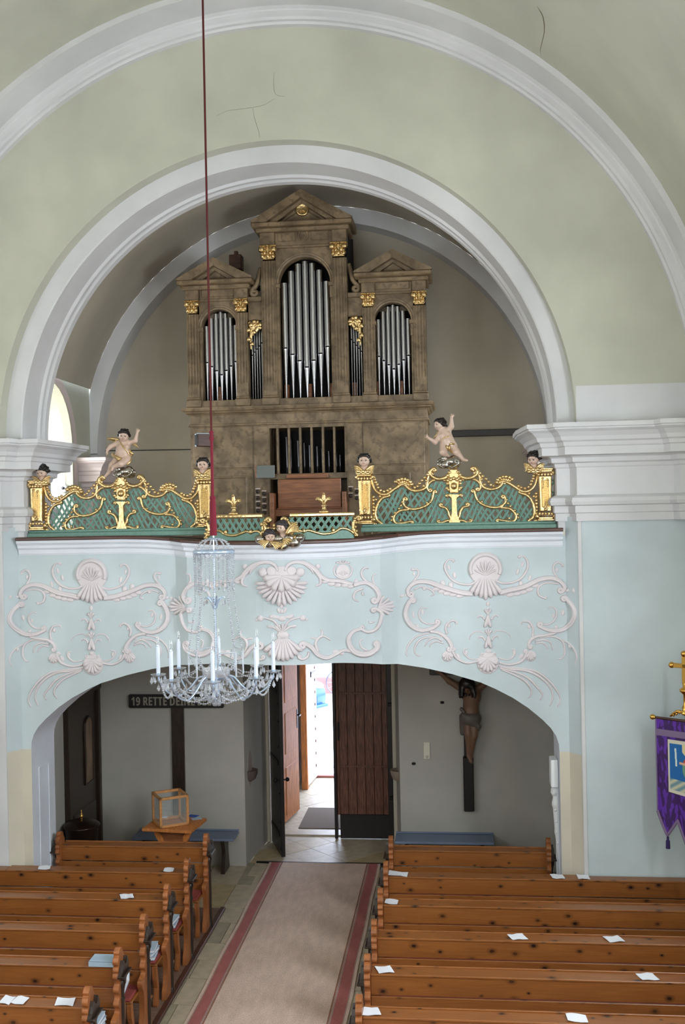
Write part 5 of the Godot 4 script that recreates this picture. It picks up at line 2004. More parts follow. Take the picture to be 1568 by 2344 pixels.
func round_at(r: float, a: float, y: float) -> Vector3:
	return Vector3(HANG.x + r * sin(a), y, HANG.z + r * cos(a))


func build_chandelier() -> void:
	var top := high(1222)
	# cord
	var cord := thing("chandelier_cord", "long dark red cord with a crimson velvet sleeve holding the chandelier", "cord", Vector3(HANG.x, top, HANG.z))
	var c := Shape.new()
	c.tube(PackedVector3Array([Vector3(HANG.x, 10.22, HANG.z), Vector3(HANG.x, high(985), HANG.z)]), PackedFloat32Array([0.0085, 0.0085]), 8)
	part(cord, "rope", c, M.rope)
	var c2 := Shape.new()
	c2.lathe([[0.011, high(985)], [0.020, high(990)], [0.012, high(996)], [0.021, high(1003)], [0.012, high(1010)], [0.012, high(1140)]], 10, Transform3D(Basis.IDENTITY, HANG))
	part(cord, "velvet_cord", c2, M.velvet)
	var c3 := Shape.new()
	c3.lathe([[0.0, high(1136)], [0.022, high(1136)], [0.025, high(1140)], [0.020, high(1146)], [0.024, high(1150)], [0.026, high(1180)], [0.029, high(1226)], [0.0, high(1226)]], 16, Transform3D(Basis.IDENTITY, HANG))
	part(cord, "velvet_sleeve", c3, M.velvet, "crimson velvet sleeve")
	# body
	var o := thing("crystal_chandelier", "crystal chandelier with eight white candle lamps and bead strings, hanging over the aisle", "chandelier", Vector3(HANG.x, high(1612), HANG.z))
	var xf := Transform3D(Basis.IDENTITY, HANG)
	var st := Shape.new()
	st.lathe([[0.006, high(1222)], [0.006, high(1385)], [0.013, high(1388)], [0.013, high(1394)], [0.0065, high(1397)], [0.0065, high(1530)], [0.02, high(1535)], [0.02, high(1560)], [0.03, high(1566)], [0.028, high(1590)], [0.0, high(1596)]], 12, xf)
	part(o, "stem", st, M.chrome)
	var y0 := high(1234)
	var y1 := high(1263)
	var cap := Shape.new()
	cap.lathe([[0.0, y0 + 0.012], [0.045, y0 + 0.010], [0.050, y0], [0.0, y0 - 0.004]], 18, xf)
	part(o, "top_plate", cap, M.chrome)
	var ring := Shape.new()
	ring.lathe([[0.150, y1 - 0.012], [0.160, y1 - 0.014], [0.164, y1], [0.160, y1 + 0.014], [0.150, y1 + 0.012], [0.146, y1], [0.150, y1 - 0.012]], 32, xf)
	part(o, "upper_ring", ring, M.chrome)
	for i in 14:
		var a := TAU * i / 14
		strand(o, "dome_string", curve([round_at(0.045, a, y0), round_at(0.10, a, lerpf(y0, y1, 0.22)), round_at(0.16, a, y1)], 4), 0.0095, 0.021)
	for i in 26:
		var a := TAU * i / 26
		var len_ := 0.235 + 0.03 * (i % 2)
		var p := PackedVector3Array([round_at(0.152, a, y1 - 0.012), round_at(0.148, a, y1 - len_)])
		strand(o, "bead_string", p, 0.0068, 0.0135)
		var d := Shape.new()
		drop(d, p[1], 0.012, 0.045)
		part(o, "crystal_drop", d, M.crystal)
	for i in 12:
		var a := TAU * (i + 0.5) / 12
		strand(o, "bead_string", hanging(round_at(0.156, a, y1 - 0.01), round_at(0.156, a + TAU / 12, y1 - 0.01), 0.05, 6), 0.0065, 0.014)
	# leaf crown on the stem
	var ly := high(1392)
	for i in 6:
		var a := TAU * i / 6
		var s := Shape.new()
		var p := curve([round_at(0.012, a, ly), round_at(0.03, a, ly + 0.05), round_at(0.06, a, ly + 0.085), round_at(0.085, a, ly + 0.075)], 4)
		s.tube(p, taper(p.size(), 0.006, 0.007, 0.004), 6)
		var arm := part(o, "leaf_arm", s, M.chrome)
		var d := Shape.new()
		drop(d, round_at(0.085, a, ly + 0.07), 0.012, 0.05)
		part(arm, "crystal_drop", d, M.crystal)
	# long chains down to the frame
	var fy := high(1489)
	for i in 8:
		var a := TAU * i / 8 + 0.2
		strand(o, "long_chain", PackedVector3Array([round_at(0.155, a, y1 - 0.02), round_at(0.15, a, lerpf(y1, fy, 0.5)), round_at(0.205, a, fy)]), 0.0088, 0.0175)
	# square glass frames round the middle and the drum
	for i in 4:
		var a := TAU * i / 4 + 0.6
		var s := Shape.new()
		var u := Vector3(cos(a), 0, -sin(a))
		var m := round_at(0.19, a, 0)
		for e in [[-0.09, 0.0, 0.09, 0.0], [-0.09, 0.0, -0.09, -0.19], [0.09, 0.0, 0.09, -0.19]]:
			s.bar(m + u * e[0] + AY * (fy + e[1]), m + u * e[2] + AY * (fy + e[3]), 0.012, 0.012, AY if e[1] == e[3] else AZ, 0.003)
		part(o, "glass_frame", s, M.crystal)
	var dr := Shape.new()
	dr.lathe([[0.0, high(1532)], [0.105, high(1530)], [0.11, high(1532)], [0.105, high(1548)], [0.0, high(1552)]], 24, xf)
	part(o, "centre_drum", dr, M.crystal)
	# arms
	for i in 8:
		var a := TAU * i / 8 + 0.175
		var s := Shape.new()
		var p := curve([round_at(0.02, a, high(1556)), round_at(0.12, a, high(1548)), round_at(0.20, a, high(1572)), round_at(0.29, a, high(1590)), round_at(0.38, a, high(1580)), round_at(0.435, a, high(1556)), round_at(0.445, a, high(1546))], 5)
		s.tube(p, taper(p.size(), 0.0085, 0.0075, 0.007), 7)
		var arm := part(o, "arm", s, M.chrome, "curved glass arm")
		var by := high(1545)
		var cx := Transform3D(Basis.IDENTITY, round_at(0.445, a, by))
		var dish := Shape.new()
		dish.lathe([[0.0, 0.0], [0.016, 0.0], [0.035, 0.006], [0.058, 0.016], [0.060, 0.020], [0.036, 0.012], [0.014, 0.008], [0.0, 0.008]], 18, cx)
		part(arm, "drip_dish", dish, M.crystal)
		var ca := Shape.new()
		ca.lathe([[0.0, 0.004], [0.0155, 0.004], [0.0155, 0.004], [0.0155, 0.235], [0.0155, 0.235], [0.010, 0.238], [0.0, 0.238]], 14, cx)
		part(arm, "candle_tube", ca, M.candle, "white candle tube")
		var base := Shape.new()
		base.lathe([[0.0165, 0.0], [0.0165, 0.03], [0.0165, 0.03], [0.0155, 0.034]], 12, cx)
		base.lathe([[0.010, 0.236], [0.010, 0.252], [0.0, 0.252]], 10, cx)
		part(arm, "lamp_socket", base, M.chrome)
		var bu := Shape.new()
		bu.lathe([[0.009, 0.25], [0.014, 0.265], [0.0155, 0.28], [0.012, 0.305], [0.006, 0.325], [0.0, 0.335]], 12, cx)
		part(arm, "bulb", bu, M.glass_bulb)
		var fi := Shape.new()
		fi.tube(PackedVector3Array([cx * Vector3(0, 0.252, 0), cx * Vector3(0, 0.30, 0)]), PackedFloat32Array([0.0022, 0.0015]), 5)
		part(arm, "filament_stem", fi, M.tin)
		for k in 8:
			var b := TAU * k / 7
			var dp := Shape.new()
			if k < 7:
				drop(dp, cx * Vector3(0.055 * cos(b), 0.010, 0.055 * sin(b)), 0.012, 0.058 + 0.012 * (k % 2))
			else:
				drop(dp, cx * Vector3(0, -0.05, 0), 0.015, 0.065)
			part(arm, "crystal_drop", dp, M.crystal)
		# garlands: to the next arm, and in to the bottom
		strand(o, "bead_garland", hanging(round_at(0.43, a, by - 0.03), round_at(0.43, a + TAU / 8, by - 0.03), 0.11, 12), 0.0108, 0.0195)
		strand(o, "bead_garland", hanging(round_at(0.40, a, by - 0.02), round_at(0.06, a, high(1596)), 0.055, 10), 0.0100, 0.0185)
		strand(o, "bead_garland", hanging(round_at(0.43, a, by - 0.02), round_at(0.43, a + TAU / 8, by - 0.02), 0.055, 12), 0.0092, 0.018)
		strand(o, "bead_garland", hanging(round_at(0.25, a, high(1585)), round_at(0.25, a + TAU / 8, high(1585)), 0.05, 8), 0.0092, 0.018)
		strand(o, "bead_garland", hanging(round_at(0.30, a + 0.39, by + 0.0), round_at(0.12, a + 0.39, high(1520)), 0.03, 8), 0.0088, 0.017)
		strand(o, "bead_garland", hanging(round_at(0.21, a + 0.2, fy - 0.02), round_at(0.11, a, high(1534)), 0.03, 6), 0.0092, 0.017)
		strand(o, "bead_garland", hanging(round_at(0.105, a, high(1548)), round_at(0.105, a + TAU / 8, high(1548)), 0.045, 6), 0.0092, 0.017)
		for k in 3:
			var mid := Shape.new()
			drop(mid, round_at(0.12 + 0.07 * k, a + 0.39, high(1560) - 0.01 * k), 0.014, 0.065)
			part(o, "crystal_drop", mid, M.crystal)
	for i in 10:
		var a := TAU * i / 10
		for q in [[0.06, 1588, 0.013, 0.075], [0.025, 1596, 0.012, 0.07]]:
			var d := Shape.new()
			drop(d, round_at(q[0], a, high(q[1])), q[2], q[3])
			part(o, "crystal_drop", d, M.crystal)


# ---------------------------------------------------------------- gilded balustrade
const Z_RAIL := 0.43
const UNIT := 0.001524
const PANEL_X := 1.862
const BASE_Y := 4.662


# panel drawing units: 740, 860 is the middle of the foot; x grows outwards
func hp(x: float, y: float) -> Vector2:
	return Vector2((x - 740.0) * UNIT, (860.0 - 0.045 * (x - 740.0) - y) * UNIT)


func gilt(s: Shape, pts: Array, w0: float, w1: float, w2: float, roll0: float, roll1: float, flip: float, o: Vector3, per := 5) -> void:
	var p := curve2(pts.map(func(q): return hp(q[0], q[1])), per)
	if roll1 != 0.0:
		p = rolled(p, signf(roll1), absf(roll1) * UNIT)
	if roll0 != 0.0:
		p.reverse()
		p = rolled(p, signf(roll0), absf(roll0) * UNIT)
		p.reverse()
	var v := PackedVector3Array()
	for q in p:
		v.append(o + Vector3(q.x * flip, q.y, 0.0))
	s.tube(v, taper(v.size(), w0 * UNIT, w1 * UNIT, w2 * UNIT), 7, AZ, 0.9)


func nubs(s: Shape, pts: Array, size: float, flip: float, o: Vector3) -> void:
	for q in pts:
		var p := hp(q[0], q[1])
		s.ball(o + Vector3(p.x * flip, p.y, 0.012), Vector3(size, size, size * 0.8) * UNIT, 7, 5)


func build_balustrade() -> void:
	for s in [-1.0, 1.0]:
		var side := "left" if s < 0 else "right"
		var o := Vector3(PANEL_X * s, BASE_Y, Z_RAIL)
		var t := thing("balustrade_panel", "tall gilded scrollwork panel with green lattice on the %s half of the balcony" % side, "railing", Vector3(PANEL_X * s, 4.586, Z_RAIL), "gilded balustrade panels")
		var b := Shape.new()
		b.span(Vector3(0.84 * s, 4.575, Z_RAIL - 0.06), Vector3(2.955 * s, 4.63, Z_RAIL + 0.055), 0.008)
		b.span(Vector3(0.85 * s, 4.63, Z_RAIL - 0.05), Vector3(2.945 * s, BASE_Y, Z_RAIL + 0.035), 0.008)
		part(t, "base_board", b, M.green_paint, "green painted base board")
		lattice(t, s, o)
		for f in [-1.0, 1.0]:
			var side_flip: float = f * s
			var g1 := Shape.new()
			# crest volutes beside the figure
			gilt(g1, [[752, 500], [775, 520], [815, 541], [860, 540], [900, 515], [908, 485], [885, 466]], 15, 17, 9, 0, 13, side_flip, o)
			gilt(g1, [[760, 560], [800, 556], [850, 545], [900, 556], [930, 590], [922, 622]], 9, 11, 8, 0, -14, side_flip, o)
			gilt(g1, [[905, 500], [925, 530], [930, 575], [950, 605], [1000, 618], [1050, 606], [1080, 580]], 10, 13, 9, 10, 12, side_flip, o)
			nubs(g1, [[925, 505], [945, 525], [965, 545], [985, 565], [1000, 585], [955, 585], [1020, 592], [935, 548]], 12, side_flip, o)
			part(t, "gilded_scroll", g1, M.gold)
			var g2 := Shape.new()
			# shell crest and the long S to the pillar
			gilt(g2, [[1050, 575], [1085, 560], [1130, 572], [1175, 600], [1225, 628], [1275, 618], [1310, 580], [1325, 530], [1330, 490]], 11, 14, 9, -10, 0, side_flip, o)
			for k in 7:
				var a := PI * (0.95 - 0.72 * k / 6.0)
				var q := Vector2(1105, 575) + Vector2(cos(a) * 62, -sin(a) * 50)
				nubs(g2, [[q.x, q.y]], 15, side_flip, o)
				gilt(g2, [[1105, 575], [q.x, q.y]], 7, 8, 10, 0, 0, side_flip, o, 2)
			nubs(g2, [[1195, 590], [1215, 600], [1240, 605], [1265, 595], [1282, 575], [1290, 552], [1300, 535], [1305, 515], [1312, 500]], 12, side_flip, o)
			part(t, "gilded_shell_crest", g2, M.gold)
			var g3 := Shape.new()
			gilt(g3, [[1205, 640], [1255, 655], [1290, 700], [1305, 760], [1295, 805], [1265, 830]], 9, 13, 9, -8, 10, side_flip, o)
			for k in 9:
				nubs(g3, [[1318, 640 + 24 * k]], 13, side_flip, o)
			nubs(g3, [[1270, 640], [1300, 660], [1285, 845], [1305, 835], [1330, 850]], 11, side_flip, o)
			part(t, "gilded_frame", g3, M.gold)
			var g4 := Shape.new()
			gilt(g4, [[885, 632], [900, 690], [940, 727], [1005, 746], [1065, 740], [1102, 705], [1100, 668]], 8, 12, 8, 12, 14, side_flip, o)
			gilt(g4, [[1075, 748], [1130, 752], [1168, 785], [1175, 818], [1150, 842], [1100, 840], [1045, 832]], 9, 12, 7, -10, 9, side_flip, o)
			nubs(g4, [[910, 705], [935, 708], [1110, 690], [1120, 715], [1135, 735], [1165, 765], [1185, 790], [1190, 815], [1125, 820], [1095, 855]], 10, side_flip, o)
			part(t, "gilded_scroll", g4, M.gold)
			var g5 := Shape.new()
			gilt(g5, [[752, 850], [775, 812], [785, 775], [805, 750], [835, 742]], 12, 11, 8, 0, 13, side_flip, o)
			gilt(g5, [[748, 855], [790, 845], [835, 858], [858, 850]], 13, 11, 7, 0, 8, side_flip, o)
			gilt(g5, [[745, 690], [765, 672], [785, 660]], 12, 10, 7, 0, -9, side_flip, o)
			nubs(g5, [[770, 500], [782, 520], [772, 545], [785, 580], [778, 625], [790, 612]], 14, side_flip, o)
			part(t, "gilded_leaf", g5, M.gold)
		var g6 := Shape.new()
		g6.prism(PackedVector2Array([hp(700, 862), hp(722, 800), hp(724, 690), hp(705, 660), hp(775, 660), hp(756, 690), hp(758, 800), hp(780, 862)]), Z_RAIL - 0.02, Z_RAIL + 0.022, Transform3D(Basis.IDENTITY, Vector3(o.x, o.y, 0)), 0.008)
		g6.prism(PackedVector2Array([hp(708, 650), hp(700, 560), hp(712, 480), hp(768, 480), hp(780, 560), hp(772, 650)]), Z_RAIL - 0.02, Z_RAIL + 0.02, Transform3D(Basis.IDENTITY, Vector3(o.x, o.y, 0)), 0.008)
		nubs(g6, [[740, 600]], 26, 1.0, o + Vector3(0, 0, 0.015))
		for k in 5:
			nubs(g6, [[740 + 22 * (k - 2), 545 + 8 * absi(k - 2)]], 15, 1.0, o + Vector3(0, 0, 0.008))
		part(t, "centre_stem", g6, M.gold, "gilded centre stem with palmette")
		for q in [0.893, 2.835]:
			pillar(Vector3(q * s, BASE_Y, Z_RAIL + 0.02), s, q > 2.0)
	low_panels()


func lattice(t: Node3D, s: float, o: Vector3) -> void:
	var half := [[740, 630], [765, 590], [800, 565], [850, 556], [900, 566], [925, 600], [960, 612], [1010, 622], [1060, 610], [1105, 580], [1150, 595], [1200, 632], [1255, 660], [1288, 705], [1300, 765], [1288, 812], [1262, 848]]
	var poly := PackedVector2Array()
	for q in half:
		poly.append(hp(q[0], q[1]))
	poly.append(hp(1262, 862))
	for k in range(half.size() - 1, -1, -1):
		var q: Vector2 = hp(half[k][0], half[k][1])
		if k == half.size() - 1:
			var e := hp(1262, 862)
			poly.append(Vector2(-e.x, e.y))
		poly.append(Vector2(-q.x, q.y))
	for d in [-1.0, 1.0]:
		for k in range(-30, 31):
			var x0 := k * 0.068 + (0.012 if d > 0 else 0.0)
			var line := PackedVector2Array()
			for i in 13:
				var y := -0.05 + 0.6 * i / 12.0
				line.append(Vector2(x0 + d * (y * 0.62 + 0.02 * sin(y * 9.0 + k)), y))
			for piece in Geometry2D.intersect_polyline_with_polygon(line, poly):
				if piece.size() < 2 or piece[0].distance_to(piece[piece.size() - 1]) < 0.02:
					continue
				var sh := Shape.new()
				for w in [-0.0068, 0.0068]:
					var v := PackedVector3Array()
					var r := PackedFloat32Array()
					for i in piece.size():
						var q: Vector2 = piece[i]
						v.append(o + Vector3(q.x * s + w, q.y, -0.022 + 0.005 * d + 0.004 * sin((q.y + x0) * 57.0) * d))
						r.append(0.0066)
					sh.tube(v, r, 5, AZ, 0.6)
				part(t, "lattice_strip", sh, M.green_lattice)


func pillar(p: Vector3, s: float, outer: bool) -> void:
	var name_ := "outer" if outer else "inner"
	var side := "left" if s < 0 else "right"
	var t := thing("gilded_pillar", "gilded carved baluster pillar at the %s end of the %s lattice panel" % [name_, side], "pillar", p, "gilded balustrade pillars")
	var h := 0.565
	var b := Shape.new()
	b.prism(PackedVector2Array([Vector2(-0.062, 0.10), Vector2(0.062, 0.10), Vector2(0.070, h - 0.08), Vector2(-0.070, h - 0.08)]), -0.05, 0.05, Transform3D(Basis.IDENTITY, p), 0.01)
	part(t, "shaft", b, M.gold)
	var f := Shape.new()
	f.prism(PackedVector2Array([Vector2(-0.038, 0.15), Vector2(0.038, 0.15), Vector2(0.042, h - 0.13), Vector2(-0.042, h - 0.13)]), 0.05, 0.062, Transform3D(Basis.IDENTITY, p), 0.004)
	for i in 26:
		f.box(p + Vector3(0, 0.16 + i * 0.0105, 0.064), Vector3(0.07, 0.006, 0.006), 0.002)
	part(t, "ribbed_panel", f, M.gold_worn)
	var c := Shape.new()
	for y in [0.0, 1.0]:
		var yy: float = 0.03 + y * (h - 0.06)
		c.box(p + Vector3(0, yy + (0.02 if y > 0 else -0.02), 0), Vector3(0.175, 0.022, 0.13), 0.006)
		c.box(p + Vector3(0, yy, 0), Vector3(0.155, 0.03, 0.115), 0.008)
		for i in 5:
			c.ball(p + Vector3(-0.066 + 0.033 * i, yy + (0.045 if y == 0.0 else -0.038), 0.055), Vector3(0.018, 0.022, 0.016), 7, 5)
	for k in [-1.0, 1.0]:
		c.ball(p + Vector3(k * 0.085, h - 0.05, 0.03), Vector3(0.022, 0.03, 0.022), 7, 5)
		c.ball(p + Vector3(k * 0.09, 0.05, 0.03), Vector3(0.026, 0.03, 0.022), 7, 5)
	part(t, "carved_cap", c, M.gold)
	var w := Shape.new()
	for k in 7:
		w.ball(p + Vector3(-0.05 + 0.1 * (k % 2) * 0.5 + 0.025, h - 0.11 - 0.016 * k, 0.062), Vector3(0.014 - 0.001 * k, 0.015, 0.010), 6, 4)
		w.ball(p + Vector3(0.012 * sin(k * 2.0), 0.12 + 0.012 * k, 0.062), Vector3(0.02 - 0.002 * k, 0.014, 0.010), 6, 4)
	part(t, "carved_drop", w, M.gold)
	if outer:
		# narrow lattice strip between the pillar and the pier
		var q := Shape.new()
		var e := PackedVector3Array()
		for a in [[0.10, h - 0.05], [0.125, h - 0.10], [0.125, 0.24], [0.10, 0.20], [0.12, 0.15], [0.12, 0.0]]:
			e.append(p + Vector3(a[0] * s, a[1], -0.02))
		q.tube(e, taper(6, 0.012, 0.011, 0.012), 6)
		part(t, "edge_scroll", q, M.gold)
		for k in 7:
			var l := Shape.new()
			var y := 0.05 + 0.065 * k
			l.tube(PackedVector3Array([p + Vector3(0.07 * s, y, -0.03), p + Vector3(0.12 * s, y + (0.06 if k % 2 else -0.02), -0.03)]), PackedFloat32Array([0.009, 0.009]), 5)
			part(t, "lattice_strip", l, M.green_lattice)


func low_panels() -> void:
	# the two low panels over the bulge of the balcony
	for s in [-1.0, 1.0]:
		var side := "left" if s < 0 else "right"
		var x0: float = 0.14 * s
		var x1: float = 0.79 * s
		var base := 4.586 - 0.068
		var t := thing("low_balustrade_panel", "low gilded panel with green lattice mid-balcony, just %s of the cherub heads" % side, "railing", Vector3(0.5 * s, base, 0.75), "low balustrade panels")
		var zf := func(x: float) -> float: return bulge(x) + 0.02
		var bb := Shape.new()
		var n := 8
		var p0 := []
		for i in n + 1:
			var x: float = lerpf(x0, x1, float(i) / n)
			p0.append(Vector2(x, zf.call(x)))
		bb.run(p0, [[-0.012, base], [0.012, base], [0.012, base + 0.085], [-0.012, base + 0.085]], s)
		part(t, "base_board", bb, M.green_paint, "green painted base board")
		var tp := Shape.new()
		tp.run(p0, [[-0.025, base + 0.235], [0.02, base + 0.235], [0.03, base + 0.25], [0.03, base + 0.268], [0.02, base + 0.28], [-0.025, base + 0.28]], s)
		part(t, "top_rail", tp, M.gold)
		var wv := Shape.new()
		var path := []
		for q in [[0.0, 0.055], [0.10, 0.098], [0.22, 0.085], [0.30, 0.095], [0.50, 0.055], [0.68, 0.065], [0.80, 0.108], [0.92, 0.092], [1.0, 0.05]]:
			var x: float = lerpf(x0, x1, q[0])
			path.append(Vector3(x, base + q[1], zf.call(x) + 0.018))
		var cv := curve(path, 4)
		wv.tube(cv, taper(cv.size(), 0.013, 0.016, 0.013), 6)
		for q in [0.0, 0.22, 0.68, 1.0]:
			var x: float = lerpf(x0, x1, q)
			wv.ball(Vector3(x, base + 0.09, zf.call(x) + 0.02), Vector3(0.022, 0.026, 0.018), 7, 5)
		part(t, "gilded_wave", wv, M.gold)
		for d in [-1.0, 1.0]:
			for k in range(-3, 14):
				var a := 0.075 * k
				var b := a + 0.11
				var xa := a if d > 0 else b
				var xb := b if d > 0 else a
				var l := absf(x1 - x0)
				var ya := base + 0.075
				var yb := base + 0.24
				# cut at the ends
				var t0 := clampf(inverse_lerp(xa, xb, 0.0), 0.0, 1.0) if (xa < 0.0 or xb < 0.0) else -1.0
				var t1 := clampf(inverse_lerp(xa, xb, l), 0.0, 1.0) if (xa > l or xb > l) else -1.0
				var f0 := 0.0
				var f1 := 1.0
				if maxf(xa, xb) <= 0.01 or minf(xa, xb) >= l - 0.01:
					continue
				if t0 >= 0.0:
					if xa < 0.0: f0 = t0
					else: f1 = t0
				if t1 >= 0.0:
					if xa > l: f0 = t1
					else: f1 = t1
				var sh := Shape.new()
				for w in [-0.0075, 0.0075]:
					var v := PackedVector3Array()
					for i in 3:
						var f := lerpf(f0, f1, i / 2.0)
						var x: float = x0 + signf(x1 - x0) * lerpf(xa, xb, f) + w
						v.append(Vector3(x, lerpf(ya, yb, f), zf.call(x) - 0.004 + 0.004 * d))
					sh.tube(v, PackedFloat32Array([0.0078, 0.0078, 0.0078]), 5, AZ, 0.6)
				part(t, "lattice_strip", sh, M.green_lattice)
		# scrolled ends
		for e in [[x0, -1.0], [x1, 1.0]]:
			var sc := Shape.new()
			var k: float = e[1] * s
			var zz: float = zf.call(e[0]) + 0.015
			var q := rolled(curve2([Vector2(e[0] + 0.045 * k, base + 0.02), Vector2(e[0] + 0.01 * k, base + 0.07), Vector2(e[0] - 0.005 * k, base + 0.13), Vector2(e[0] + 0.015 * k, base + 0.19), Vector2(e[0] + 0.04 * k, base + 0.225)], 4), -k, 0.026)
			var v := PackedVector3Array()
			for a in q:
				v.append(Vector3(a.x, a.y, zz))
			sc.tube(v, taper(v.size(), 0.018, 0.022, 0.012), 7)
			for i in 5:
				sc.ball(Vector3(e[0] + k * (0.02 + 0.012 * (i % 2)), base + 0.03 + 0.045 * i, zz + 0.012), Vector3.ONE * 0.019, 7, 5)
			part(t, "gilded_scroll", sc, M.gold)
		# finial: small urn with three leaves
		var fx: float = at(537, 1180, 0.85).x if s < 0 else at(743, 1180, 0.85).x
		var fb := Vector3(fx, base + 0.28, bulge(fx) + 0.02)
		var fi := thing("gilded_finial", "small gilded leafy finial on the low balustrade panel, %s of the middle" % side, "finial", fb, "gilded finials")
		var u := Shape.new()
		u.box(fb + Vector3(0, 0.008, 0), Vector3(0.10, 0.016, 0.06), 0.004)
		u.lathe([[0.04, 0.016], [0.026, 0.03], [0.018, 0.055], [0.030, 0.065], [0.030, 0.075], [0.02, 0.08], [0.024, 0.095], [0.0, 0.10]], 12, Transform3D(Basis.IDENTITY, fb))
		part(fi, "urn", u, M.gold)
		for a in [-1.0, 0.0, 1.0]:
			var lf := Shape.new()
			var c := curve([fb + Vector3(0, 0.085, 0), fb + Vector3(0.03 * a, 0.13, 0.01), fb + Vector3(0.065 * a, 0.15 + 0.03 * (1.0 - absf(a)), 0.012), fb + Vector3(0.078 * a, 0.135 + 0.075 * (1.0 - absf(a)), 0.03)], 4)
			lf.tube(c, taper(c.size(), 0.014, 0.026, 0.008), 7, AZ, 0.6)
			part(fi, "leaf", lf, M.gold)


# ---------------------------------------------------------------- carved figures
# adds a child's head to a body: c centre, r half height, b looks along its z
func add_head(d: Body, c: Vector3, r: float, b: Basis) -> void:
	d.blob(c, Vector3(r * 0.86, r, r * 0.92), r * 0.2, b)
	for k in [-1.0, 1.0]:
		d.blob(c + b * Vector3(0.40 * r * k, -0.38 * r, 0.55 * r), Vector3.ONE * r * 0.36, r * 0.3, b)
		d.blob(c + b * Vector3(0.86 * r * k, -0.10 * r, -0.02 * r), Vector3(0.10, 0.22, 0.15) * r, r * 0.1, b)
	d.blob(c + b * Vector3(0, -0.72 * r, 0.55 * r), Vector3(0.30, 0.24, 0.26) * r, r * 0.25, b)
	d.blob(c + b * Vector3(0, 0.25 * r, 0.70 * r), Vector3(0.55, 0.35, 0.22) * r, r * 0.3, b)
	for k in [-1.0, 1.0]:
		d.blob(c + b * Vector3(0.34 * r * k, -0.06 * r, 0.95 * r), Vector3(0.20, 0.12, 0.14) * r, r * 0.16, b, true)
	d.blob(c + b * Vector3(0, -0.20 * r, 0.97 * r), Vector3(0.14, 0.20, 0.17) * r, r * 0.12, b)
	d.blob(c + b * Vector3(0, -0.50 * r, 0.86 * r), Vector3(0.24, 0.10, 0.12) * r, r * 0.14, b)


func face_details(o: Node3D, c: Vector3, r: float, b: Basis) -> void:
	for k in [-1.0, 1.0]:
		var e := Shape.new()
		e.ball(c + b * Vector3(0.33 * r * k, -0.06 * r, 0.80 * r), Vector3(0.16, 0.085, 0.09) * r, 8, 6, b)
		part(o, "eye", e, M.eye)
		var w := Shape.new()
		var p := PackedVector3Array()
		for i in 4:
			p.append(c + b * Vector3((0.16 + 0.12 * i) * r * k, (0.13 + 0.05 * sin(i * 1.1)) * r, (0.97 - 0.06 * i) * r))
		w.tube(p, taper(4, 0.02 * r, 0.04 * r, 0.02 * r), 5)
		part(o, "eyebrow", w, M.hair)
	var m := Shape.new()
	m.ball(c + b * Vector3(0, -0.50 * r, 0.93 * r), Vector3(0.20, 0.055, 0.07) * r, 9, 6, b)
	part(o, "mouth", m, M.lips)


func hair_cap(o: Node3D, c: Vector3, r: float, b: Basis, m: Material, tufts := 16) -> void:
	var d := Body.new(c - Vector3.ONE * r * 1.6, c + Vector3.ONE * r * 1.6, r / 9.0)
	d.blob(c + b * Vector3(0, 0.10 * r, -0.15 * r), Vector3(0.96, 0.98, 0.96) * r, r * 0.1, b)
	for i in tufts:
		var a := TAU * i / tufts
		var y := 0.30 + 0.35 * sin(i * 2.4)
		var z := cos(a)
		if z > 0.25:
			y = 0.62 + 0.12 * sin(i * 2.4)
		d.blob(c + b * Vector3(sin(a) * 0.92 * r, (y - 0.25 * (1.0 - z)) * r, (z * 0.92 - 0.12) * r), Vector3.ONE * r * (0.24 + 0.05 * sin(i * 1.7)), r * 0.08, b)
	for i in 6:
		d.blob(c + b * Vector3(sin(i * 1.05) * 0.55 * r, 0.84 * r, (cos(i * 1.05) * 0.5 - 0.12) * r), Vector3.ONE * r * 0.24, r * 0.08, b)
	d.blob(c + b * Vector3(0, -0.28 * r, 0.72 * r), Vector3(0.80, 0.80, 0.70) * r, r * 0.06, b, true)
	part(o, "hair", d.mesh(), m)


func wing(o: Node3D, root: Vector3, tip: Vector3, low: Vector3, m: Material) -> void:
	# fan of overlapping feathers from the shoulder
	var s := Shape.new()
	for i in 6:
		var e := tip.lerp(low, i / 5.0)
		var c := root.lerp(e, 0.5)
		var d := e - root
		var up := (tip - low).normalized()
		var p := curve([root, c + up * d.length() * 0.12, e], 5)
		s.tube(p, taper(p.size(), d.length() * 0.09, d.length() * 0.13, d.length() * 0.03), 6, AZ, 0.5)
	var p2 := curve([root, root.lerp(tip, 0.5) + (tip - low) * 0.2, tip], 5)
	s.tube(p2, taper(p2.size(), 0.014, 0.016, 0.006), 6)
	part(o, "wing", s, m, "gilded wing")


func hand(d: Body, wrist: Vector3, dir: Vector3, side: Vector3, r: float, curl: float) -> void:
	# palm, four fingers of unequal length and a thumb from the side of the palm
	var palm := wrist + dir * r * 2.4
	d.limb(wrist, palm, r * 1.0, r * 1.25, r * 0.6)
	var n := dir.cross(side).normalized()
	for k in 4:
		var o := side * r * (k - 1.5) * 0.85
		var l: float = r * [2.0, 2.5, 2.6, 1.9][k]
		var a := palm + o * 1.1
		var m := a + (dir + side * (k - 1.5) * 0.14).normalized() * l * 0.6
		var e := m + (dir + n * curl + side * (k - 1.5) * 0.12).normalized() * l * 0.6
		d.limb(a, m, r * 0.40, r * 0.36, r * 0.12)
		d.limb(m, e, r * 0.36, r * 0.30, r * 0.12)
	var t := wrist + dir * r * 0.9 - side * r * 1.0
	d.limb(t, t + (dir * 0.7 - side).normalized() * r * 2.0, r * 0.45, r * 0.33, r * 0.2)


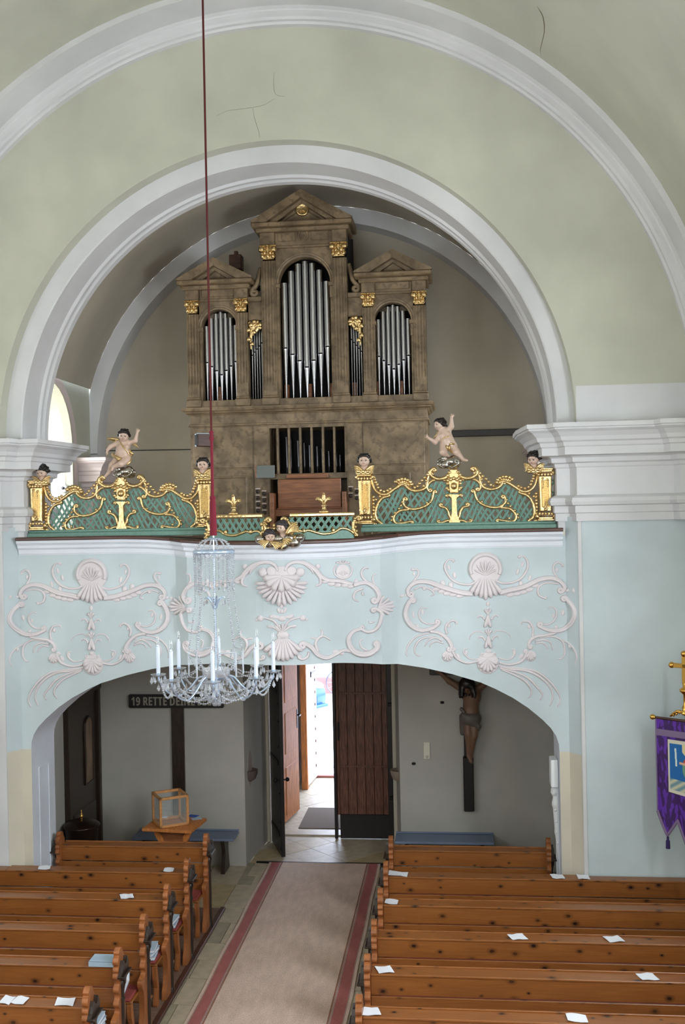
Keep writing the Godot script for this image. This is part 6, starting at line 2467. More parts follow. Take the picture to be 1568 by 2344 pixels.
func cloud(o: Node3D, c: Vector3, r: Vector3) -> void:
	var d := Body.new(c - r * 1.25, c + r * 1.25, 0.007)
	d.blob(c, r * 0.72, 0.02)
	for i in 9:
		var a := TAU * i / 9
		d.blob(c + Vector3(cos(a) * r.x * 0.66, sin(a * 2.0) * r.y * 0.28, sin(a) * r.z * 0.66), Vector3(0.42, 0.46, 0.42) * r, 0.010)
	d.blob(c + Vector3(-r.x * 0.35, r.y * 0.5, r.z * 0.3), Vector3(0.35, 0.4, 0.35) * r, 0.008)
	d.blob(c + Vector3(r.x * 0.45, r.y * 0.45, r.z * 0.2), Vector3(0.38, 0.42, 0.35) * r, 0.008)
	part(o, "cloud", d.mesh(), M.silver, "silvered carved cloud")
	var s := Shape.new()
	for k in [-0.45, 0.25]:
		var p := rolled(curve2([Vector2(c.x + k * r.x - 0.5 * r.x, c.y - 0.2 * r.y), Vector2(c.x + k * r.x, c.y - 0.55 * r.y), Vector2(c.x + k * r.x + 0.5 * r.x, c.y - 0.2 * r.y)], 5), 1.0, r.x * 0.22)
		var v := PackedVector3Array()
		for q in p:
			v.append(Vector3(q.x, q.y, c.z + r.z * 0.78))
		s.tube(v, taper(v.size(), 0.006, 0.012, 0.005), 6)
	part(o, "cloud_curl", s, M.silver)


func build_statues() -> void:
	putto_left()
	putto_right()
	# winged heads on the pillars
	var k := 0
	for q in [[97, 1078, -0.25, -0.45, "outer", "left"], [465, 1062, 0.05, -0.1, "inner", "left"], [834, 1053, -0.05, -0.05, "inner", "right"], [1222, 1048, -0.55, -0.35, "outer", "right"]]:
		var c := at(q[0], q[1], Z_RAIL + 0.05)
		var t := thing("cherub_bust", "dark-haired winged cherub head on the %s pillar of the %s balustrade panel" % [q[4], q[5]], "statue", c - Vector3(0, 0.14, 0), "cherub heads on the pillars")
		var b := Basis(AY, q[2]) * Basis(AX, -q[3])
		var r := 0.070
		var d := Body.new(c - Vector3(0.14, 0.16, 0.12), c + Vector3(0.14, 0.12, 0.14), 0.0058)
		add_head(d, c, r, b)
		d.limb(c - Vector3(0, 0.04, 0.01), c - Vector3(0, 0.085, 0.015), 0.030, 0.034, 0.02)
		d.blob(c - Vector3(0, 0.115, 0.01), Vector3(0.085, 0.045, 0.05), 0.02)
		part(t, "bust", d.mesh(), M.skin)
		face_details(t, c, r, b)
		hair_cap(t, c, r, b, M.hair)
		for f in [-1.0, 1.0]:
			wing(t, c + Vector3(0.02 * f, -0.115, 0.045), c + Vector3(0.11 * f, -0.065, 0.03), c + Vector3(0.10 * f, -0.145, 0.05), M.gold)
		var base := Shape.new()
		base.box(c - Vector3(0, 0.15, 0), Vector3(0.15, 0.03, 0.10), 0.008)
		for i in 6:
			base.ball(c + Vector3(-0.06 + 0.024 * i, -0.125 - 0.008 * (i % 2), 0.05), Vector3(0.018, 0.022, 0.014), 7, 5)
		part(t, "collar", base, M.gold)
		k += 1
	middle_cherubs()


func putto_left() -> void:
	var j := func(x: float, y: float, dz := 0.0) -> Vector3: return at(220.0 + x / 12.06, 960.0 + y / 12.06, Z_RAIL + 0.03 + dz)
	var foot: Vector3 = j.call(780, 1660)
	var t := thing("putto_statue", "seated winged putto raising one arm on the left balustrade panel", "statue", foot, "putti on the balustrade")
	var d := Body.new(j.call(180, 1640, -0.12), j.call(1320, 180, 0.24), 0.0058)
	var head: Vector3 = j.call(772, 430, 0.04)
	var b := Basis(AY, 0.12) * Basis(AX, 0.28) * Basis(AZ, -0.1)
	add_head(d, head, 0.064, b)
	d.limb(j.call(775, 540, 0.0), j.call(770, 640, 0.0), 0.032, 0.040, 0.02)
	d.blob(j.call(765, 730, 0.0), Vector3(0.076, 0.075, 0.058), 0.03)
	d.blob(j.call(740, 900, 0.02), Vector3(0.080, 0.080, 0.072), 0.03)
	d.blob(j.call(730, 1040, 0.0), Vector3(0.085, 0.062, 0.070), 0.03)
	for q in [[660, 770], [860, 770]]:
		d.blob(j.call(q[0], q[1], 0.045), Vector3.ONE * 0.026, 0.02)
	# arms
	d.limb(j.call(610, 660, 0.0), j.call(410, 750, 0.01), 0.031, 0.025, 0.02)
	d.limb(j.call(410, 750, 0.01), j.call(310, 850, 0.05), 0.025, 0.017, 0.012)
	hand(d, j.call(305, 865, 0.055), Vector3(0.05, -0.95, 0.25).normalized(), Vector3(0.7, 0.1, 0.7).normalized(), 0.0115, 0.5)
	d.limb(j.call(920, 640, 0.0), j.call(1085, 590, 0.02), 0.030, 0.025, 0.02)
	d.limb(j.call(1085, 590, 0.02), j.call(1130, 400, 0.03), 0.024, 0.015, 0.012)
	hand(d, j.call(1132, 390, 0.03), Vector3(0.30, 0.95, 0.0).normalized(), Vector3(0.95, -0.3, 0.1).normalized(), 0.0115, 0.25)
	# legs
	d.limb(j.call(610, 1080, 0.02), j.call(440, 1270, 0.07), 0.046, 0.034, 0.025)
	d.limb(j.call(440, 1270, 0.07), j.call(340, 1480, 0.03), 0.033, 0.020, 0.015)
	d.limb(j.call(335, 1490, 0.03), j.call(245, 1575, 0.06), 0.019, 0.013, 0.012)
	d.limb(j.call(850, 1100, 0.02), j.call(690, 1230, 0.13), 0.050, 0.036, 0.025)
	d.limb(j.call(690, 1230, 0.13), j.call(480, 1310, 0.11), 0.034, 0.022, 0.015)
	d.limb(j.call(475, 1310, 0.11), j.call(440, 1400, 0.13), 0.020, 0.013, 0.012)
	part(t, "body", d.mesh(), M.skin, "painted wooden child's body")
	face_details(t, head, 0.064, b)
	hair_cap(t, head, 0.064, b, M.hair)
	wing(t, j.call(640, 560, -0.05), j.call(310, 540, -0.06), j.call(500, 640, -0.06), M.gold)
	wing(t, j.call(940, 640, -0.05), j.call(1080, 640, -0.06), j.call(1180, 775, -0.06), M.gold)
	drape(t, [[j.call(440, 985, 0.05), j.call(520, 1020, 0.08), j.call(610, 1065, 0.095), j.call(690, 1075, 0.10)], [j.call(540, 1060, 0.09), j.call(620, 1100, 0.10), j.call(680, 1070, 0.105)], [j.call(920, 830, 0.03), j.call(960, 920, 0.03), j.call(1000, 960, 0.02), j.call(950, 1010, 0.02)], [j.call(960, 1060, 0.02), j.call(930, 1150, 0.04), j.call(880, 1220, 0.05), j.call(810, 1250, 0.06)], [j.call(460, 950, 0.03), j.call(480, 1000, 0.05), j.call(540, 1040, 0.08)]], 0.016)
	drape(t, [[j.call(640, 580, 0.05), j.call(700, 690, 0.075), j.call(810, 830, 0.09), j.call(930, 990, 0.06)]], 0.006)
	cloud(t, j.call(790, 1470, 0.02), Vector3(0.12, 0.085, 0.095))


func drape(t: Node3D, folds: Array, r: float) -> void:
	for f in folds:
		var s := Shape.new()
		var c := curve(f, 5)
		s.tube(c, taper(c.size(), r * 0.7, r * 1.15, r * 0.6), 7, AZ, 0.8)
		part(t, "drapery", s, M.gold, "gilded drapery")


func putto_right() -> void:
	var j := func(x: float, y: float, dz := 0.0) -> Vector3: return at(960.0 + x / 12.06, 930.0 + y / 12.06, Z_RAIL + 0.03 + dz)
	var foot: Vector3 = j.call(830, 1760)
	var t := thing("putto_statue", "dancing winged putto looking left on the right balustrade panel", "statue", foot, "putti on the balustrade")
	var d := Body.new(j.call(90, 1640, -0.12), j.call(1400, 130, 0.24), 0.0058)
	var head: Vector3 = j.call(580, 490, 0.0)
	var b := Basis(AY, -1.15) * Basis(AX, 0.1)
	add_head(d, head, 0.064, b)
	d.limb(j.call(630, 620, 0.0), j.call(670, 710, 0.0), 0.032, 0.042, 0.02)
	d.blob(j.call(705, 790, 0.0), Vector3(0.072, 0.076, 0.056), 0.03, Basis(AZ, 0.2))
	d.blob(j.call(760, 950, 0.015), Vector3(0.076, 0.082, 0.068), 0.03, Basis(AZ, 0.2))
	d.blob(j.call(810, 1070, 0.0), Vector3(0.086, 0.062, 0.068), 0.03)
	for q in [[640, 800], [790, 770]]:
		d.blob(j.call(q[0], q[1], 0.042), Vector3.ONE * 0.026, 0.02)
	d.limb(j.call(770, 690, 0.0), j.call(880, 560, 0.01), 0.034, 0.029, 0.02)
	d.limb(j.call(880, 560, 0.01), j.call(885, 350, 0.02), 0.029, 0.018, 0.012)
	hand(d, j.call(890, 340, 0.02), Vector3(0.30, 0.95, 0.05).normalized(), Vector3(0.95, -0.3, 0.1).normalized(), 0.0115, 0.25)
	d.limb(j.call(560, 800, 0.0), j.call(440, 990, 0.03), 0.029, 0.025, 0.02)
	d.limb(j.call(440, 990, 0.03), j.call(290, 900, 0.06), 0.025, 0.017, 0.012)
	hand(d, j.call(280, 890, 0.06), Vector3(-0.75, 0.6, 0.1).normalized(), Vector3(0.5, 0.75, 0.2).normalized(), 0.0115, 0.4)
	d.limb(j.call(690, 1120, 0.03), j.call(650, 1260, 0.09), 0.052, 0.038, 0.025)
	d.limb(j.call(650, 1260, 0.09), j.call(790, 1400, 0.03), 0.036, 0.021, 0.015)
	d.limb(j.call(790, 1405, 0.03), j.call(730, 1460, 0.08), 0.019, 0.014, 0.012)
	d.limb(j.call(920, 1130, 0.01), j.call(1020, 1260, 0.05), 0.050, 0.037, 0.025)
	d.limb(j.call(1020, 1260, 0.05), j.call(1190, 1460, 0.03), 0.036, 0.021, 0.015)
	d.limb(j.call(1195, 1470, 0.03), j.call(1310, 1495, 0.06), 0.020, 0.014, 0.012)
	part(t, "body", d.mesh(), M.skin, "painted wooden child's body")
	face_details(t, head, 0.064, b)
	hair_cap(t, head, 0.064, b, M.hair)
	wing(t, j.call(560, 740, -0.05), j.call(480, 730, -0.07), j.call(390, 880, -0.06), M.gold)
	wing(t, j.call(840, 660, -0.05), j.call(900, 590, -0.07), j.call(895, 690, -0.06), M.gold)
	drape(t, [[j.call(820, 1040, 0.08), j.call(900, 1035, 0.07), j.call(990, 1060, 0.03), j.call(1040, 1100, 0.0)], [j.call(730, 1080, 0.085), j.call(770, 1130, 0.095), j.call(790, 1200, 0.085)], [j.call(840, 1070, 0.085), j.call(835, 1160, 0.09), j.call(870, 1250, 0.06), j.call(940, 1310, 0.04)], [j.call(620, 1330, 0.05), j.call(660, 1345, 0.06)]], 0.013)
	drape(t, [[j.call(590, 970, 0.04), j.call(680, 880, 0.075), j.call(800, 820, 0.07), j.call(890, 780, 0.04)]], 0.006)
	cloud(t, j.call(820, 1560, 0.02), Vector3(0.125, 0.095, 0.10))


func middle_cherubs() -> void:
	var c0 := at(640, 1238, 1.10)
	var t := thing("cherub_pair", "two curly-haired cherub heads on a silver cloud at the middle of the balcony rail", "statue", c0 - Vector3(0, 0.1, 0))
	var heads := [[618, 1225, 0.25, 0.35, 0.060], [646, 1205, -0.55, 0.25, 0.060]]
	for q in heads:
		var c := at(q[0], q[1], 1.14)
		var b := Basis(AY, q[2]) * Basis(AX, q[3])
		var d := Body.new(c - Vector3(0.12, 0.14, 0.12), c + Vector3(0.12, 0.10, 0.14), 0.0058)
		add_head(d, c, q[4], b)
		d.limb(c - Vector3(0, 0.03, 0.02), c - Vector3(0, 0.09, 0.04), 0.03, 0.036, 0.02)
		var h := part(t, "head", d.mesh(), M.skin)
		face_details(t, c, q[4], b)
		hair_cap(t, c, q[4], b, M.hair_grey, 22)
	# silver cloud and gilded wings
	var d2 := Body.new(c0 - Vector3(0.30, 0.14, 0.12), c0 + Vector3(0.30, 0.14, 0.12), 0.009)
	for q in [[-0.20, 0.02, 0.07], [-0.10, -0.03, 0.075], [0.02, -0.05, 0.08], [0.14, -0.02, 0.085], [0.21, 0.03, 0.06], [0.10, 0.03, 0.07], [-0.02, 0.02, 0.08]]:
		d2.blob(c0 + Vector3(q[0], q[1], -0.02), Vector3(q[2], q[2] * 0.75, 0.07), 0.012)
	part(t, "cloud", d2.mesh(), M.silver, "silvered carved cloud")
	for q in [[615, 1240, 590, 1242, 605, 1256], [618, 1242, 650, 1248, 632, 1258], [655, 1222, 680, 1195, 688, 1218], [648, 1235, 668, 1240, 645, 1256]]:
		wing(t, at(q[0], q[1], 1.17), at(q[2], q[3], 1.19), at(q[4], q[5], 1.20), M.gold)
	var g := Shape.new()
	for q in [[[600, 1195], [608, 1210], [598, 1222], [604, 1232]], [[668, 1195], [672, 1210], [664, 1225], [670, 1238]], [[612, 1208], [624, 1212], [632, 1204]]]:
		var p := curve(q.map(func(e): return at(e[0], e[1], 1.10)), 4)
		g.tube(p, taper(p.size(), 0.014, 0.022, 0.012), 7)
	for q in [[599, 1200], [603, 1218], [671, 1202], [668, 1220], [674, 1230], [660, 1232], [628, 1203]]:
		g.ball(at(q[0], q[1], 1.12), Vector3.ONE * 0.022, 7, 5)
	part(t, "gilded_foliage", g, M.gold)


# ---------------------------------------------------------------- stucco reliefs on the balcony front
# a point of a drawing (zoom pixels of the photograph's crop) laid on the balcony front
var draw_o := Vector2.ZERO
var draw_k := 1.0
var draw_flip := 1.0


func on_front(x: float, y: float) -> Vector3:
	var p := at(draw_o.x + x / draw_k, draw_o.y + y / draw_k, Z_BALCONY)
	var z := bulge(p.x)
	p = at(draw_o.x + x / draw_k, draw_o.y + y / draw_k, z)
	p.x *= draw_flip
	p.z = front_z(p.x)
	return p


func front_z(x: float) -> float:
	if absf(x) > 3.03:
		return Z_BALCONY + (absf(x) - 3.03) / 0.12 * (Z_PIER - Z_BALCONY)
	return bulge(x)


# metres for one drawing unit on the front
func du() -> float:
	return 0.00475 / draw_k


func sweep(s: Shape, pts: Array, w0: float, w1: float, w2: float, roll0 := 0.0, roll1 := 0.0, groove := 0.0, rise := 0.85) -> void:
	var p := curve2(pts.map(func(q): return Vector2(q[0], q[1])), 6)
	if roll1 != 0.0:
		p = rolled(p, signf(roll1), absf(roll1))
	if roll0 != 0.0:
		p.reverse()
		p = rolled(p, signf(roll0), absf(roll0))
		p.reverse()
	var v := PackedVector3Array()
	for q in p:
		v.append(on_front(q.x, q.y) + AZ * 0.001)
	var k := du()
	s.ridge(v, taper(v.size(), w0 * k, w1 * k, w2 * k), AZ, rise, 6 if groove == 0.0 else 10, groove)


func lobe(s: Shape, x0: float, y0: float, x1: float, y1: float, w: float, off := 0.003) -> void:
	# a leaf or shell rib: narrow at its root, round at its tip
	var a := Vector2(x0, y0)
	var b := Vector2(x1, y1)
	var v := PackedVector3Array()
	var r := PackedFloat32Array()
	for i in 9:
		var t := i / 8.0
		var q := a.lerp(b, t)
		v.append(on_front(q.x, q.y) + AZ * off)
		r.append(w * du() * (0.30 + 0.70 * t) * sqrt(maxf(0.02, 1.0 - pow(maxf(0.0, (t - 0.72) / 0.28), 2))))
	s.ridge(v, r, AZ, 0.95, 7)


func bud(s: Shape, x: float, y: float, rx: float, ry: float, turn := 0.0) -> void:
	s.ball(on_front(x, y), Vector3(rx * du(), ry * du(), minf(rx, ry) * du() * 0.75), 10, 6, Basis(AZ, turn * draw_flip))


func disc(s: Shape, x: float, y: float, r: float, thick: float) -> void:
	var rows := []
	for q in [[1.0, 0.0], [1.0, 0.8], [0.92, 1.0], [0.0, 1.05]]:
		var row := PackedVector3Array()
		for i in 28:
			var a := TAU * i / 28
			row.append(on_front(x + cos(a) * r * q[0], y + sin(a) * r * q[0]) + AZ * thick * q[1])
		rows.append(row)
	s.grid(rows, true)


func build_stucco() -> void:
	draw_o = Vector2(900, 1240)
	draw_k = 3.5636
	for f in [1.0, -1.0]:
		draw_flip = f
		var side := "right" if f > 0 else "left"
		var t := thing("stucco_cartouche", "pinkish white stucco cartouche with shell and scrolls on the %s wing of the balcony front" % side, "stucco", on_front(775, 1080), "stucco cartouches on the balcony")
		wing_cartouche(t)
	draw_flip = 1.0
	draw_o = Vector2(400, 1260)
	draw_k = 3.015
	var t := thing("stucco_cartouche", "wide pinkish white stucco cartouche with plumed shell in the middle of the balcony front", "stucco", on_front(740, 770), "stucco cartouches on the balcony")
	middle_cartouche(t)


func wing_cartouche(t: Node3D) -> void:
	# top shell: round rim with flutes, and the palmette below it
	var s := Shape.new()
	disc(s, 752, 220, 138, 0.022)
	part(t, "shell_disc", s, M.stucco)
	s = Shape.new()
	var ring := []
	for i in 13:
		var a := PI * (1.12 - 1.24 * i / 12.0)
		ring.append([752 + cos(a) * 122, 222 - sin(a) * 116])
	sweep(s, ring, 34, 38, 34, 0, 0, 0, 1.05)
	for i in 9:
		var a := PI * (1.02 - 1.04 * i / 8.0)
		bud(s, 752 + cos(a) * 122, 222 - sin(a) * 116, 13, 13)
	part(t, "shell_rim", s, M.stucco)
	for i in 7:
		s = Shape.new()
		var a := PI * (0.92 - 0.84 * i / 6.0)
		lobe(s, 752, 275, 752 + cos(a) * 92, 250 - sin(a) * 100, 26, 0.022)
		part(t, "shell_flute", s, M.stucco)
	for i in 7:
		s = Shape.new()
		var a := (i - 3) / 3.0
		lobe(s, 752 + a * 36, 290, 756 + a * 132, 478 - absf(a) * 52, 52)
		part(t, "palmette_leaf", s, M.stucco)
	s = Shape.new()
	bud(s, 755, 262, 34, 22)
	sweep(s, [[705, 305], [700, 275], [680, 262], [660, 272]], 18, 18, 12, 0, 14)
	sweep(s, [[815, 300], [818, 270], [838, 258], [858, 266]], 18, 18, 12, 0, -14)
	part(t, "shell_boss", s, M.stucco)
	# curls, bands and plumes: root, body, tip widths; rolls at the ends
	for q in [
		[[[700, 300], [640, 345], [560, 345], [480, 310], [430, 240], [422, 190], [450, 148], [492, 148]], 22, 20, 9, 0, 9],
		[[[830, 310], [880, 335], [960, 335], [1040, 300], [1090, 230], [1097, 170], [1070, 122], [1030, 116]], 22, 20, 9, 0, -9],
		[[[650, 425], [560, 415], [470, 392], [380, 362], [300, 332], [220, 325], [160, 345], [122, 390], [125, 430]], 46, 40, 22, 0, -22],
		[[[865, 415], [960, 392], [1060, 370], [1130, 338], [1200, 307], [1290, 297], [1360, 322], [1398, 370], [1385, 405]], 46, 40, 22, 0, 22],
		[[[150, 340], [190, 292], [208, 252], [192, 226], [160, 232]], 18, 18, 10, 0, 7],
		[[[1340, 292], [1308, 242], [1310, 192], [1345, 167], [1385, 190]], 18, 18, 10, 0, 7],
		[[[170, 392], [220, 370], [270, 375], [318, 400], [332, 430], [308, 442]], 14, 18, 9, 0, 0],
		[[[1350, 345], [1270, 335], [1210, 350], [1180, 392], [1192, 440], [1240, 462]], 14, 20, 9, 0, -8],
		[[[150, 470], [115, 525], [102, 590], [122, 650], [172, 700], [240, 722], [320, 705], [372, 668]], 34, 42, 20, 16, -18],
		[[[1405, 455], [1460, 525], [1470, 600], [1432, 680], [1362, 722], [1270, 720], [1192, 690]], 34, 42, 20, -16, 18],
		[[[355, 660], [290, 672], [230, 642], [210, 582], [232, 540], [275, 545]], 16, 16, 8, 0, 0],
		[[[1205, 668], [1270, 672], [1320, 632], [1332, 572], [1300, 532], [1260, 542]], 16, 16, 8, 0, 0],
		[[[300, 728], [380, 745], [440, 790], [475, 845], [470, 880]], 26, 34, 24, 0, 14],
		[[[1330, 742], [1250, 762], [1165, 775], [1115, 812], [1105, 855]], 22, 30, 24, 0, -14],
		[[[440, 752], [428, 700], [450, 660], [490, 642], [520, 658]], 20, 18, 9, 0, 6],
		[[[1135, 772], [1142, 712], [1112, 657], [1052, 652], [1045, 675]], 20, 18, 9, 0, 0],
		[[[300, 745], [200, 770], [132, 830], [105, 900], [116, 936]], 14, 16, 7, 0, 0],
		[[[335, 772], [232, 792], [182, 850], [180, 910], [222, 936]], 16, 18, 8, 0, 0],
		[[[400, 808], [340, 782], [282, 812], [256, 856]], 16, 18, 7, 0, 0],
		[[[410, 830], [350, 812], [310, 830], [298, 860]], 12, 14, 7, 0, 0],
		[[[1190, 782], [1300, 772], [1380, 812], [1400, 900], [1375, 952], [1345, 955]], 16, 18, 8, 0, 0],
		[[[1160, 812], [1230, 800], [1285, 825], [1300, 885]], 14, 16, 8, 0, 0],
		[[[1160, 830], [1215, 825], [1250, 850], [1262, 880]], 12, 14, 7, 0, 0],
		[[[1380, 800], [1450, 842], [1486, 920], [1472, 992]], 14, 16, 7, 0, 0],
		[[[480, 885], [520, 950], [600, 988], [700, 972]], 20, 24, 18, 14, 0],
		[[[1090, 902], [1050, 972], [950, 1002], [865, 985]], 20, 24, 18, -14, 0],
		[[[705, 955], [630, 955], [580, 912], [578, 878], [612, 870]], 12, 14, 8, 0, 0],
		[[[860, 950], [940, 962], [990, 922], [992, 882], [965, 880]], 12, 14, 8, 0, 0],
		[[[860, 1010], [960, 1040], [1080, 1052], [1180, 1092], [1270, 1172], [1302, 1260], [1275, 1340]], 16, 22, 9, 0, 0],
		[[[870, 1030], [1000, 1066], [1100, 1112], [1170, 1182], [1216, 1242], [1200, 1290]], 15, 20, 9, 0, 0],
		[[[870, 1018], [1000, 1030], [1150, 1052], [1260, 1122], [1340, 1222], [1365, 1290], [1342, 1345]], 15, 20, 9, 0, 0],
		[[[880, 1042], [980, 1082], [1070, 1132], [1128, 1212], [1106, 1276]], 15, 20, 9, 0, 0],
		[[[745, 755], [710, 732], [660, 738], [628, 770], [622, 800]], 8, 10, 6, 0, 0],
		[[[810, 755], [850, 726], [905, 732], [950, 760], [960, 790]], 8, 10, 6, 0, 0],
	]:
		s = Shape.new()
		sweep(s, q[0], q[1], q[2], q[3], q[4], q[5], 0.35 if q[2] > 30 else 0.0)
		part(t, "scroll", s, M.stucco)
	# scalloped lower edges of the bands
	for q in [[[600, 436], [545, 448], [490, 438], [440, 428], [395, 412], [352, 392]], [[900, 428], [955, 440], [1010, 432], [1060, 418], [1110, 398], [1160, 365]]]:
		s = Shape.new()
		for e in q:
			bud(s, e[0], e[1] - 6, 34, 18, 0.1)
		part(t, "scalloped_edge", s, M.stucco)
	# leaves and buds on the stems
	for q in [[455, 210, 12, 22, 0.3], [500, 275, 16, 26, 0.2], [405, 335, 22, 24, 0.6], [470, 350, 22, 24, 0.5], [1055, 185, 12, 24, -0.3], [1015, 245, 14, 26, -0.3], [1115, 295, 14, 24, -0.4], [1040, 338, 18, 22, -0.4], [170, 262, 12, 16, 0], [1335, 230, 14, 20, 0], [255, 382, 18, 18, 0], [240, 575, 12, 22, 0.2], [165, 595, 12, 28, 0.1], [1305, 605, 12, 18, 0], [1385, 580, 14, 26, -0.2], [455, 688, 12, 18, 0], [1108, 692, 14, 18, 0], [70, 442, 18, 12, 0.6], [105, 436, 16, 10, 0], [1425, 395, 22, 12, 0.3], [1465, 392, 14, 20, 0.2], [530, 930, 14, 26, 0.6], [595, 905, 14, 20, 0], [1045, 935, 14, 26, -0.6], [985, 905, 12, 22, 0], [320, 735, 22, 16, 0], [400, 765, 22, 16, 0.4], [190, 688, 18, 14, 0], [1330, 695, 18, 14, 0], [1160, 775, 20, 14, 0], [1440, 850, 14, 18, 0.4]]:
		s = Shape.new()
		bud(s, q[0], q[1], q[2], q[3], q[4])
		part(t, "leaf", s, M.stucco)
	# rosettes, bottom shell
	for q in [[445, 932, 46], [1122, 932, 44]]:
		s = Shape.new()
		disc(s, q[0], q[1], q[2], 0.010)
		for k in 5:
			var a := PI * (0.1 + 0.8 * k / 4.0)
			lobe(s, q[0], q[1] - 26, q[0] + cos(a) * q[2] * 0.95, q[1] + sin(a) * q[2] * 0.95, 24, 0.010)
		bud(s, q[0], q[1] - 28, 15, 13)
		part(t, "rosette", s, M.stucco)
	s = Shape.new()
	disc(s, 772, 990, 88, 0.012)
	part(t, "shell_disc", s, M.stucco)
	for i in 7:
		s = Shape.new()
		var a := PI * (0.06 + 0.88 * i / 6.0)
		lobe(s, 772, 955, 772 + cos(a) * 84, 980 + sin(a) * 90, 40, 0.012)
		part(t, "shell_flute", s, M.stucco)
	s = Shape.new()
	sweep(s, [[725, 932], [770, 938], [825, 932]], 14, 14, 14, 13, -13)
	bud(s, 778, 895, 26, 20)
	part(t, "bracket", s, M.stucco)
	# bell flowers down the middle
	for q in [[772, 640, 1.0], [777, 810, 0.95]]:
		s = Shape.new()
		var x: float = q[0]
		var y: float = q[1]
		for k in [-1.0, 1.0]:
			lobe(s, x + k * 4, y - 40, x + k * 24, y + 62, 34)
			lobe(s, x, y - 44, x + k * 26, y - 92, 26)
		lobe(s, x, y - 46, x, y + 40, 26)
		lobe(s, x, y - 44, x, y - 104, 26)
		sweep(s, [[x - 28, y - 4], [x - 45, y - 30], [x - 70, y - 34], [x - 84, y - 16]], 16, 14, 8)
		sweep(s, [[x + 28, y - 4], [x + 48, y - 34], [x + 72, y - 40], [x + 88, y - 24]], 16, 14, 8)
		part(t, "bell_flower", s, M.stucco)
	s = Shape.new()
	bud(s, 772, 508, 16, 20)
	part(t, "bud", s, M.stucco)


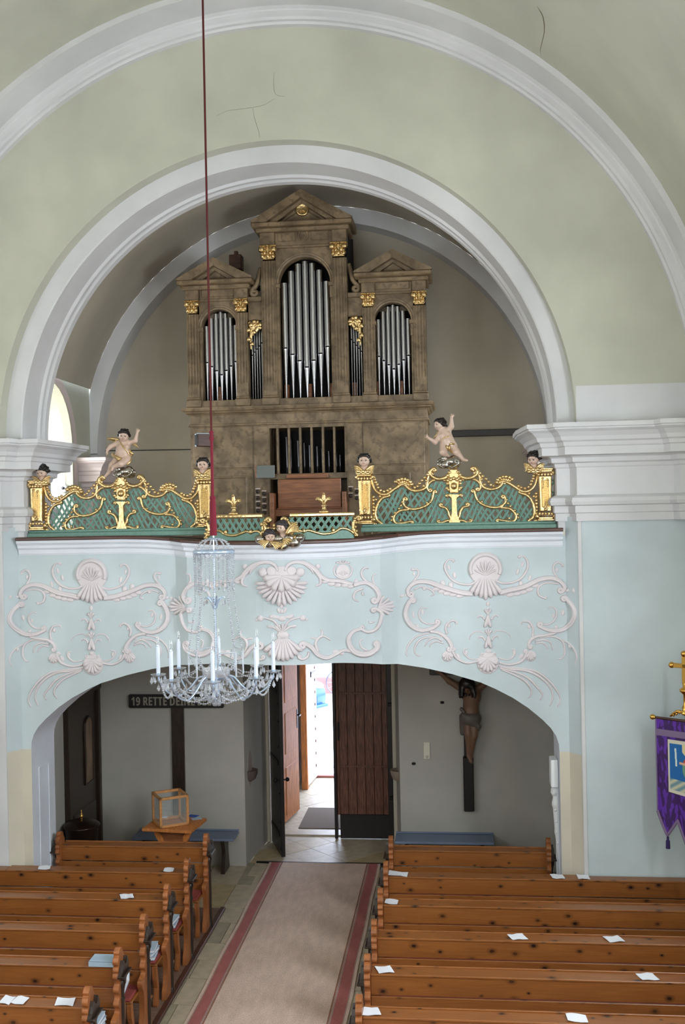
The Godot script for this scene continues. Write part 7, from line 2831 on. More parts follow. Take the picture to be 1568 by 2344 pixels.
func middle_cartouche(t: Node3D) -> void:
	var s: Shape
	for i in 14:
		s = Shape.new()
		var a := PI * (0.04 + 0.92 * i / 13.0)
		var r := 205.0 - 20.0 * absf(cos(a))
		lobe(s, 738 + cos(a) * 40, 225 + sin(a) * 30, 738 + cos(a) * r, 205 + sin(a) * (r - 20.0), 34)
		part(t, "plume", s, M.stucco)
	s = Shape.new()
	disc(s, 738, 205, 98, 0.016)
	for i in 7:
		var a := PI * (0.02 + 0.96 * i / 6.0)
		lobe(s, 738, 178, 738 + cos(a) * 128, 186 + sin(a) * 106, 60)
	part(t, "shell", s, M.stucco)
	s = Shape.new()
	sweep(s, [[620, 175], [680, 188], [738, 178], [800, 188], [860, 170]], 16, 18, 16)
	for q in [[680, 215, 0.15], [735, 215, 0.0], [795, 212, -0.15]]:
		bud(s, q[0], q[1], 16, 34, q[2])
	for k in [-1.0, 1.0]:
		disc(s, 738 + k * 70, 140, 30, 0.022)
		bud(s, 738 + k * 125, 150, 34, 32)
		bud(s, 738 + k * 70, 140, 12, 12)
	bud(s, 720, 135, 18, 20)
	part(t, "shell_crest", s, M.stucco)
	for f in [-1.0, 1.0]:
		var c := 738.0
		for q in [
			[[[760, 140], [790, 95], [850, 80], [920, 98], [975, 140], [1010, 180], [1060, 205], [1140, 212], [1230, 232]], 20, 34, 26, 0, 0],
			[[[895, 95], [940, 130], [955, 165]], 20, 20, 8, 0, 0],
			[[[965, 140], [1002, 190], [1002, 232], [970, 246]], 24, 22, 9, 0, 0],
			[[[1235, 240], [1320, 222], [1388, 262], [1412, 315], [1395, 352]], 30, 34, 22, 0, 18],
			[[[1345, 228], [1300, 190], [1290, 145], [1315, 118], [1338, 128]], 18, 18, 9, 0, 0],
			[[[1385, 250], [1368, 205], [1372, 170], [1394, 160]], 16, 14, 7, 0, 0],
			[[[1300, 262], [1245, 288], [1236, 335], [1270, 352]], 18, 18, 8, 0, 0],
			[[[1300, 285], [1296, 302], [1310, 306]], 16, 18, 10, 0, 0],
			[[[1380, 400], [1425, 425], [1422, 485], [1390, 542], [1335, 562], [1290, 545]], 24, 28, 18, -14, 14],
			[[[1380, 490], [1350, 500], [1340, 485]], 12, 12, 8, 0, 0],
			[[[1290, 540], [1232, 560], [1200, 612], [1218, 675], [1270, 712], [1340, 712], [1392, 680], [1405, 650]], 24, 46, 26, 0, -14],
			[[[1330, 690], [1290, 670], [1278, 630], [1296, 612]], 14, 14, 8, 0, 0],
			[[[1235, 700], [1165, 690], [1110, 718], [1050, 742], [990, 722], [945, 672], [895, 640]], 22, 32, 24, 0, -22],
			[[[988, 700], [972, 650], [985, 612], [1025, 592], [1075, 622]], 22, 22, 9, 0, 0],
			[[[1010, 600], [1018, 565], [1005, 548]], 18, 16, 8, 0, 0],
			[[[985, 620], [955, 605], [935, 605]], 14, 14, 7, 0, 0],
			[[[925, 700], [915, 735], [885, 752], [860, 745]], 18, 20, 12, 0, 12],
			[[[750, 545], [785, 490], [830, 470], [875, 462]], 14, 16, 12, 0, 0],
			[[[752, 560], [790, 530], [835, 525]], 12, 18, 10, 0, 0],
		]:
			s = Shape.new()
			var pts: Array = q[0].map(func(e): return [c + (e[0] - c) * f, e[1]])
			sweep(s, pts, q[1], q[2], q[3], q[4] * f, q[5] * f, 0.35 if q[2] > 30 else 0.0)
			part(t, "scroll", s, M.stucco)
		s = Shape.new()
		for e in [[1030, 214], [1075, 232], [1120, 240], [1165, 240], [1208, 248]]:
			bud(s, c + (e[0] - c) * f, e[1], 32, 16)
		part(t, "scalloped_edge", s, M.stucco)
		for i in 7:
			s = Shape.new()
			var a := -1.25 + 2.5 * i / 6.0
			lobe(s, c + (1405 - c) * f, 392, c + (1405 + cos(a) * 118 - c) * f, 385 + sin(a) * 78, 30)
			part(t, "palmette_leaf", s, M.stucco)
		for q in [[880, 468, 24, 20], [905, 478, 14, 10], [820, 525, 18, 12], [1105, 700, 26, 16], [1150, 712, 20, 14], [985, 110, 20, 18], [1250, 222, 16, 26], [1362, 240, 14, 26], [800, 455, 22, 14]]:
			s = Shape.new()
			bud(s, c + (q[0] - c) * f, q[1], q[2], q[3])
			part(t, "leaf", s, M.stucco)
	# flower vase and bottom shell
	s = Shape.new()
	for q in [[740, 470, 30, 20], [745, 585, 46, 24], [724, 588, 18, 30], [768, 588, 18, 30], [700, 460, 30, 12], [785, 460, 30, 12]]:
		bud(s, q[0], q[1], q[2], q[3])
	for k in 5:
		lobe(s, 745, 570, 745 + (k - 2) * 26, 500 + absi(k - 2) * 10, 22)
	part(t, "flower_vase", s, M.stucco)
	for i in 9:
		s = Shape.new()
		var a := (i - 4) / 4.0
		lobe(s, 747 + a * 30, 610, 750 + a * 132, 768 - absf(a) * absf(a) * 70, 44)
		part(t, "shell_flute", s, M.stucco)
	s = Shape.new()
	for q in [[738, 310], [738, 350], [738, 385]]:
		bud(s, q[0], q[1], 12, 18)
	bud(s, 718, 415, 12, 20, 0.4)
	bud(s, 760, 415, 12, 20, -0.4)
	bud(s, 738, 422, 14, 14)
	part(t, "pendant", s, M.stucco)
	# small shell in a ring at the upper right
	s = Shape.new()
	var ring := []
	for i in 11:
		var a := PI * (-0.75 + 1.5 * i / 10.0) + PI / 2
		ring.append([1160 + cos(a) * 62, 138 + sin(a) * 54])
	sweep(s, ring, 10, 18, 10)
	disc(s, 1160, 145, 48, 0.012)
	for k in 5:
		lobe(s, 1160, 95, 1160 + (k - 2) * 26, 62 + absi(k - 2) * 10, 18)
		lobe(s, 1160, 130, 1160 + (k - 2) * 18, 180 - absi(k - 2) * 8, 16)
	part(t, "small_shell", s, M.stucco)


# ---------------------------------------------------------------- things under the gallery
func build_under_gallery_things() -> void:
	mission_cross()
	donation_box()
	font_kettle()
	for q in [[310, 541, "left", 1919], [905, 1131, "right", 1924]]:
		wall_bench(q)
	side_door()
	for q in [["left", at(577, 1762, -2.42), -1.0], ["right", at(906, 1762, -2.75), 1.0]]:
		holy_water_font(q[1], q[2], q[0])
	# plates and nails on the right wall
	var p := at(977, 1718, Z_BACK + 0.01)
	var pl := Shape.new()
	pl.box(p, Vector3(0.085, 0.225, 0.02), 0.004)
	var t := thing("switch_plate", "cream rectangular switch plate on the grey wall left of the crucifix", "switch", p - Vector3(0, 0.11, 0))
	part(t, "plate", pl, M.plaster_cream)
	var kn := Shape.new()
	kn.lathe([[0.0, 0.0], [0.018, 0.0], [0.018, 0.012], [0.0, 0.014]], 12, Transform3D(Basis(AX, PI / 2), p + Vector3(0, -0.08, 0.01)))
	part(t, "switch_knob", kn, M.plaster_beige)
	for q in [[947, 1748, "small dark knob on the grey wall beside the right stoup"], [1012, 1608, "small dark hook high on the grey wall left of the crucifix"]]:
		var s := Shape.new()
		s.ball(at(q[0], q[1], Z_BACK + 0.02), Vector3(0.018, 0.02, 0.025), 8, 6)
		s.box(at(q[0], q[1], Z_BACK + 0.006), Vector3(0.05, 0.03, 0.012), 0.003)
		alone("wall_hook", s, M.iron, q[2], "hook")
	# white carved figure on the right arch jamb
	jamb_figure()
	# round white lamp in the window niche
	var c := at(143, 1118, -1.66)
	var l := thing("round_wall_socket", "round white fitting on the bright niche wall left of the organ", "wall fitting", c)
	var s2 := Shape.new()
	s2.lathe([[0.0, 0.0], [0.055, 0.0], [0.06, 0.015], [0.05, 0.03], [0.038, 0.025], [0.0, 0.02]], 18, Transform3D(Basis(AX, PI / 2), c + Vector3(0, 0, -0.045)))
	part(l, "rim", s2, M.white_paint)
	var s3 := Shape.new()
	s3.lathe([[0.0, 0.0], [0.018, 0.0], [0.02, 0.02], [0.0, 0.022]], 10, Transform3D(Basis(AX, PI / 2), c + Vector3(0.004, 0.004, -0.022)))
	part(l, "socket", s3, M.tin_dark)


func mission_cross() -> void:
	var z := Z_BACK + 0.06
	var a := at(297, 1604, z)
	var b := at(511, 1604, z)
	var y := (at(300, 1605, z).y + at(508, 1604, z).y) * 0.5
	var t := thing("mission_cross", "dark wooden wall cross with a lettered crossboard, left of the door", "cross", Vector3(at(410, 1700, z).x, 0.5, z))
	var p0 := at(405, 1620, z)
	var p1 := at(413, 1835, z)
	var post := Shape.new()
	post.span(Vector3(p0.x - 0.085, 0.56, Z_BACK), Vector3(p0.x + 0.085, y, z), 0.008)
	part(t, "post", post, M.wood_dark)
	var bd := Shape.new()
	bd.span(Vector3(a.x, y - 0.083, z - 0.03), Vector3(b.x, y + 0.083, z + 0.02), 0.006)
	part(t, "crossboard", bd, M.wood_black)
	var fr := Shape.new()
	for k in [-1.0, 1.0]:
		fr.span(Vector3(a.x, y + 0.083 * k - 0.01, z), Vector3(b.x, y + 0.083 * k + 0.01, z + 0.026), 0.004)
		var x: float = a.x if k < 0 else b.x
		fr.span(Vector3(x - 0.01, y - 0.083, z), Vector3(x + 0.01, y + 0.083, z + 0.026), 0.004)
	part(t, "board_edge", fr, M.wood_black)
	var tm := TextMesh.new()
	var font := SystemFont.new()
	font.font_names = PackedStringArray(["Droid Sans"])
	font.font_weight = 700
	tm.font = font
	tm.text = "19 RETTE DEINE SEELE"
	tm.font_size = 32
	tm.depth = 0.008
	tm.pixel_size = 0.0042
	var o := MeshInstance3D.new()
	o.name = "lettering"
	o.mesh = tm
	o.material_override = M.letters
	t.add_child(o)
	var w := tm.get_aabb().size
	var k := Vector3((b.x - a.x - 0.06) / maxf(w.x, 0.01), 0.115 / maxf(w.y, 0.01), 1.0)
	o.scale = k
	var c := tm.get_aabb().get_center() * k
	o.position = Vector3((a.x + b.x) * 0.5, y, z + 0.022) - t.position - Vector3(c.x, c.y, 0)


func donation_box() -> void:
	# small table
	var z := -1.15
	var y := 0.865
	var c := on_level(400, 1884, y)
	var t := thing("small_table", "small pine pedestal table behind the rearmost left pew", "table", Vector3(c.x, 0, c.z))
	var turn := Basis(AY, -0.12)
	var s := Shape.new()
	s.box(Vector3(c.x, y - 0.02, c.z), Vector3(0.66, 0.04, 0.56), 0.006, turn)
	part(t, "table_top", s, M.wood_orange)
	s = Shape.new()
	s.box(Vector3(c.x, 0.43, c.z), Vector3(0.30, 0.80, 0.26), 0.01, turn)
	part(t, "pedestal", s, M.wood_console)
	for k in [-1.0, 1.0]:
		s = Shape.new()
		s.prism(curve2([Vector2(0, 0.0), Vector2(0.10, 0.16), Vector2(0.07, 0.22), Vector2(-0.02, 0.10), Vector2(-0.04, 0.0)], 3), -0.02, 0.02, Transform3D(turn * Basis(AY, 0.0 if k > 0 else PI), Vector3(c.x + 0.14 * k, 0.60, c.z + 0.10)))
		part(t, "bracket", s, M.wood_orange)
	# glass cube with pine edges, standing on a corner turned to us
	var bx := thing("donation_box", "glass cube box with pale pine edges on the small table", "box", Vector3(c.x - 0.05, y, c.z))
	var h := 0.19
	var tb := Basis(AY, 0.55)
	var o := Vector3(c.x - 0.055, y + h + 0.003, c.z + 0.0)
	for e in [[1, 1, 0], [1, -1, 0], [-1, 1, 0], [-1, -1, 0]]:
		for ax in 3:
			var a := Vector3.ZERO
			var b := Vector3.ZERO
			a[ax] = -h
			b[ax] = h
			a[(ax + 1) % 3] = e[0] * (h - 0.016)
			b[(ax + 1) % 3] = e[0] * (h - 0.016)
			a[(ax + 2) % 3] = e[1] * (h - 0.016)
			b[(ax + 2) % 3] = e[1] * (h - 0.016)
			var q := Shape.new()
			q.bar(o + tb * a, o + tb * b, 0.032, 0.032, tb * Vector3(0, 0, 1) if ax != 2 else AY, 0.003)
			part(bx, "frame_bar", q, M.wood_light)
	for f in [[0, 1.0], [0, -1.0], [2, 1.0], [2, -1.0]]:
		var n := Vector3.ZERO
		n[f[0]] = f[1] * (h - 0.014)
		var size := Vector3.ONE * (h * 1.84)
		size[f[0]] = 0.004
		var q := Shape.new()
		q.box(o + tb * n, size, 0.0, tb)
		part(bx, "pane", q, M.glass_pane)
	# leaflets
	for q in [[372, 1876, 0.2, "paper", "folded white slip inside the glass cube box"], [442, 1868, -0.3, "leaflet", "blue and white leaflet at the back corner of the small table"], [450, 1874, 0.5, "paper_grey", "pale leaflet at the edge of the small table"]]:
		var p := on_level(q[0], q[1], y + 0.004)
		var l := Shape.new()
		l.box(Vector3(p.x, y + 0.005 + (0.03 if q[3] == "paper" else 0.0), p.z), Vector3(0.13, 0.004, 0.10), 0.001, Basis(AY, q[2]))
		alone("leaflet", l, M[q[3]], q[4], "leaflet")


func font_kettle() -> void:
	var y := 0.90
	var c := at(187, 1887, -0.82)
	c = Vector3(c.x, 0, c.z)
	var t := thing("baptismal_font", "dark copper font kettle with a domed lid and brass knob behind the left pew", "font", c)
	var xf := Transform3D(Basis.IDENTITY.scaled(Vector3(0.95, 1.06, 0.95)), c)
	var s := Shape.new()
	s.lathe([[0.0, 0.52], [0.12, 0.53], [0.17, 0.58], [0.205, 0.70], [0.215, 0.84], [0.225, 0.86], [0.225, 0.875], [0.0, 0.875]], 28, xf)
	part(t, "kettle", s, M.copper)
	s = Shape.new()
	s.lathe([[0.235, 0.868], [0.24, 0.88], [0.235, 0.892], [0.20, 0.915], [0.12, 0.945], [0.04, 0.955], [0.0, 0.957]], 28, xf)
	part(t, "lid", s, M.copper)
	s = Shape.new()
	s.lathe([[0.0, 0.95], [0.024, 0.952], [0.014, 0.965], [0.022, 0.98], [0.026, 0.995], [0.016, 1.01], [0.008, 1.02], [0.009, 1.05], [0.0, 1.07]], 12, xf)
	part(t, "knob", s, M.brass)
	s = Shape.new()
	s.lathe([[0.24, 0.0], [0.24, 0.06], [0.19, 0.09], [0.11, 0.16], [0.10, 0.40], [0.14, 0.48], [0.15, 0.53], [0.0, 0.53]], 20, xf)
	part(t, "pedestal", s, M.stone_dark)


func wall_bench(q: Array) -> void:
	var x0 := at(q[0], q[3], Z_BACK + 0.2).x
	var x1 := at(q[1], q[3], Z_BACK + 0.2).x
	var t := thing("wall_bench", "low grey-blue topped bench against the wall under the gallery, %s of the door" % q[2], "bench", Vector3((x0 + x1) * 0.5, 0, Z_BACK + 0.2))
	var s := Shape.new()
	s.span(Vector3(x0, 0.445, Z_BACK + 0.02), Vector3(x1, 0.48, Z_BACK + 0.38), 0.008)
	part(t, "seat", s, M.bench_grey, "grey-blue painted seat board")
	s = Shape.new()
	s.span(Vector3(x0, 0.48, Z_BACK + 0.0), Vector3(x1, 0.50, Z_BACK + 0.03), 0.006)
	part(t, "back_strip", s, M.bench_grey)
	for x in [x0 + 0.16, x1 - 0.16]:
		s = Shape.new()
		var p := curve2([Vector2(-0.16, 0.445), Vector2(-0.10, 0.30), Vector2(-0.13, 0.15), Vector2(-0.17, 0.0)], 4)
		p.append_array(curve2([Vector2(0.15, 0.0), Vector2(0.12, 0.12), Vector2(0.08, 0.28), Vector2(0.15, 0.445)], 4))
		s.prism(p, -0.025, 0.025, Transform3D(Basis(Vector3(0, 0, 1), AY, AX), Vector3(x, 0, Z_BACK + 0.2)))
		part(t, "leg", s, M.wood_dark)


func side_door() -> void:
	var x := -3.13
	var t := thing("confessional_door", "tall dark brown wooden door with a narrow amber glass pane in the left side wall", "door", Vector3(x, 0, -1.5))
	var s := Shape.new()
	s.span(Vector3(x - 0.06, 0.0, -0.98), Vector3(x + 0.03, 2.46, -2.12), 0.008)
	part(t, "door_leaf", s, M.wood_dark)
	s = Shape.new()
	for q in [[-0.94, 0.0, -1.04, 2.52], [-2.06, 0.0, -2.15, 2.52]]:
		s.span(Vector3(x - 0.06, q[1], q[0]), Vector3(x + 0.07, q[3], q[2]), 0.01)
	s.prism(PackedVector2Array([Vector2(-0.90, 2.44), Vector2(-2.16, 2.44), Vector2(-2.16, 2.60), Vector2(-1.53, 2.72), Vector2(-0.90, 2.60)]), x - 0.06, x + 0.08, Transform3D(Basis(Vector3(0, 0, 1), AY, AX), Vector3.ZERO))
	part(t, "door_frame", s, M.wood_dark)
	s = Shape.new()
	var z0 := -1.32
	var p := PackedVector2Array([Vector2(-0.15, -0.42), Vector2(0.15, -0.42), Vector2(0.15, 0.36), Vector2(0.10, 0.43), Vector2(0.0, 0.46), Vector2(-0.10, 0.43), Vector2(-0.15, 0.36)])
	s.prism(p, 0.0, 0.012, Transform3D(Basis(Vector3(0, 0, 1), AY, AX), Vector3(x + 0.03, 1.66, -1.74)))
	part(t, "glass_pane", s, M.glass_amber, "narrow amber glass pane")
	s = Shape.new()
	var e := PackedVector3Array()
	for k in p.size() + 1:
		var q := p[k % p.size()]
		e.append(Vector3(x + 0.036, 1.66 + q.y, -1.74 + q.x))
	s.tube(e, taper(e.size(), 0.018, 0.018, 0.018), 6)
	part(t, "pane_moulding", s, M.wood_dark)
	for q in [[0.15, 0.95]]:
		s = Shape.new()
		s.span(Vector3(x + 0.02, q[0], -1.15), Vector3(x + 0.045, q[1], -1.98), 0.015)
		part(t, "lower_panel", s, M.wood_dark)


func holy_water_font(c: Vector3, s: float, side: String) -> void:
	var t := thing("holy_water_font", "rough stone holy water basin on the %s splay of the door recess" % side, "stoup", c - Vector3(0, 0.14, 0))
	var b := Shape.new()
	var wall := Vector3(signf(s) * 1.0, 0, 0)
	var xf := Transform3D(Basis.IDENTITY, c + wall * 0.05)
	b.lathe([[0.0, -0.16], [0.05, -0.155], [0.10, -0.12], [0.125, -0.05], [0.13, 0.0], [0.13, 0.0], [0.11, 0.005], [0.10, -0.02], [0.0, -0.05]], 20, xf)
	part(t, "basin", b, M.font_stone_dark if s < 0 else M.font_stone)
	if s < 0:
		var n := Shape.new()
		n.prism(curve2([Vector2(-0.03, -0.22), Vector2(-0.10, -0.05), Vector2(-0.09, 0.16), Vector2(0.0, 0.28), Vector2(0.09, 0.16), Vector2(0.10, -0.05), Vector2(0.03, -0.22)], 4), -0.01, 0.012, Transform3D(Basis(Vector3(0, 0, 1), AY, AX).rotated(AY, -0.06), Vector3(-1.045, c.y, c.z)))
		part(t, "back_slab", n, M.font_stone)


func jamb_figure() -> void:
	var x := 2.90
	var c := Vector3(x, at(1278, 1810, 0.3).y, 0.30)
	var t := thing("white_wall_carving", "slender white carved figure with garlands on the right arch jamb", "carving", Vector3(x, c.y - 0.85, 0.30))
	var d := Body.new(c - Vector3(0.09, 0.82, 0.10), c + Vector3(0.10, 0.10, 0.10), 0.008)
	add_head(d, c, 0.055, Basis(AY, -1.4))
	d.limb(c - Vector3(0, 0.04, 0), c - Vector3(-0.01, 0.14, 0), 0.03, 0.055, 0.02)
	d.limb(c - Vector3(-0.01, 0.14, 0), c - Vector3(-0.02, 0.45, 0), 0.05, 0.04, 0.02)
	d.limb(c - Vector3(-0.02, 0.45, 0), c - Vector3(-0.03, 0.78, 0), 0.04, 0.02, 0.02)
	part(t, "figure", d.mesh(), M.white_paint)
	for k in 5:
		var g := Shape.new()
		for i in 5:
			g.ball(c - Vector3(0.01 - 0.008 * k, 0.16 + 0.12 * k + 0.014 * i, 0.03 * sin(i * 1.6)), Vector3.ONE * (0.022 - 0.002 * k), 7, 5)
		part(t, "garland", g, M.white_paint)
	var b := Shape.new()
	b.span(Vector3(x - 0.06, c.y - 0.02 + 0.08, 0.20), Vector3(x + 0.02, c.y + 0.36, 0.42), 0.01)
	part(t, "back_slab", b, M.white_paint)


# ---------------------------------------------------------------- crucifix
func build_crucifix() -> void:
	var z := Z_BACK + 0.07
	var j := func(x: float, y: float, dz := 0.0) -> Vector3: return at(1000.0 + x / 6.7, 1520.0 + y / 6.7, z + 0.05 + dz)
	var t := thing("crucifix", "dark wooden crucifix with a carved corpus on the grey wall right of the door", "crucifix", Vector3(at(1074, 1857, z).x, at(1074, 1857, z).y, z))
	var lo := at(1074, 1857, z)
	var mid := at(1074, 1732, z)
	var s := Shape.new()
	s.span(Vector3(lo.x - 0.068, lo.y, Z_BACK), Vector3(lo.x + 0.068, mid.y, z + 0.03), 0.012)
	part(t, "lower_post", s, M.wood_black)
	s = Shape.new()
	s.span(Vector3(lo.x - 0.052, mid.y, Z_BACK), Vector3(lo.x + 0.052, 2.92, z), 0.008)
	part(t, "post", s, M.wood_black)
	var ay := at(1010, 1538, z).y
	s = Shape.new()
	s.span(Vector3(at(983, 1538, z).x, ay - 0.045, Z_BACK + 0.005), Vector3(lo.x + 0.56, ay + 0.045, z + 0.008), 0.008)
	part(t, "crossbeam", s, M.wood_black)
	var d := Body.new(j.call(-30, 1560, -0.08), j.call(1000, 60, 0.26), 0.010)
	var head: Vector3 = j.call(465, 335, 0.10)
	var b := Basis(AY, -0.15) * Basis(AX, 0.75)
	add_head(d, head, 0.085, b)
	d.limb(j.call(490, 380, 0.05), j.call(515, 430, 0.03), 0.045, 0.06, 0.03)
	d.blob(j.call(530, 480, 0.03), Vector3(0.125, 0.13, 0.085), 0.05)
	d.blob(j.call(525, 640, 0.03), Vector3(0.095, 0.14, 0.075), 0.05)
	d.blob(j.call(510, 790, 0.03), Vector3(0.115, 0.10, 0.085), 0.05)
	# arms spread to the beam
	d.limb(j.call(420, 400, 0.03), j.call(190, 265, 0.02), 0.052, 0.040, 0.03)
	d.limb(j.call(190, 265, 0.02), j.call(60, 145, 0.02), 0.038, 0.024, 0.02)
	hand(d, j.call(55, 140, 0.02), Vector3(-0.75, 0.6, 0.2).normalized(), Vector3(0.6, 0.75, 0).normalized(), 0.017, 0.6)
	d.limb(j.call(620, 390, 0.03), j.call(800, 250, 0.02), 0.052, 0.040, 0.03)
	d.limb(j.call(800, 250, 0.02), j.call(930, 140, 0.02), 0.038, 0.024, 0.02)
	hand(d, j.call(935, 135, 0.02), Vector3(0.75, 0.6, 0.2).normalized(), Vector3(0.6, -0.75, 0).normalized(), 0.017, 0.6)
	# legs, feet one over the other
	d.limb(j.call(470, 860, 0.03), j.call(485, 1080, 0.09), 0.070, 0.050, 0.03)
	d.limb(j.call(485, 1080, 0.09), j.call(490, 1410, 0.05), 0.050, 0.028, 0.02)
	d.limb(j.call(492, 1415, 0.05), j.call(530, 1505, 0.10), 0.028, 0.022, 0.02)
	d.limb(j.call(580, 870, 0.03), j.call(565, 1110, 0.08), 0.068, 0.048, 0.03)
	d.limb(j.call(565, 1110, 0.08), j.call(520, 1400, 0.03), 0.046, 0.028, 0.02)
	d.limb(j.call(520, 1405, 0.03), j.call(510, 1490, 0.06), 0.028, 0.020, 0.02)
	part(t, "corpus", d.mesh(), M.skin_dark, "carved brown body")
	face_details(t, head, 0.085, b)
	# long hair falling forward
	var h := Body.new(head - Vector3.ONE * 0.2, head + Vector3.ONE * 0.2, 0.011)
	h.blob(head + b * Vector3(0, 0.02, -0.02), Vector3(0.098, 0.105, 0.10), 0.02, b)
	for i in 12:
		var a := -2.4 + 4.8 * i / 11.0
		h.limb(head + b * Vector3(sin(a) * 0.08, 0.04, -cos(a) * 0.06), head + Vector3(sin(a) * 0.105, -0.12 - 0.02 * sin(i * 2.0), 0.06 + 0.03 * cos(i * 1.3)), 0.028, 0.016, 0.012)
	h.blob(head + b * Vector3(0, -0.03, 0.085), Vector3(0.045, 0.05, 0.035), 0.01, b, true)
	part(t, "hair", h.mesh(), M.hair)
	# loincloth with a hanging end
	var l := Body.new(j.call(340, 1120, -0.05), j.call(690, 660, 0.22), 0.010)
	l.blob(j.call(510, 835, 0.03), Vector3(0.145, 0.115, 0.115), 0.03)
	l.limb(j.call(400, 780, 0.10), j.call(640, 960, 0.09), 0.03, 0.035, 0.02)
	l.limb(j.call(390, 830, 0.09), j.call(620, 1000, 0.07), 0.025, 0.03, 0.015)
	l.limb(j.call(380, 820, 0.06), j.call(390, 1060, 0.05), 0.04, 0.03, 0.02)
	l.limb(j.call(420, 740, 0.09), j.call(375, 690, 0.08), 0.022, 0.026, 0.01)
	l.limb(j.call(410, 880, 0.08), j.call(425, 1060, 0.06), 0.018, 0.022, 0.01)
	part(t, "loincloth", l.mesh(), M.loincloth, "grey carved loincloth")


# ---------------------------------------------------------------- banner
func build_banner() -> void:
	# hangs from a crossbar turned half towards the aisle
	var a := at(1501, 1642, 1.12)
	var dir := Vector3(0.80, 0, 0.60).normalized()
	var n := dir.cross(AY)
	if n.z < 0:
		n = -n
	var w := 0.62
	var t := thing("church_banner", "purple damask procession banner with painted picture on a gilded pole, far right", "banner", a + dir * w * 0.5 - Vector3(0, 2.2, 0))
	var im := Image.create(256, 256, false, Image.FORMAT_RGB8)
	var z1 := noise(FastNoiseLite.TYPE_SIMPLEX_SMOOTH, 0.02, 2, 71)
	var z2 := noise(FastNoiseLite.TYPE_CELLULAR, 0.03, 1, 72)
	for y in 256:
		for x in 256:
			var k := z1.get_noise_2d(x, y) + 0.6 * z2.get_noise_2d(x, y)
			im.set_pixel(x, y, Color(0.36, 0.16, 0.62) if k > -0.22 else Color(0.23, 0.07, 0.36))
	var dam := paint("damask", Color(1, 1, 1), 0.6)
	dam.albedo_texture = texture(im)
	dam.uv1_scale = Vector3(1.2, 2.0, 1)
	paint("fringe", Color(0.50, 0.42, 0.55), 0.8)
	paint("tassel", Color(0.20, 0.14, 0.36), 0.8)
	# cloth with three pointed tongues
	var hgt := func(u: float) -> float:
		var f := fmod(u * 3.0, 1.0)
		return 0.93 + 0.20 * (1.0 - absf(f - 0.5) * 2.0) + 0.10 * (1.0 - absf(u - 0.5) * 2.0)
	var rows := []
	var back := []
	for i in 37:
		var u := i / 36.0
		var row := PackedVector3Array()
		var row2 := PackedVector3Array()
		for k in 13:
			var v := k / 12.0
			var p: Vector3 = a + dir * w * u - AY * hgt.call(u) * v + n * (0.012 * sin(u * 15.0) * v)
			row.append(p)
			row2.append(p - n * 0.006)
		rows.append(row)
		back.append(row2)
	var s := Shape.new()
	s.grid(rows)
	s.grid(back)
	part(t, "cloth", s, dam, "purple damask cloth")
	s = Shape.new()
	for e in [[0.06, 0.10]]:
		var r0 := PackedVector3Array()
		var r1 := PackedVector3Array()
		for i in 13:
			var p := a + dir * w * i / 12.0 + n * 0.008
			r0.append(p - AY * 0.11)
			r1.append(p - AY * 0.175)
		s.grid([r0, r1])
	var e0 := PackedVector3Array()
	for i in 73:
		var u := i / 72.0
		e0.append(a + dir * w * u - AY * hgt.call(u) + n * (0.012 * sin(u * 15.0)))
	s.tube(e0, taper(73, 0.016, 0.016, 0.016), 5)
	s.tube(PackedVector3Array([a, a - AY * hgt.call(0.0)]), PackedFloat32Array([0.008, 0.008]), 5)
	part(t, "fringe", s, M.fringe)
	for k in 3:
		var u := (k + 0.5) / 3.0
		var p: Vector3 = a + dir * w * u - AY * (hgt.call(u) + 0.0)
		s = Shape.new()
		s.lathe([[0.0, 0.0], [0.01, -0.01], [0.014, -0.03], [0.010, -0.04], [0.020, -0.055], [0.022, -0.13], [0.0, -0.13]], 10, Transform3D(Basis.IDENTITY, p))
		part(t, "tassel", s, M.tassel)
	# painted picture with a cream frame
	s = Shape.new()
	var pu0 := 0.24
	var pu1 := 0.90
	var q := func(u: float, v: float, lift: float) -> Vector3: return a + dir * w * u - AY * v + n * lift
	s.quad(q.call(pu0 - 0.03, 0.20, 0.016), q.call(pu1, 0.20, 0.016), q.call(pu1, 0.77, 0.016), q.call(pu0 - 0.03, 0.72, 0.016))
	s.quad(q.call(pu0 - 0.03, 0.20, 0.010), q.call(pu1, 0.20, 0.010), q.call(pu1, 0.77, 0.010), q.call(pu0 - 0.03, 0.72, 0.010))
	part(t, "picture_border", s, M.plaster_cream)
	var pic := Image.create(128, 128, false, Image.FORMAT_RGB8)
	for y in 128:
		for x in 128:
			var c := Color(0.10, 0.40, 0.66)
			if y > 96:
				c = Color(0.42, 0.56, 0.62).lerp(Color(0.80, 0.78, 0.66), 0.5 + 0.5 * sin(x * 0.2 + y * 0.3))
			if x > 40 and y < 40 and x - y > 22:
				c = Color(0.88, 0.82, 0.62)
			if absf(x - 18 - y * 0.05) < 3 and y > 10 and y < 60:
				c = Color(0.85, 0.88, 0.86)
			if Vector2(x - 62, (y - 60) * 0.7).length() < 22:
				c = Color(0.78, 0.30, 0.20) if y < 52 else Color(0.45, 0.62, 0.50)
			if Vector2(x - 62, y - 34).length() < 9 or (absf(x - 40) < 10 and absf(y - 48) < 4) or (absf(x - 56) < 4 and y > 74 and y < 100):
				c = Color(0.86, 0.66, 0.56)
			pic.set_pixel(x, y, c)
	var pm := paint("banner_picture", Color(1, 1, 1), 0.7)
	pm.albedo_texture = texture(pic)
	s = Shape.new()
	s.quad(q.call(pu0, 0.235, 0.018), q.call(pu1, 0.235, 0.018), q.call(pu1, 0.735, 0.018), q.call(pu0, 0.69, 0.018))
	part(t, "picture", s, pm, "painted picture of a figure before blue sky")
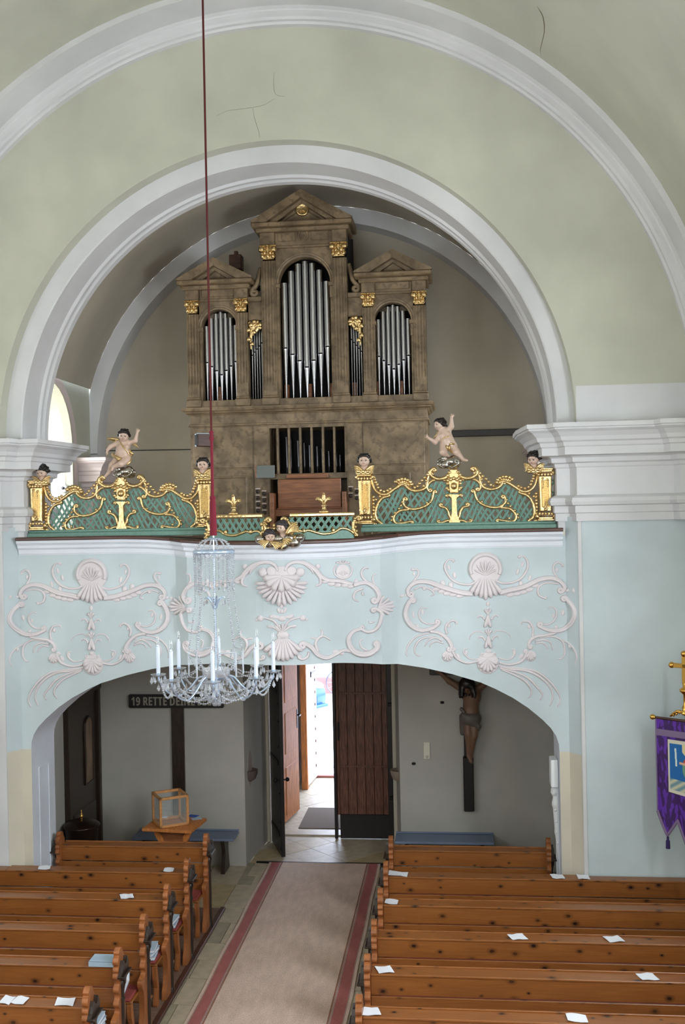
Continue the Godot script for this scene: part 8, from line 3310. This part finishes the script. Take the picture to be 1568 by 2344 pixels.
	# crossbar with gilded knobs, pole and cross
	s = Shape.new()
	s.tube(PackedVector3Array([a - dir * 0.02, a + dir * (w + 0.02)]), PackedFloat32Array([0.014, 0.014]), 8)
	part(t, "crossbar", s, M.wood_brown)
	s = Shape.new()
	for k in [a - dir * 0.035, a + dir * (w + 0.035)]:
		s.ball(k, Vector3.ONE * 0.028, 10, 8)
		s.ball(k + (a - k).normalized() * 0.02, Vector3.ONE * 0.02, 8, 6)
	part(t, "crossbar_knob", s, M.brass)
	var m := a + dir * w * 0.5
	s = Shape.new()
	s.tube(PackedVector3Array([Vector3(m.x, 0.02, m.z) - n * 0.03, m - n * 0.03 + AY * 0.12]), PackedFloat32Array([0.018, 0.016]), 8)
	part(t, "pole", s, M.wood_brown)
	s = Shape.new()
	var xf := Transform3D(Basis.IDENTITY, m)
	s.lathe([[0.03, 0.06], [0.045, 0.08], [0.02, 0.10], [0.03, 0.13], [0.014, 0.17], [0.014, 0.26], [0.05, 0.29], [0.05, 0.31], [0.02, 0.33], [0.016, 0.37], [0.0, 0.37]], 12, xf)
	for k in [-1.0, 1.0]:
		var c := curve([m + AY * 0.06, m + dir * 0.06 * k + AY * 0.09, m + dir * 0.12 * k + AY * 0.06, m + dir * 0.155 * k + AY * 0.03], 4)
		s.tube(c, taper(c.size(), 0.012, 0.016, 0.010), 7)
		for i in 4:
			s.ball(m + dir * (0.03 + 0.03 * i) * k + AY * (0.09 - 0.015 * i), Vector3.ONE * 0.015, 7, 5)
	part(t, "gilded_bracket", s, M.brass)
	s = Shape.new()
	s.bar(m + AY * 0.36, m + AY * 0.66, 0.045, 0.025, dir, 0.006)
	s.bar(m + AY * 0.54 - dir * 0.13, m + AY * 0.54 + dir * 0.13, 0.045, 0.025, AY, 0.006)
	for k in [m + AY * 0.66, m + AY * 0.54 - dir * 0.13, m + AY * 0.54 + dir * 0.13]:
		s.ball(k, Vector3.ONE * 0.032, 8, 6)
	part(t, "gilded_cross", s, M.brass, "small gilded cross")
